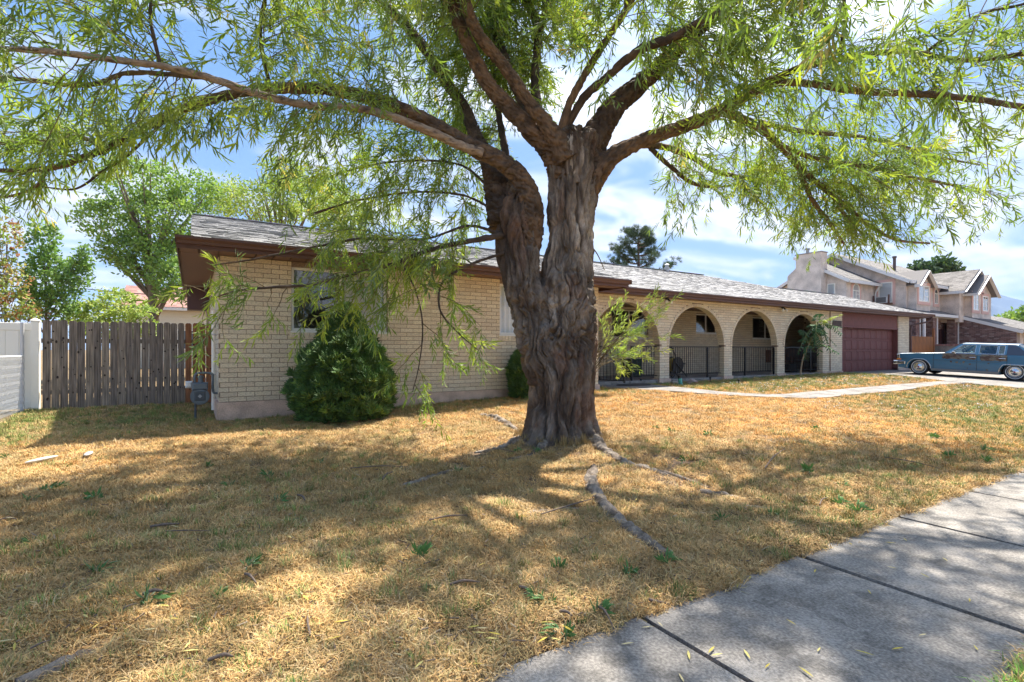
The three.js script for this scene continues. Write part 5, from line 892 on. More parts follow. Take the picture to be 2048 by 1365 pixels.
  pt(car, 'grille', cbox(0.0, 0.09, 0.58, 0.86, -0.36, 0.36, 0.02), chrome);
  for (const z of [-0.63, 0.63]) pt(car, 'headlight', cbox(0.02, 0.1, 0.62, 0.78, z - 0.24, z + 0.24, 0.015), mat([0.6, 0.6, 0.58], 0.15));
  for (const z of [-1, 1]) { pt(car, 'corner_light', cbox(0.04, 0.2, 0.60, 0.66, z * 0.93 - 0.03, z * 0.93 + 0.03, 0.01), mat([0.7, 0.22, 0.03], 0.25)); pt(car, 'corner_bezel', cbox(0.03, 0.14, 0.665, 0.84, z * 0.925 - 0.03, z * 0.925 + 0.03, 0.01), chrome); }
  pt(car, 'rear_bumper', cbox(5.42, 5.56, 0.38, 0.56, -0.95, 0.95, 0.03), chrome);
  // cabin: leaning side frames with window openings
  const lean = (g, z) => { const p = g.attributes.position; for (let i = 0; i < p.count; i++) { const y = p.getY(i); p.setZ(i, z * (p.getZ(i) + 0.9 - (y - 0.94) / 0.43 * 0.2)); } if (z < 0) { const q = g.toNonIndexed ? (g.index ? g.toNonIndexed() : g) : g, a = q.attributes.position; for (let i = 0; i < a.count; i += 3) { const b = [a.getX(i + 1), a.getY(i + 1), a.getZ(i + 1)]; a.setXYZ(i + 1, a.getX(i + 2), a.getY(i + 2), a.getZ(i + 2)); a.setXYZ(i + 2, ...b); } g = q; } g.computeVertexNormals(); return g; };
  const frame = [[1.66, 0.94], [4.45, 0.94], [4.25, 1.02], [3.92, 1.31], [3.8, 1.355], [2.26, 1.365], [2.16, 1.35]];
  const wins = [[[1.86, 0.975], [2.66, 0.975], [2.66, 1.315], [2.25, 1.315]], [[2.78, 0.975], [3.3, 0.975], [3.3, 1.315], [2.78, 1.315]], [[3.35, 0.975], [3.52, 0.975], [3.52, 1.315], [3.35, 1.315]]];
  for (const z of [-1, 1]) {
    const sh = new THREE.Shape(frame.map(a => new THREE.Vector2(...a))); for (const w of wins) sh.holes.push(new THREE.Path(w.map(a => new THREE.Vector2(...a))));
    pt(car, 'cabin_side', lean(prep(new THREE.ExtrudeGeometry(sh, { depth: 0.03, bevelEnabled: false })), z), blue);
    pt(car, 'vinyl_quarter', lean(prep(prism([[3.585, 0.965], [4.2, 0.965], [4.16, 1.03], [3.9, 1.275], [3.78, 1.335], [3.585, 1.34]], 0.012).translate(0, 0, 0.029)), z), vinyl);
    for (const w of wins) { const cx = (w[0][0] + w[1][0]) / 2, o = w.map(([x, y]) => [x + (x < cx ? 0.004 : -0.004), y + (y < 1.1 ? 0.004 : -0.004)]); pt(car, 'window', lean(prep(prism(o, 0.006).translate(0, 0, 0.006)), z), glass); const fr2 = w.map(([x, y]) => V(x, y, 0)); const tr = fr2.map((p, i) => prep(bar(p, fr2[(i + 1) % 4], 0.014))); pt(car, 'window_trim', lean(mergeGeometries(tr).translate(0, 0, 0.034), z), chrome); }
    pt(car, 'mirror', merge([cbox(1.98, 2.06, 0.95, 1.04, z * 1.0 - 0.05, z * 1.0 + 0.05, 0.015), bar(V(2.02, 0.93, z * 0.93), V(2.02, 0.96, z * 0.98), 0.03)]), chrome);
  }
  const cross = [[-0.715, 1.33], [-0.66, 1.372], [-0.35, 1.395], [0, 1.4], [0.35, 1.395], [0.66, 1.372], [0.715, 1.33], [0.66, 1.345], [0, 1.37], [-0.66, 1.345]];
  pt(car, 'roof', prep(new THREE.ExtrudeGeometry(new THREE.Shape(cross.map(a => new THREE.Vector2(...a))), { depth: 1.66, bevelEnabled: false }).rotateY(Math.PI / 2).translate(2.2, 0, 0)), mat([0.10, 0.16, 0.23], 0.5));
  const quad = (a, b, c, d) => merge([poly([a, b, c, d])]);
  pt(car, 'windscreen', quad(V(1.7, 0.955, 0.84), V(1.7, 0.955, -0.84), V(2.2, 1.36, -0.68), V(2.2, 1.36, 0.68)), glass); pt(car, 'rear_window', quad(V(4.4, 0.96, -0.8), V(4.4, 0.96, 0.8), V(3.86, 1.36, 0.68), V(3.86, 1.36, -0.68)), glass);
  for (const z of [-1, 1]) pt(car, 'pillar_trim', bar(V(1.68, 0.95, z * 0.86), V(2.2, 1.362, z * 0.69), 0.035), chrome);
  // seats, wheel
  pt(car, 'front_seat', merge([cbox(2.3, 2.85, 0.6, 0.78, -0.7, 0.7, 0.05), cbox(2.78, 2.95, 0.7, 1.12, -0.7, 0.7, 0.05)]), inside); for (const z of [-0.36, 0.36]) pt(car, 'headrest', cbox(2.84, 2.95, 1.125, 1.24, z - 0.15, z + 0.15, 0.04), inside);
  pt(car, 'rear_seat', merge([cbox(3.3, 3.75, 0.6, 0.78, -0.7, 0.7, 0.05), cbox(3.7, 3.88, 0.7, 1.1, -0.7, 0.7, 0.05)]), inside); pt(car, 'dashboard', cbox(1.75, 2.05, 0.8, 0.985, -0.78, 0.78, 0.04), inside);
  pt(car, 'steering_wheel', new THREE.TorusGeometry(0.19, 0.014, 8, 26).rotateY(Math.PI / 2).rotateZ(0.35).translate(2.2, 1.0, 0.36), rubber);
}

// ================================================================ neighbouring house to the right
const tabGeo = (w, th, L, c) => { const g = new THREE.BoxGeometry(w, th, L); return prep(boxUV(g), c); };
// rows of shingle tabs on a sloping quad: o is an eave corner, U along the eave, S up the slope
function tabs(o, U, S, w, h, tone, seed, inside = () => true) {
  const r = rng(seed), out = [], un = U.clone().normalize(), sn = S.clone().normalize(), nn = new THREE.Vector3().crossVectors(un, sn).normalize(); if (nn.y < 0) nn.negate();
  const m = new THREE.Matrix4().makeBasis(un, nn, new THREE.Vector3().crossVectors(un, nn)), q = new THREE.Quaternion().setFromRotationMatrix(m);
  for (let v = 0; v < h - 0.05; v += 0.145) { let u = -r() * 0.3; while (u < w) { const tw = 0.18 + 0.2 * r(), a = Math.max(0, u), b = Math.min(w, u + tw); u += tw; if (b - a < 0.04 || !inside((a + b) / 2, v + 0.07)) continue; const k = 0.65 + 0.7 * r(); const g = tabGeo(b - a - 0.006, 0.012 + 0.008 * r(), Math.min(0.145, h - v), tone.map(c => c * k)).applyQuaternion(q); const c = o.clone().addScaledVector(un, (a + b) / 2).addScaledVector(sn, v + 0.072).addScaledVector(nn, 0.012 + 0.004 * r()); out.push(g.translate(c.x, c.y, c.z)); } }
  return mergeGeometries(out);
}
const slabQ = (a, b, c, d, th = 0.06) => { const n = new THREE.Vector3().crossVectors(b.clone().sub(a), d.clone().sub(a)).normalize(); if (n.y < 0) n.negate(); const dn = p => p.clone().addScaledVector(n, -th), A = [a, b, c, d], B = A.map(dn), fs = [poly(A), poly(B.slice().reverse())]; for (let i = 0; i < 4; i++) fs.push(poly([A[i], B[i], B[(i + 1) % 4], A[(i + 1) % 4]])); return merge(fs); };
function bricksOn(axis, plane, a0, a1, y0, top, seed) { // small reddish bricks; top(a) is the wall's height there
  const r = rng(seed), out = [], B = [[0.21, 0.115, 0.095], [0.27, 0.16, 0.135], [0.17, 0.085, 0.075], [0.33, 0.24, 0.21], [0.235, 0.13, 0.11], [0.15, 0.09, 0.08]]; let k = 0;
  for (let y = y0; y < 5; y += 0.076, k++) for (let a = a0 - (k % 2) * 0.11; a < a1; a += 0.222) { const s0 = Math.max(a, a0) + 0.004, s1 = Math.min(a + 0.216, a1); if (s1 - s0 < 0.03 || y + 0.07 > top((s0 + s1) / 2)) continue; const g = axis === 'x' ? box(s0, s1, y, y + 0.068, plane - 0.02, plane + 0.004 * r()) : box(plane - 0.004 * r(), plane + 0.02, y, y + 0.068, s0, s1); out.push(prep(g, B[Math.floor(r() * 6)])); }
  return mergeGeometries(out);
}
const matStucco = mat([0.78, 0.67, 0.585], 0.95, { map: rep(speckTex, 0.35), bumpMap: rep(grainBump, 1.5), bumpScale: 0.006 }), matPink = mat([0.70, 0.45, 0.385], 0.92), matFascia = mat([0.70, 0.69, 0.67], 0.6), matMort2 = mat([0.30, 0.25, 0.225], 0.95), matBlind = mat([0.42, 0.45, 0.46], 0.8), matDarkRoom = mat([0.06, 0.06, 0.065], 0.9);
{
  const t = thing('stucco_house', 'two storey beige stucco house with gables and pink window trim beyond the driveway', 'house', V(40, 0.3, -15));
  const zPoly = (pts, x0, x1) => boxUV(prism(pts.map(([z, y]) => [-z, y]), x1 - x0).rotateY(Math.PI / 2).translate(x0, 0, 0)); // outline in (z, y) pushed along x
  const xPoly = (pts, z0, z1) => boxUV(prism(pts, z1 - z0).translate(0, 0, z0));
  const roofTone = [0.19, 0.175, 0.165];
  const roofMat = matShingle;
  // main block
  part(t, 'wall', zPoly([[-21.9, 0.2], [-13.75, 0.2], [-13.75, 5.75], [-17.85, 7.75], [-21.9, 5.75]], 37, 47), matStucco);
  const eR = V(36.6, 5.62, -13.4), rid = V(36.6, 7.92, -17.85), eL = V(36.6, 5.72, -22.2), X2 = 10.6, ex = V(X2, 0, 0);
  const roof = sub(t, 'roof');
  part(roof, 'slope', slabQ(eR, eR.clone().add(ex), rid.clone().add(ex), rid), roofMat.clone()); part(roof, 'slope', slabQ(eL, rid, rid.clone().add(ex), eL.clone().add(ex)), mat(roofTone, 0.95));
  roof.children[0].material = mat(roofTone, 0.95);
  part(roof, 'shingles', tabs(eR, ex, rid.clone().sub(eR), X2, rid.distanceTo(eR), roofTone, 301), roofMat, { kind: 'stuff' });
  part(roof, 'fascia', merge([bar(eR.clone().add(V(-0.03, -0.1, 0)), rid.clone().add(V(-0.03, -0.1, 0)), 0.04, 0.2), bar(eL.clone().add(V(-0.03, -0.1, 0)), rid.clone().add(V(-0.03, -0.1, 0)), 0.04, 0.2), box(36.6, 39.3, 5.42, 5.62, -13.39, -13.3)]), matFascia);
  part(roof, 'vent_pipe', merge([cyl(V(40.2, 6.3, -15.6), V(40.2, 7.6, -15.6), 0.09, 0.09, 12), cyl(V(40.2, 7.6, -15.6), V(40.2, 7.72, -15.6), 0.13, 0.13, 12)]), mat([0.10, 0.07, 0.065], 0.6));
  // bump-out with lean-to roof, chimney
  part(t, 'wall', zPoly([[-18.3, 0.2], [-15.4, 0.2], [-15.4, 5.62], [-18.3, 7.2]], 33.3, 36.99), matStucco);
  const a = V(33.0, 5.6, -15.1), b = V(33.0, 7.42, -18.4), e2 = V(4.0, 0, 0); part(roof, 'slope', slabQ(a, a.clone().add(e2), b.clone().add(e2), b), mat([0.15, 0.14, 0.135], 0.95));
  part(roof, 'shingles', tabs(a, e2, b.clone().sub(a), 3.95, 3.6, [0.16, 0.15, 0.145], 302), roofMat, { kind: 'stuff' });
  part(roof, 'fascia', merge([bar(a.clone().add(V(-0.03, -0.1, 0)), b.clone().add(V(-0.03, -0.1, 0)), 0.04, 0.18), box(33.0, 37.0, 5.4, 5.58, -15.09, -15.0)]), matFascia);
  part(t, 'downspout', pathTube([V(36.7, 5.4, -15.05), V(36.75, 5.2, -15.2), V(36.85, 5.0, -15.33), V(36.85, 3.5, -15.33)], 0.05, 8), matFascia);
  const ch = sub(t, 'chimney'); part(ch, 'stack', boxUV(merge([box(32.6, 33.29, 0.2, 7.4, -18.05, -16.5)])), matStucco); part(ch, 'shoulder', zPoly([[-18.6, 0.2], [-18.06, 0.2], [-18.06, 6.6], [-18.6, 6.15]], 32.62, 33.28), matStucco); part(ch, 'cap', box(32.56, 33.33, 7.401, 7.46, -18.1, -16.46), mat([0.3, 0.27, 0.25], 0.9)); part(ch, 'flue', merge([cyl(V(32.95, 7.46, -17.5), V(32.95, 7.72, -17.5), 0.1, 0.1, 12), cyl(V(32.95, 7.72, -17.5), V(32.95, 7.8, -17.5), 0.15, 0.15, 12)]), mat([0.3, 0.3, 0.3], 0.4, { metalness: 0.6 }));
  // windows looking to -x and +z
  function winX(X, px0, px1, py0, py1, o = {}) { const A = onX(px0, py0, X), B = onX(px1, py1, X), z0 = A.z, z1 = B.z, y1 = A.y, y0 = B.y, w = sub(t, 'window'), f = 0.06; if (o.trim) part(w, 'surround', merge([box(X - 0.04, X - 0.002, y1 + f, y1 + f + 0.16, z0 - 0.2, z1 + 0.2), box(X - 0.04, X - 0.002, y0 - 0.2, y1 + f - 0.001, z0 - 0.2, z0 - f), box(X - 0.04, X - 0.002, y0 - 0.2, y1 + f - 0.001, z1 + f, z1 + 0.2)]), matPink); part(w, 'frame', merge([box(X - 0.03, X - 0.001, y1, y1 + f, z0 - f, z1 + f), box(X - 0.03, X - 0.001, y0 - f, y0, z0 - f, z1 + f), box(X - 0.03, X - 0.001, y0, y1, z0 - f, z0), box(X - 0.03, X - 0.001, y0, y1, z1, z1 + f)]), matVinyl); part(w, 'blind', box(X - 0.006, X - 0.002, y0 + 0.001, y1 - 0.001, z0 + 0.001, z1 - 0.001), o.dark ? matDarkRoom : matBlind); part(w, 'pane', box(X - 0.018, X - 0.012, y0 + 0.001, y1 - 0.001, z0 + 0.001, z1 - 0.001), matGlass); return [z0, z1, y0, y1]; }
  function winZ(Z, px0, px1, py0, py1, o = {}) { const A = onZ(px0, py0, Z), B = onZ(px1, py1, Z), x0 = A.x, x1 = B.x, y1 = A.y, y0 = B.y, w = sub(t, 'window'), m = (x0 + x1) / 2, hw = (x1 - x0) / 2, ys = o.arch ? y1 - hw : y1;
    const out = g => { const p = [[x0 - g, y0 - g], [x1 + g, y0 - g], [x1 + g, ys + (o.arch ? 0 : g)]]; if (o.arch) for (let i = 1; i < 16; i++) { const q = i / 16 * Math.PI; p.push([m + (hw + g) * Math.cos(q), ys + (hw + g) * Math.sin(q)]); } p.push([x0 - g, ys + (o.arch ? 0 : g)]); return p; };
    const ring = (g1, g0) => { const s = new THREE.Shape(out(g1).map(q => new THREE.Vector2(...q))); s.holes.push(new THREE.Path(out(g0).map(q => new THREE.Vector2(...q)))); return s; };
    if (o.trim) part(w, 'surround', prep(new THREE.ExtrudeGeometry(ring(0.24, 0.06), { depth: 0.035, bevelEnabled: false }).translate(0, 0, Z + 0.001)), matPink);
    part(w, 'frame', prep(new THREE.ExtrudeGeometry(ring(0.06, 0), { depth: 0.04, bevelEnabled: false }).translate(0, 0, Z + 0.002)), matVinyl);
    part(w, 'blind', prep(new THREE.ShapeGeometry(new THREE.Shape(out(-0.002).map(q => new THREE.Vector2(...q)))).translate(0, 0, Z + 0.004)), o.dark ? matDarkRoom : matBlind);
    part(w, 'pane', prep(prism(out(-0.003), 0.006).translate(0, 0, Z + 0.016)), matGlass);
    part(w, 'mullion', merge([box(m - 0.025, m + 0.025, y0, ys, Z + 0.01, Z + 0.034), ...(o.arch ? [box(x0, x1, ys - 0.05, ys, Z + 0.012, Z + 0.03)] : []), ...(o.grid ? [1, 2].map(k => box(m + 0.03, x1, lerp(y0, ys, k / 3), lerp(y0, ys, k / 3) + 0.025, Z + 0.012, Z + 0.03)) : [])]), matVinyl); }
  winX(33.3, 1657, 1669, 570, 600); winX(37, 1589, 1597, 577, 600);
  winX(37, 1760, 1784, 568, 603, { trim: true });
  winZ(-15.4, 1706, 1718, 568, 605, { trim: true, arch: true, grid: true });
  // air conditioner in the window
  { const A = onX(1757, 596, 37), B = onX(1783, 607, 37), ac = sub(t, 'air_conditioner'); part(ac, 'case', cbox(36.45, 36.95, B.y, A.y, A.z + 0.05, B.z, 0.02), mat([0.62, 0.62, 0.6], 0.5)); part(ac, 'grille', box(36.43, 36.449, B.y + 0.04, A.y - 0.03, A.z + 0.12, B.z - 0.06), mat([0.12, 0.12, 0.12], 0.6)); part(ac, 'shelf', merge([box(36.4, 36.98, B.y - 0.06, B.y - 0.001, A.z - 0.1, B.z + 0.1), box(36.5, 36.56, B.y, A.y + 0.12, B.z + 0.02, B.z + 0.1), box(36.5, 36.56, B.y, A.y + 0.1, A.z - 0.1, A.z - 0.02)]), mat([0.13, 0.06, 0.04], 0.7)); }
  // front gabled bay
  const dz = -13.3, d0 = onZ(1834, 600, dz).x, d1 = onZ(1861, 600, dz).x, dm = (d0 + d1) / 2, dy = 5.45, da = onZ(1850.5, 541, dz).y;
  part(t, 'wall', xPoly([[d0, 3.4], [d1, 3.4], [d1, dy], [dm, da - 0.12], [d0, dy]], -13.74, dz), matStucco);
  part(roof, 'slope', slabQ(V(d0 - 0.25, dy - 0.1, dz + 0.25), V(dm, da, dz + 0.25), V(dm, da, -16.6), V(d0 - 0.25, dy - 0.1, -14.2)), mat(roofTone, 0.95)); part(roof, 'slope', slabQ(V(d1 + 0.25, dy - 0.1, dz + 0.25), V(d1 + 0.25, dy - 0.1, -14.2), V(dm, da, -16.6), V(dm, da, dz + 0.25)), mat(roofTone, 0.95));
  part(roof, 'fascia', merge([bar(V(d0 - 0.27, dy - 0.2, dz + 0.27), V(dm, da - 0.09, dz + 0.27), 0.18, 0.04), bar(V(d1 + 0.27, dy - 0.2, dz + 0.27), V(dm, da - 0.09, dz + 0.27), 0.18, 0.04), box(d1 + 0.2, 42.1, 5.38, 5.56, -13.39, -13.3), box(d0 - 0.3, d0 - 0.25, dy - 0.28, dy - 0.1, -13.3, dz + 0.25)]), matFascia);
  winZ(dz, 1838.5, 1857.5, 572, 603.5, { trim: true, grid: true }); winZ(dz, 1841.5, 1851.5, 556, 568, { trim: false, arch: true });
  winZ(-13.75, 1869.5, 1875.5, 579, 607, { trim: true, arch: true, dark: true });
  // right block with two stepped gables
  const rx0 = 42.2, rx1 = 46.9, rm = (rx0 + rx1) / 2, rz = -12.75; part(t, 'wall', xPoly([[rx0, 3.2], [rx1, 3.2], [rx1, 5.3], [rm, 6.55], [rx0, 5.3]], -13.74, rz), matStucco);
  const gz = -12.35, g0 = 43.05, g1 = 46.5, gm = (g0 + g1) / 2; part(t, 'wall', xPoly([[g0, 3.2], [g1, 3.2], [g1, 5.15], [gm, 6.2], [g0, 5.15]], rz + 0.001, gz), matStucco);
  const ra = 6.78; part(roof, 'slope', slabQ(V(rx0 - 0.3, 5.2, rz + 0.35), V(rm, ra, rz + 0.35), V(rm, ra, -17.2), V(rx0 - 0.3, 5.2, -15.5)), mat(roofTone, 0.95)); part(roof, 'slope', slabQ(V(rx1 + 0.3, 5.2, rz + 0.35), V(rx1 + 0.3, 5.2, -15.5), V(rm, ra, -17.2), V(rm, ra, rz + 0.35)), mat(roofTone, 0.95));
  { const o = V(rx0 - 0.3, 5.2, rz + 0.35), U = V(0, 0, -4), S = V(rm, ra, rz + 0.35).sub(o); part(roof, 'shingles', tabs(o, U, S, 4, S.length(), roofTone, 303), roofMat, { kind: 'stuff' }); }
  part(roof, 'slope', slabQ(V(g0 - 0.3, 5.05, gz + 0.35), V(gm, 6.38, gz + 0.35), V(gm, 6.38, -13.3), V(g0 - 0.3, 5.05, -13.0)), mat(roofTone, 0.95)); part(roof, 'slope', slabQ(V(g1 + 0.3, 5.05, gz + 0.35), V(g1 + 0.3, 5.05, -13.0), V(gm, 6.38, -13.3), V(gm, 6.38, gz + 0.35)), mat(roofTone, 0.95));
  part(roof, 'fascia', merge([bar(V(rx0 - 0.32, 5.1, rz + 0.37), V(rm, ra - 0.09, rz + 0.37), 0.18, 0.04), bar(V(rx1 + 0.32, 5.1, rz + 0.37), V(rm, ra - 0.09, rz + 0.37), 0.18, 0.04), bar(V(g0 - 0.32, 4.95, gz + 0.37), V(gm, 6.29, gz + 0.37), 0.18, 0.04), bar(V(g1 + 0.32, 4.95, gz + 0.37), V(gm, 6.29, gz + 0.37), 0.18, 0.04), box(rx0 - 0.34, rx0 - 0.3, 5.03, 5.2, -13.8, rz + 0.35), box(g0 - 0.34, g0 - 0.3, 4.9, 5.06, -12.9, gz + 0.35)]), matFascia);
  winZ(gz, 1947, 1957, 590, 620, { trim: true, grid: true }); winZ(gz, 1966, 1975.5, 594, 622, { trim: true, grid: true, dark: true }); winZ(gz, 1959, 1965, 571, 582, { trim: true, arch: true });
  // lower roof, porch posts, brick garage wall
  const EV = -12.9, GX = 42.9, FZ2 = -10.2, low = z => 3.66 + 0.35 * (EV - z), L0 = 36.2, L1 = 54; part(roof, 'slope', slabQ(V(L0, low(EV), EV), V(GX, low(EV), EV), V(GX, low(-13.9), -13.9), V(L0, low(-13.9), -13.9)), mat(roofTone, 0.95)); part(roof, 'slope', slabQ(V(GX + 0.001, low(FZ2 + 0.3), FZ2 + 0.3), V(L1, low(FZ2 + 0.3), FZ2 + 0.3), V(L1, low(-13.9), -13.9), V(GX + 0.001, low(-13.9), -13.9)), mat(roofTone, 0.95));
  { const S = V(0, 0.35, -1); part(roof, 'shingles', mergeGeometries([tabs(V(L0, low(EV), EV), V(1, 0, 0), S, GX - L0, 1.0, [0.17, 0.16, 0.155], 304), tabs(V(GX, low(FZ2 + 0.3), FZ2 + 0.3), V(1, 0, 0), S, L1 - GX, 4.1, [0.17, 0.16, 0.155], 305)]), roofMat, { kind: 'stuff' }); }
  part(roof, 'fascia', merge([box(L0, GX - 0.03, low(EV) - 0.2, low(EV) - 0.03, EV + 0.01, EV + 0.1), bar(V(GX - 0.03, low(FZ2 + 0.3) - 0.12, FZ2 + 0.3), V(GX - 0.03, low(EV - 0.1) - 0.12, EV - 0.1), 0.04, 0.2), box(GX, L1, low(FZ2 + 0.3) - 0.2, low(FZ2 + 0.3) - 0.03, FZ2 + 0.31, FZ2 + 0.4)]), matFascia);
  part(t, 'porch_ceiling', box(L0, GX - 0.05, 3.4, 3.44, -13.72, EV - 0.05), mat([0.5, 0.47, 0.44], 0.9));
  for (const pa of [1832, 1867, 1910]) { const x0 = onZ(pa, 650, -13).x, x1 = x0 + 0.5, p = sub(t, 'porch_post'); part(p, 'core', box(x0, x1, 0.3, 3.4, -13.4, -13.0), matMort2); part(p, 'bricks', mergeGeometries([bricksOn('x', -12.99, x0, x1, 0.4, () => 3.4, 311), bricksOn('z', x0 - 0.01, -13.4, -13.0, 0.4, () => 3.4, 312)]), matBrick, { kind: 'stuff' }); part(p, 'trim', box(x1 + 0.02, x1 + 0.1, 0.3, 3.4, -13.05, -12.95), matFascia); }
  { const x = onZ(1848, 650, EV + 0.05).x; part(t, 'downspout', box(x, x + 0.16, 0.4, 3.45, EV, EV + 0.1), matFascia); }
  const bw = sub(t, 'brick_wall'); part(bw, 'core', zPoly([[-13.7, 0.2], [FZ2, 0.2], [FZ2, low(FZ2) - 0.1], [-13.7, low(-13.7) - 0.1]], GX + 0.02, GX + 0.6), matMort2); part(bw, 'bricks', bricksOn('z', GX + 0.01, -13.7, FZ2 - 0.02, 0.4, z => low(z) - 0.1, 313), matBrick, { kind: 'stuff' });
  part(bw, 'bricks', bricksOn('x', -13.73, 36.9, GX, 0.4, () => 3.4, 314), matBrick, { kind: 'stuff' });
  part(t, 'front_door', box(onZ(1879, 650, -13.7).x, onZ(1887, 650, -13.7).x, 0.4, 2.75, -13.726, -13.66), mat([0.05, 0.02, 0.02], 0.5)); part(t, 'wall', box(GX + 0.61, 53, 0.2, low(FZ2) - 0.1, FZ2 - 0.3, FZ2), matStucco);
  { const x0 = GX + 1.3, gd = sub(t, 'garage_door'); part(gd, 'door_leaf', box(x0, x0 + 5, 0.3, 2.3, FZ2 + 0.01, FZ2 + 0.05), matVinyl); for (let i = 0; i < 4; i++) part(gd, 'pane', box(x0 + 0.2 + i * 1.2, x0 + 1.2 + i * 1.2, 1.85, 2.15, FZ2 + 0.051, FZ2 + 0.06), matDarkRoom); }
}
{ // retaining wall with brick capping, cedar fence panel
  const X = 35.75, t = thing('retaining_wall', 'low concrete retaining wall with brick capping behind the blue car', 'wall', V(X, 0.3, -8)); part(t, 'wall', box(X, X + 0.25, 0.1, 1.62, -12.3, -3.5), mat([0.33, 0.29, 0.26], 0.95, { map: rep(concTex, 0.3) }));
  const r = rng(8), cap = []; for (let z = -12.3; z < -3.5; z += 0.11) cap.push(prep(box(X - 0.03, X + 0.28, 1.622, 1.72 + r() * 0.004, z, z + 0.1), [[0.30, 0.15, 0.13], [0.25, 0.12, 0.10], [0.35, 0.2, 0.17]][Math.floor(r() * 3)])); part(t, 'capping', mergeGeometries(cap), matBrick, { kind: 'stuff' });
  const f = thing('cedar_fence', 'new orange cedar fence panel beside the garage downspout', 'fence', V(34, 0.3, -11.9)), m = mat([0.43, 0.155, 0.035], 0.7, { map: rep(woodTex, 2, 0.6) }); const x0 = 32.7, x1 = onZ(1867, 690, -11.9).x;
  for (let x = x0; x < x1 - 0.02; x += 0.145) part(f, 'board', box(x + 0.002, Math.min(x + 0.143, x1), 0.3, 2.14, -11.91, -11.89), m); part(f, 'rail', box(x0, x1, 2.02, 2.1, -11.955, -11.912), m); part(f, 'rail', box(x0, x1, 0.5, 0.58, -11.955, -11.912), m); part(f, 'post', box(x1, x1 + 0.1, 0.2, 2.62, -11.95, -11.85), mat([0.25, 0.10, 0.04], 0.8));
}
// ================================================================ house with red roof behind the fence
{
  const D = 34, A = P(236, 640, D), Z = P(330, 620, D).z, x0 = onZ(255, 620, Z).x, x1 = onZ(430, 620, Z).x, ye = onZ(320, 615, Z).y, t = thing('red_roof_house', 'pale siding house with reddish shingle roof seen over the picket fence', 'house', V((x0 + x1) / 2, 0, Z - 3));
  part(t, 'wall', box(x0, x1, -0.2, ye - 0.1, Z - 7, Z - 0.02), mat([0.62, 0.57, 0.47], 0.85)); for (let y = 0; y < ye - 0.25; y += 0.2) part(t, 'siding', box(x0, x1, y, y + 0.19, Z - 0.019, Z + 0.005), mat([0.64, 0.6, 0.5], 0.8));
  const p = 0.42, ry = ye + p * 4; const roof = sub(t, 'roof'); const m = mat([0.30, 0.155, 0.13], 0.95); part(roof, 'slope', slabQ(V(x0 - 0.4, ye, Z + 0.5), V(x1 + 0.4, ye, Z + 0.5), V(x1 + 0.4, ry, Z - 3.5), V(x0 - 0.4, ry, Z - 3.5)), m); part(roof, 'slope', slabQ(V(x0 - 0.4, ye, Z - 7.5), V(x0 - 0.4, ry, Z - 3.5), V(x1 + 0.4, ry, Z - 3.5), V(x1 + 0.4, ye, Z - 7.5)), m);
  part(roof, 'shingles', tabs(V(x0 - 0.4, ye, Z + 0.5), V(1, 0, 0), V(0, p, -1), x1 - x0 + 0.8, 4.3, [0.34, 0.18, 0.15], 401), matShingle, { kind: 'stuff' }); part(roof, 'fascia', box(x0 - 0.4, x1 + 0.4, ye - 0.2, ye - 0.02, Z + 0.46, Z + 0.54), matFascia);
  const wx = onZ(352, 630, Z).x, w = sub(t, 'window'); part(w, 'frame', merge([box(wx, wx + 1.3, 1.4, 1.48, Z + 0.006, Z + 0.04), box(wx, wx + 1.3, 2.7, 2.78, Z + 0.006, Z + 0.04), box(wx, wx + 0.08, 1.481, 2.699, Z + 0.006, Z + 0.04), box(wx + 1.22, wx + 1.3, 1.481, 2.699, Z + 0.006, Z + 0.04)]), matVinyl); part(w, 'pane', box(wx + 0.081, wx + 1.219, 1.481, 2.699, Z + 0.006, Z + 0.02), mat([0.12, 0.16, 0.19], 0.1));
}
// ================================================================ trees beyond
function clump(seed, n, L, w, spread) { const r = rng(seed), list = []; for (let i = 0; i < n; i++) { const a = r() * 6.28, e = (r() - 0.35) * 2, d = V(Math.cos(a) * Math.cos(e), Math.sin(e), Math.sin(a) * Math.cos(e)); list.push(blade(L * (0.7 + 0.6 * r()), w * (0.8 + 0.4 * r()), 0.3 * r()).applyQuaternion(qTo(d, r() * 6.28)).translate((r() - 0.5) * spread, (r() - 0.5) * spread, (r() - 0.5) * spread)); } return mergeGeometries(list); }
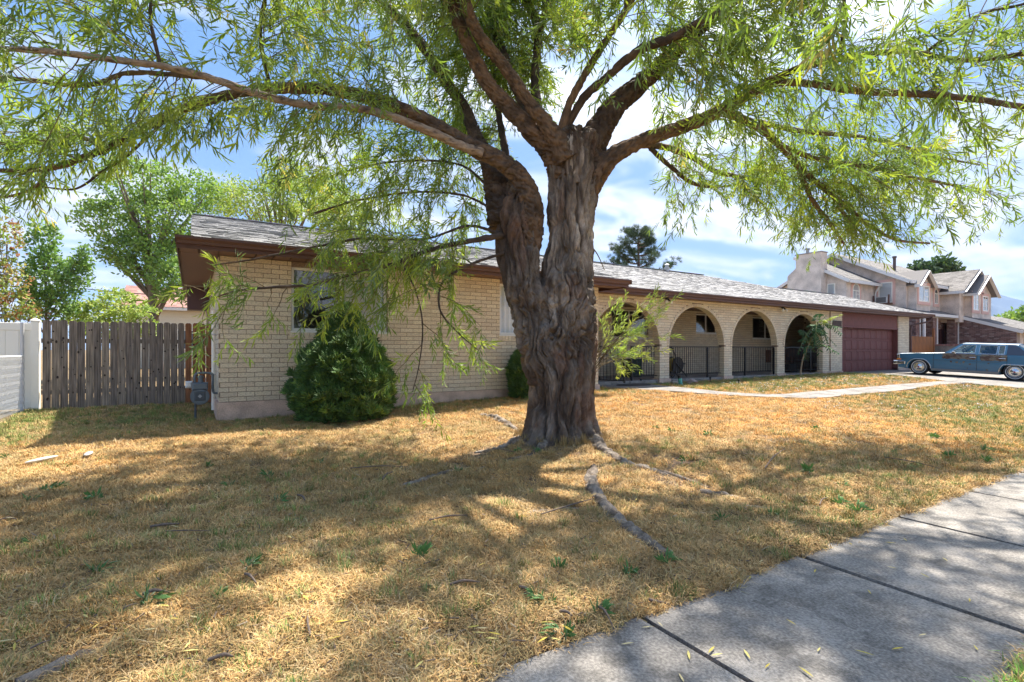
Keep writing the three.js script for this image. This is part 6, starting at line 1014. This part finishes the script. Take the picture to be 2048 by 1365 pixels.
// blobs in picture pixels: [x, y, depth, half width, half height]; the trunk stands on the ground below
function farTree(name, label, base, trunkR, blobs, n, leaf, cols, seed, group, trans = 0.4) {
  const r = rng(seed), t = thing(name, label, 'tree', base, group), m = leafMat([1, 1, 1], trans), top = blobs.reduce((a, b) => P(b[0], b[1], b[2]).y > a.y ? P(b[0], b[1], b[2]) : a, V(0, -9, 0)), wood = [];
  const mid = base.clone().lerp(V(top.x, top.y, top.z), 0.45); wood.push(prep(loft([base.clone().setY(base.y - 0.1), mid, top], [trunkR, trunkR * 0.6, trunkR * 0.15], 8, 0.3)));
  const gs = [clump(seed + 1, 7, leaf[0], leaf[1], leaf[2]), clump(seed + 2, 7, leaf[0], leaf[1], leaf[2])], ms = [[], []], cs = [[], []];
  const tot = blobs.reduce((s, b) => s + b[3] * b[4], 0);
  for (const [x, y, d, rx, ry] of blobs) {
    const c = P(x, y, d), RX = rx * d / 1024, RY = ry * d / 1024, RD = RX * 0.9, k = Math.round(n * rx * ry / tot);
    const nb = 3 + Math.floor(r() * 3); const ends = []; for (let i = 0; i < nb; i++) { const e = c.clone().add(V((r() - 0.5) * RX * 1.7, (r() - 0.3) * RY * 1.5, (r() - 0.5) * RD * 1.7)); ends.push(e); const s = base.clone().lerp(top, clamp((e.y - base.y) / (top.y - base.y) * 0.6, 0.2, 0.9)); wood.push(prep(loft([s, s.clone().lerp(e, 0.5).add(V(0, -0.1 * RY, 0)), e], [trunkR * 0.3, trunkR * 0.05], 5, 0.4, null, false))); }
    for (let i = 0; i < k; i++) {
      let q; do { q = V(r() * 2 - 1, r() * 2 - 1, r() * 2 - 1); } while (q.length() > 1); q.multiplyScalar(Math.pow(Math.max(0.05, q.length()), -0.35));
      const p = c.clone().add(V(q.x * RX, q.y * RY, q.z * RD)); const ff = clamp(2.4 / RX, 0.7, 4); if (fbm(p.x * ff + seed, p.y * ff, p.z * ff, 2) + 0.18 * (r() - 0.5) < 0.0 + 0.16 * (q.length() - 0.6)) continue;
      const v = r() < 0.5 ? 0 : 1; ms[v].push(M4(p.sub(base), qTo(V(r() - 0.5, r() - 0.2, r() - 0.5), r() * 6), 0.7 + 0.7 * r())); const cc = cols[Math.floor(r() * cols.length)], g = 0.75 + 0.5 * r(); cs[v].push(lin(cc[0] * g, cc[1] * g, cc[2] * g));
    }
  }
  part(t, 'trunk', merge(wood), mat([0.2, 0.15, 0.11], 0.95)); gs.forEach((g, i) => copies(t, 'crown', g, m, ms[i], cs[i])); return t;
}
const at0 = (px, d, y = 0.1) => { const p = P(px, 700, d); p.y = y; return p; };
const LG = [[0.21, 0.34, 0.05], [0.27, 0.40, 0.06], [0.17, 0.29, 0.05]], YG = [[0.32, 0.42, 0.065], [0.26, 0.38, 0.06], [0.36, 0.42, 0.08]], DG = [[0.05, 0.1, 0.03], [0.07, 0.13, 0.035], [0.04, 0.085, 0.03]];
farTree('shade_tree', 'tall bright green tree rising behind the picket fence', at0(315, 23), 0.28, [[290, 375, 23, 85, 48], [215, 440, 22.5, 60, 38], [345, 450, 23, 85, 60], [390, 385, 23.5, 50, 42], [300, 520, 22.5, 60, 45], [350, 560, 22, 48, 45], [240, 500, 22.5, 45, 30]], 5200, [0.15, 0.07, 0.32], LG, 501, 'trees behind the house');
farTree('shade_tree', 'loose yellowish green tree standing behind the left end of the roof', at0(560, 26), 0.25, [[520, 410, 26, 85, 50], [620, 395, 26, 75, 50], [455, 395, 26.5, 45, 40], [680, 430, 26, 60, 45], [560, 350, 26.5, 50, 30]], 3600, [0.16, 0.06, 0.36], YG, 502, 'trees behind the house');
farTree('young_tree', 'slender young green tree above the white vinyl fence', at0(95, 17), 0.06, [[88, 490, 17, 26, 46], [98, 555, 17, 42, 48], [150, 560, 17, 26, 34], [112, 610, 17, 42, 30], [165, 520, 17, 14, 24], [60, 600, 17, 24, 30]], 2000, [0.11, 0.055, 0.22], [[0.17, 0.31, 0.05], [0.23, 0.37, 0.06], [0.13, 0.24, 0.045]], 503);
farTree('rowan_shrub', 'reddish green shrub leaning over the vinyl fence at the boundary', at0(8, 15.5), 0.05, [[12, 480, 15.5, 26, 46], [18, 560, 15.5, 34, 42], [22, 615, 15.4, 52, 26], [58, 628, 15.3, 20, 16], [-40, 560, 15.5, 50, 70]], 1500, [0.09, 0.045, 0.2], [[0.28, 0.34, 0.06], [0.36, 0.16, 0.05], [0.22, 0.3, 0.05], [0.36, 0.3, 0.06], [0.24, 0.32, 0.055]], 504);
farTree('leafy_bush', 'lime green bush showing above the picket fence boards', at0(235, 18), 0.06, [[190, 625, 18, 45, 24], [235, 612, 18, 50, 32], [285, 630, 18, 28, 20], [150, 640, 18, 30, 16], [228, 660, 18, 90, 20]], 1700, [0.1, 0.06, 0.2], YG, 505);
farTree('distant_tree', 'tree crown behind the gabled stucco house, left one', at0(1838, 60), 0.3, [[1830, 545, 60, 18, 12], [1848, 540, 60, 18, 14], [1840, 560, 60, 24, 14]], 700, [0.5, 0.25, 0.8], DG, 506, 'trees behind the stucco house', 0.2);
farTree('distant_tree', 'taller tree crown behind the gabled stucco house, right one', at0(1890, 62), 0.3, [[1885, 538, 62, 20, 16], [1898, 550, 62, 24, 16], [1875, 555, 62, 18, 14]], 800, [0.5, 0.25, 0.8], [[0.08, 0.14, 0.035], [0.06, 0.11, 0.03]], 507, 'trees behind the stucco house', 0.2);
farTree('distant_tree', 'green tree row beyond the stucco house garage roof', at0(2040, 75), 0.4, [[2008, 641, 75, 18, 8], [2036, 634, 76, 20, 11], [2080, 628, 75, 34, 16], [2120, 634, 75, 40, 16]], 1100, [0.5, 0.25, 0.9], LG, 508, 'trees behind the stucco house', 0.3);
{ // pine behind the ridge: whorls of needle tufts
  const base = at0(1276, 38, 0.1), D = 38, r = rng(510), t = thing('pine_tree', 'dark pine rising behind the roof ridge', 'tree', base), tuft = (() => { const q = rng(3), l = []; for (let i = 0; i < 26; i++) { const a = q() * 6.28, o = 0.25 + 0.9 * q(); l.push(blade(0.2 + 0.1 * q(), 0.016, 0.1).applyQuaternion(qTo(V(Math.cos(a) * Math.sin(o), Math.cos(o), Math.sin(a) * Math.sin(o)), q() * 6)).translate(0, 0.12 * q(), 0)); } return mergeGeometries(l); })(), ms = [], cs = [], wood = [];
  const topY = P(1276, 462, D).y; wood.push(prep(loft([base, V(base.x + 0.1, topY * 0.6, base.z), V(base.x, topY - 0.1, base.z)], [0.25, 0.15, 0.03], 8, 0.4)));
  for (let y = topY * 0.35; y < topY - 0.15; y += 0.3) { const k = (topY - y), L0 = Math.min(2.35, 0.35 + 0.85 * Math.pow(k, 0.75)), nb = 4; for (let i = 0; i < nb; i++) { const a = r() * 6.28, L = L0 * (0.6 + 0.6 * r()), s = V(base.x, y, base.z), e = s.clone().add(V(Math.cos(a) * L, 0.25 * L + 0.15, Math.sin(a) * L)), c = new THREE.CatmullRomCurve3([s, s.clone().lerp(e, 0.55).add(V(0, -0.12 * L, 0)), e]); wood.push(prep(loft(c.points, [0.05, 0.012], 5, 0.25, null, false))); for (let j = 0; j < 20; j++) { const u = 0.25 + 0.75 * Math.sqrt(r()), p = c.getPoint(u); p.add(V((r() - 0.5) * 0.55 * u, (r() - 0.35) * 0.4, (r() - 0.5) * 0.55 * u)); ms.push(M4(p.sub(base), qTo(V(Math.cos(a) * 0.8 + (r() - 0.5), 0.75, Math.sin(a) * 0.8 + (r() - 0.5)), r() * 6), 0.8 + 0.5 * r())); const g = 0.7 + 0.6 * r(); cs.push(lin(0.075 * g, 0.115 * g, 0.05 * g)); } } }
  part(t, 'trunk', merge(wood), mat([0.13, 0.085, 0.06], 0.95)); copies(t, 'crown', tuft, leafMat([1, 1, 1], 0.15), ms, cs);
}
single('utility_cable', pathTube([P(-60, 548, 26), P(120, 572, 25), P(230, 584, 24.5), P(345, 592, 24), P(420, 594, 23.5)], 0.02, 5, 0.6), mat([0.03, 0.03, 0.035], 0.6), 'thin dark overhead cable crossing the sky above the picket fence', 'cable');
{ // mountains
  const pos = [], idx = [], D = 6500, nx = 90, nz = 22, x0 = 1700, x1 = 2700, prof = [[1700, 560], [1850, 556], [1960, 570], [1990, 583], [2048, 599], [2110, 622], [2180, 605], [2300, 580], [2450, 560], [2700, 590]];
  for (let j = 0; j <= nz; j++) for (let i = 0; i <= nx; i++) { const px = lerp(x0, x1, i / nx), v = j / nz, d = D - 2600 * v, top = along(prof, px), p = P(px, 700, d); const h = (700 - top) / 1024 * D; p.y = -20 + h * Math.pow(1 - v, 1.15) * (1 + 0.55 * v * (1 - v) * 4 * fbm(px * 0.02, v * 3, 2, 4)) + 40 * fbm(px * 0.05, v * 7, 5, 3) * (v > 0 ? 1 : 0.35); pos.push(p.x, p.y, p.z); }
  for (let j = 0; j < nz; j++) for (let i = 0; i < nx; i++) { const a = j * (nx + 1) + i; idx.push(a, a + nx + 1, a + 1, a + 1, a + nx + 1, a + nx + 2); }
  const g = new THREE.BufferGeometry(); g.setAttribute('position', new THREE.Float32BufferAttribute(pos, 3)); g.setIndex(idx); g.computeVertexNormals(); struct('mountain', g, mat([0.06, 0.08, 0.085], 1));
}

scene.fog = new THREE.FogExp2(0x9dbdf0, 0.00007);

// ================================================================ grass, weeds, litter
const pathPoly = (() => { const a = new THREE.CatmullRomCurve3(pathUp, false, 'centripetal').getPoints(40), b = new THREE.CatmullRomCurve3(pathLow, false, 'centripetal').getPoints(40); return [...a, ...b.reverse()].map(p => [p.x, p.z]); })();
const inPoly = (pl, x, z) => { let c = false; for (let i = 0, j = pl.length - 1; i < pl.length; j = i++) if ((pl[i][1] > z) !== (pl[j][1] > z) && x < (pl[j][0] - pl[i][0]) * (z - pl[i][1]) / (pl[j][1] - pl[i][1]) + pl[i][0]) c = !c; return c; };
const driveX = z => along([[-12.2, 25.3], [-11.6, 25.3], [-9.8, 24.9], [-8.3, 23.9], [-6.6, 22.9], [-5, 22.4], [-3, 22], [0, 21.6]], z);
function nearRoot(x, z) { let m = 9; for (const L of rootLines) for (let i = 1; i < L.length; i++) { const a = L[i - 1], b = L[i], dx = b.x - a.x, dz = b.z - a.z, t = clamp(((x - a.x) * dx + (z - a.z) * dz) / (dx * dx + dz * dz)); m = Math.min(m, Math.hypot(x - a.x - dx * t, z - a.z - dz * t)); } return m; }
function lawnAt(x, z) {
  if (nearRoot(x, z) < 0.085) return false;
  if (z > -1.955 && z < -0.72) return false;
  if (x > 0.36 && x < 9.68 && z < -10.8) return false; if (x >= 9.6 && z < -11.86) return false; if (z < -13.8) return false;
  if (x > driveX(z) - 0.02) return false; if (x < -2.8) return false;
  if (x > 9.5 && inPoly(pathPoly, x, z)) return false;
  if (Math.hypot(x - TREE.x, z - TREE.z) < 0.5) return false;
  return true;
}
function tuft(seed, n, L, w, spread, flat) {
  const r = rng(seed), pos = [];
  for (let i = 0; i < n; i++) {
    const a = r() * 6.283, lean = flat ? 0.9 + 0.62 * r() : 0.3 + 0.9 * r(), l = L * (0.5 + 0.75 * r()), b0 = V((r() - 0.5) * spread, 0, (r() - 0.5) * spread), d = V(Math.cos(a), 0, Math.sin(a)), s = V(-Math.sin(a + (r() - 0.5)), 0, Math.cos(a + (r() - 0.5))).multiplyScalar(w / 2 * (0.7 + 0.6 * r()));
    const m = b0.clone().addScaledVector(d, Math.sin(lean * 0.75) * l * 0.5).add(V(0, Math.cos(lean * 0.75) * l * 0.5 + (flat ? 0.008 * r() : 0), 0)), t = m.clone().addScaledVector(d, Math.sin(Math.min(1.7, lean * 1.35)) * l * 0.5).add(V(0, Math.max(-0.008, Math.cos(Math.min(1.75, lean * 1.35)) * l * 0.5), 0));
    const q = (...v) => v.forEach(p => pos.push(p.x, p.y, p.z)), A = b0.clone().sub(s), B = b0.clone().add(s), Cc = m.clone().sub(s), Dd = m.clone().add(s);
    q(A, B, Dd); q(A, Dd, Cc); q(Cc, Dd, t);
  }
  const g = new THREE.BufferGeometry(); g.setAttribute('position', new THREE.Float32BufferAttribute(pos, 3)); g.computeVertexNormals();
  const c = new Float32Array(pos.length); for (let i = 0; i < n; i++) { const k = 0.7 + 0.6 * r(), w2 = (r() - 0.5) * 0.16; for (let v = 0; v < 9; v++) c.set([k * (1 + w2), k, k * (1 - w2)], (i * 9 + v) * 3); }
  g.setAttribute('color', new THREE.BufferAttribute(c, 3)); return g;
}
{
  const r = rng(1234), kinds = [tuft(1, 26, 0.06, 0.0036, 0.085), tuft(2, 28, 0.048, 0.0036, 0.095), tuft(3, 32, 0.08, 0.0032, 0.12, true), tuft(4, 36, 0.05, 0.003, 0.12, true), tuft(5, 22, 0.07, 0.004, 0.06)];
  const ms = kinds.map(() => []), cs = kinds.map(() => []);
  const put = (x, z, sc, forceGreen) => {
    const g = forceGreen ?? lawnGreen(x, z), b = bare(x, z); if (r() < b * 0.85) return; const cl = fbm(x * 4.5 + 3, z * 4.5, 6.6, 3); if (cl < 0.04 && r() < 0.72) return;
    const p = V(x, ground(x, z) - 0.006, z), n = fbm(x * 0.7 + 50, z * 0.7, 1, 3), isG = r() < g * 0.5;
    let c; if (isG) c = r() < 0.7 ? mixc(C.olive, C.green, r()) : mixc(C.green, [0.16, 0.23, 0.05], r()); else { const q = r(); c = q < 0.5 ? mixc(C.straw, C.orange, clamp(0.05 + n + 0.85 * ss(4, 9, x + 0.35 * (-6 - z)))) : q < 0.7 ? mixc(C.straw, C.pale, 0.7 * r()) : mixc(C.straw, C.olive, 0.3 + 0.6 * r()); }
    const v = isG ? (r() < 0.5 ? 0 : r() < 0.6 ? 4 : 1) : (r() < 0.66 ? (r() < 0.6 ? 2 : 3) : (r() < 0.6 ? 1 : 0)), k = (0.8 + 0.45 * r()) * (1 + 0.55 * cl + 0.4 * fbm(x * 1.1, z * 1.1, 2.9, 2));
    sc *= 1 + 0.7 * Math.max(0, cl); ms[v].push(M4(p, new THREE.Quaternion().setFromEuler(new THREE.Euler((r() - 0.5) * 0.3, r() * 6.283, (r() - 0.5) * 0.3)), V(sc, sc * (0.55 + 0.65 * r()), sc))); cs[v].push(lin(c[0] * k, c[1] * k, c[2] * k));
  };
  // thick near the lens, thinner and broader with distance
  let made = 0;
  for (let i = 0; i < 900000 && made < 150000; i++) {
    const u = (r() * 2 - 1) * 1.12, d = 2.0 * Math.pow(13.5, r()), x = FWD.x * d + RIGHT.x * u * d, z = FWD.z * d + RIGHT.z * u * d;
    if (!lawnAt(x, z)) continue; const keep = d < 2.6 ? 0.55 : 1; if (r() > keep) continue;
    put(x, z, 0.85 + 0.03 * Math.max(0, d - 3) + 0.3 * r()); made++;
  }
  // clumps hanging over the pavement edge
  for (let i = 0; i < 2600; i++) { const x = 0.6 + r() * 11, z = -1.955 + (r() - 0.75) * 0.09 + 0.05 * fbm(x * 1.7, 2, 3, 3); put(x, z, 0.9 + 0.4 * r()); }
  // parkway strip on the near side of the pavement
  for (let i = 0; i < 5200; i++) { const x = 0.5 + r() * 8, z = -0.72 + r() * 0.66 + 0.1 * fbm(x * 1.6, 3, 1, 3); if (z < -0.8) continue; const q = r(), v = q < 0.5 ? 4 : q < 0.8 ? 0 : 2, kk = 0.8 + 0.5 * r(), cc = r() < 0.62 ? mixc([0.14, 0.32, 0.04], [0.26, 0.40, 0.06], r()) : mixc(C.straw, C.pale, r()); ms[v].push(M4(V(x, Math.max(-0.01, ground(x, z)), z), qY(r() * 6.28), V(1.2, 0.8 + 0.6 * r(), 1.2))); cs[v].push(lin(cc[0] * kk, cc[1] * kk, cc[2] * kk)); }
  // taller tufts against the trunk
  for (let i = 0; i < 120; i++) { const a = r() * 6.283, d = 0.5 + 0.16 * r(), x = TREE.x + Math.cos(a) * d, z = TREE.z + Math.sin(a) * d; ms[4].push(M4(V(x, ground(x, z) - 0.01, z), qY(r() * 6.28), V(1, 1.2 + 1.4 * r(), 1))); cs[4].push(lin(...mixc(C.straw, C.olive, r() * 0.7))); }
  const m = new THREE.MeshStandardMaterial({ vertexColors: true, roughness: 0.85, side: THREE.DoubleSide });
  kinds.forEach((g, i) => { const o = copies(null, 'grass', g, m, ms[i], cs[i]); tag(o, ['straw and olive blades of short standing grass', 'short standing dry grass blades', 'flattened dry straw coloured grass', 'thin matted dry thatch', 'taller grass tufts in the lawn'][i], 'grass'); });
  console.log('tufts', ms.map(a => a.length).join());
}
const nearWhat = (x, z) => { // the closest thing one can find from there
  const t = Math.hypot(x - TREE.x, z - TREE.z), opts = [[t - 0.6, 'near the willow trunk'], [nearRoot(x, z) * 1.2, 'beside a bare willow root'], [(-1.95 - z) * 1.1, 'close to the sidewalk edge'], [(z + 10.8) * (x > 0 && x < 9.6 ? 1 : 3), 'toward the brick wing wall'], [Math.hypot(x + 2, z + 11) * 0.8, 'toward the picket fence'], [x > 10 ? Math.abs(z + 7) : 9, 'toward the concrete path']];
  return opts.sort((a, b) => a[0] - b[0])[0][1]; };
{ // weeds, one rosette each
  const spots = [[418, 937], [457, 976], [534, 959], [99, 986], [120, 978], [186, 1003], [62, 1007], [499, 1143], [58, 1092], [439, 1199], [1072, 1208], [1090, 1215], [1260, 1152], [1118, 1140], [1072, 908], [1036, 906], [916, 946], [1200, 1232], [1368, 926], [1310, 860], [1344, 868], [1441, 1046], [1546, 1035], [1681, 1011], [1718, 1028], [1416, 874], [1973, 904], [1973, 926], [1866, 878], [1630, 861], [1788, 908], [1900, 917], [1617, 949], [1686, 975], [10, 920], [840, 1120], [300, 1215], [1335, 1130], [200, 1150], [560, 1010], [640, 930], [1120, 1290]];
  const r = rng(71), m = leafMat([0.085, 0.19, 0.04], 0.3), gs = [1, 2, 3, 4].map(s => { const q = rng(s * 9), l = []; for (let i = 0; i < 26; i++) { const a = q() * 6.28, e = 0.25 + 0.9 * q(), d = V(Math.cos(a) * Math.cos(e), Math.sin(e), Math.sin(a) * Math.cos(e)), L = 0.035 + 0.045 * q(), h = 0.055 * q(); l.push(blade(L, 0.013 + 0.008 * q(), 0.5).applyQuaternion(qTo(d, (q() - 0.5) * 1.2)).translate(d.x * 0.03, h, d.z * 0.03)); } return mergeGeometries(l); });
  for (const [px, py] of spots) { const g = G(px, py); const o = shade(new THREE.Mesh(gs[Math.floor(r() * 4)], m)); o.name = numbered('weed'); const s = 0.7 + 0.5 * r(); o.position.set(g.x, ground(g.x, g.z) + 0.002, g.z); o.scale.set(s, s, s); o.rotation.y = r() * 6; scene.add(o); tag(o, 'small green broadleaf weed in the dry lawn ' + nearWhat(g.x, g.z), 'weed', 'weeds scattered over the lawn'); }
}
{ // fallen willow leaves
  const r = rng(72), lf = [1, 2, 3].map(s => { const q = rng(s), g = blade(0.068, 0.01, 0.25 * (q() - 0.3)); g.rotateX(-Math.PI / 2 + 0.08).translate(0, 0.004, 0.05); return g; }), cols = [[0.55, 0.42, 0.06], [0.62, 0.52, 0.16], [0.42, 0.35, 0.07], [0.6, 0.5, 0.25]].map(c => leafMat(c, 0.2));
  const walk = [[1318, 1247], [1300, 1255], [1262, 1288], [1377, 1307], [1420, 1305], [1440, 1310], [1491, 1305], [1533, 1335], [1605, 1340], [1640, 1298], [1740, 1310], [1955, 1300], [1850, 1270], [1578, 1243], [1741, 1187], [1700, 1087], [1776, 1086], [1940, 1200], [1888, 1118], [1813, 1082], [1780, 1135], [1790, 1300], [1366, 1362], [1630, 1145], [1845, 1150], [1380, 1196], [1500, 1158], [1525, 1130], [1640, 1098], [1475, 1175]];
  const lawnL = []; for (let i = 0; i < 90; i++) { const x = r() * 1500, y = 930 + 430 * Math.pow(r(), 0.8); if (y < 1100 || x < 1200) lawnL.push([x, y]); }
  walk.forEach(([px, py]) => { const q = ray(px, py), p = EYE.clone().addScaledVector(q, -1.404 / q.y), on = p.z > -1.94 && p.z < -0.73, o = shade(new THREE.Mesh(lf[Math.floor(r() * 3)], cols[Math.floor(r() * 4)])); o.name = numbered('fallen_leaf'); o.position.copy(p).setY(on ? 0.005 : ground(p.x, p.z) + 0.03); o.rotation.y = r() * 6.28; o.scale.setScalar(0.75 + 0.5 * r()); scene.add(o); tag(o, on ? 'narrow yellow fallen leaf lying on the concrete sidewalk slabs' : 'narrow yellow fallen leaf at the grassy edge of the sidewalk', 'leaf', 'yellow leaves on the sidewalk'); });
  lawnL.forEach(([px, py]) => { const p = G(px, py); if (!lawnAt(p.x, p.z)) return; const o = shade(new THREE.Mesh(lf[Math.floor(r() * 3)], cols[Math.floor(r() * 4)])); o.name = numbered('fallen_leaf'); o.position.set(p.x, ground(p.x, p.z) + 0.035 + 0.02 * r(), p.z); o.rotation.set((r() - 0.5) * 0.5, r() * 6.28, (r() - 0.5) * 0.5); o.scale.setScalar(0.75 + 0.5 * r()); scene.add(o); tag(o, 'narrow yellow fallen leaf in the dry grass ' + nearWhat(p.x, p.z), 'leaf', 'yellow leaves in the grass'); });
}
{ // sticks
  const r = rng(73), m = mat([0.17, 0.125, 0.095], 0.95, { map: rep(grainTex, 6) }), list = [[300, 1066, 358, 1060], [245, 1237, 275, 1224], [285, 1205, 340, 1202], [0, 1052, 32, 1050], [858, 1052, 935, 1042], [700, 945, 815, 942], [765, 968, 788, 952], [490, 1163, 512, 1182], [60, 1318, 100, 1300], [415, 1342, 465, 1334], [1040, 1190, 1058, 1198], [1120, 1240, 1145, 1250], [1195, 1230, 1228, 1276], [975, 905, 1030, 912], [595, 1000, 610, 1012], [1300, 1228, 1338, 1224], [1082, 1040, 1186, 1008], [1530, 945, 1570, 905], [1640, 1020, 1655, 1005], [1770, 922, 1880, 945], [330, 1075, 420, 1074], [620, 1290, 615, 1250], [900, 1185, 960, 1180]];
  list.forEach(([x0, y0, x1, y1]) => { const a = G(x0, y0), b = G(x1, y1), c = a.clone().lerp(b, 0.5); for (const p of [a, b, c]) p.y = ground(p.x, p.z) + 0.045; c.x += (r() - 0.5) * 0.04; c.z += (r() - 0.5) * 0.05; c.y += 0.012; const k = 0.0035 + 0.0055 * r(); single('twig_stick', prep(loft([a, c, b], [k, k * 1.1, k * 0.5], 7, 0.02, p => k * 0.5 * fbm(p.x * 40, p.y * 40, p.z * 40, 2))), m, 'dry brown fallen stick in the grass ' + nearWhat(c.x, c.z), 'stick', 'sticks fallen on the lawn'); });
  { // bark crumbs and broken twig ends trodden into the thatch
    const q = rng(76), g = new THREE.BoxGeometry(0.05, 0.005, 0.007), ms = [], cs = []; for (let i = 0; i < 6000 && ms.length < 2200; i++) { const u = (q() * 2 - 1) * 1.1, d = 2.2 * Math.pow(4.2, q()), x = FWD.x * d + RIGHT.x * u * d, z = FWD.z * d + RIGHT.z * u * d; if (!lawnAt(x, z) || q() > Math.exp(-Math.hypot(x - TREE.x, z - TREE.z) / 4.5)) continue; ms.push(M4(V(x, ground(x, z) + 0.018 + 0.028 * q(), z), new THREE.Quaternion().setFromEuler(new THREE.Euler((q() - 0.5) * 0.6, q() * 6.28, (q() - 0.5) * 0.6)), V(0.3 + 1.2 * q() * q(), 0.5 + 0.6 * q(), 0.4 + 0.7 * q()))); const t = q(); cs.push(t < 0.6 ? lin(0.12, 0.085, 0.06) : t < 0.9 ? lin(0.24, 0.18, 0.12) : lin(0.38, 0.3, 0.2)); }
    tag(copies(null, 'bark_litter', g, mat([1, 1, 1], 0.95), ms, cs), 'small bark crumbs and twig bits strewn in the lawn under the willow', 'litter'); }
  const chip = mat([0.5, 0.45, 0.38], 0.8, { map: rep(grainTex, 5) }); [[82, 928, 0.16, 'pale flat scrap lying on the lawn nearer the lawn edge'], [176, 916, 0.13, 'pale flat scrap on the lawn nearer the picket fence']].forEach(([px, py, L, l], i) => { const g = G(px, py); single('bark_scrap', prep(new THREE.SphereGeometry(1, 20, 8).scale(L, 0.022, L * 0.32).rotateY(0.5 + i).rotateZ(0.1).translate(g.x, ground(g.x, g.z) + 0.05, g.z)), chip, l, 'scrap', 'pale scraps on the lawn'); });
  const fl = new THREE.IcosahedronGeometry(0.0085, 1), ms = [], q = rng(75); for (let i = 0; i < 900; i++) { const x = 11 + q() * 12, z = -10.5 + q() * 6.5; if (!lawnAt(x, z) || fbm(x * 0.8, z * 0.8, 9, 2) < 0.06) continue; ms.push(M4(V(x, ground(x, z) + 0.06 + 0.02 * q(), z), qY(0), 0.8 + 0.9 * q())); } tag(copies(null, 'clover_flowers', fl, mat([0.75, 0.74, 0.7], 0.8), ms), 'small white clover flowers in the greener grass by the path', 'flowers');
}

renderer.render(scene, camera);
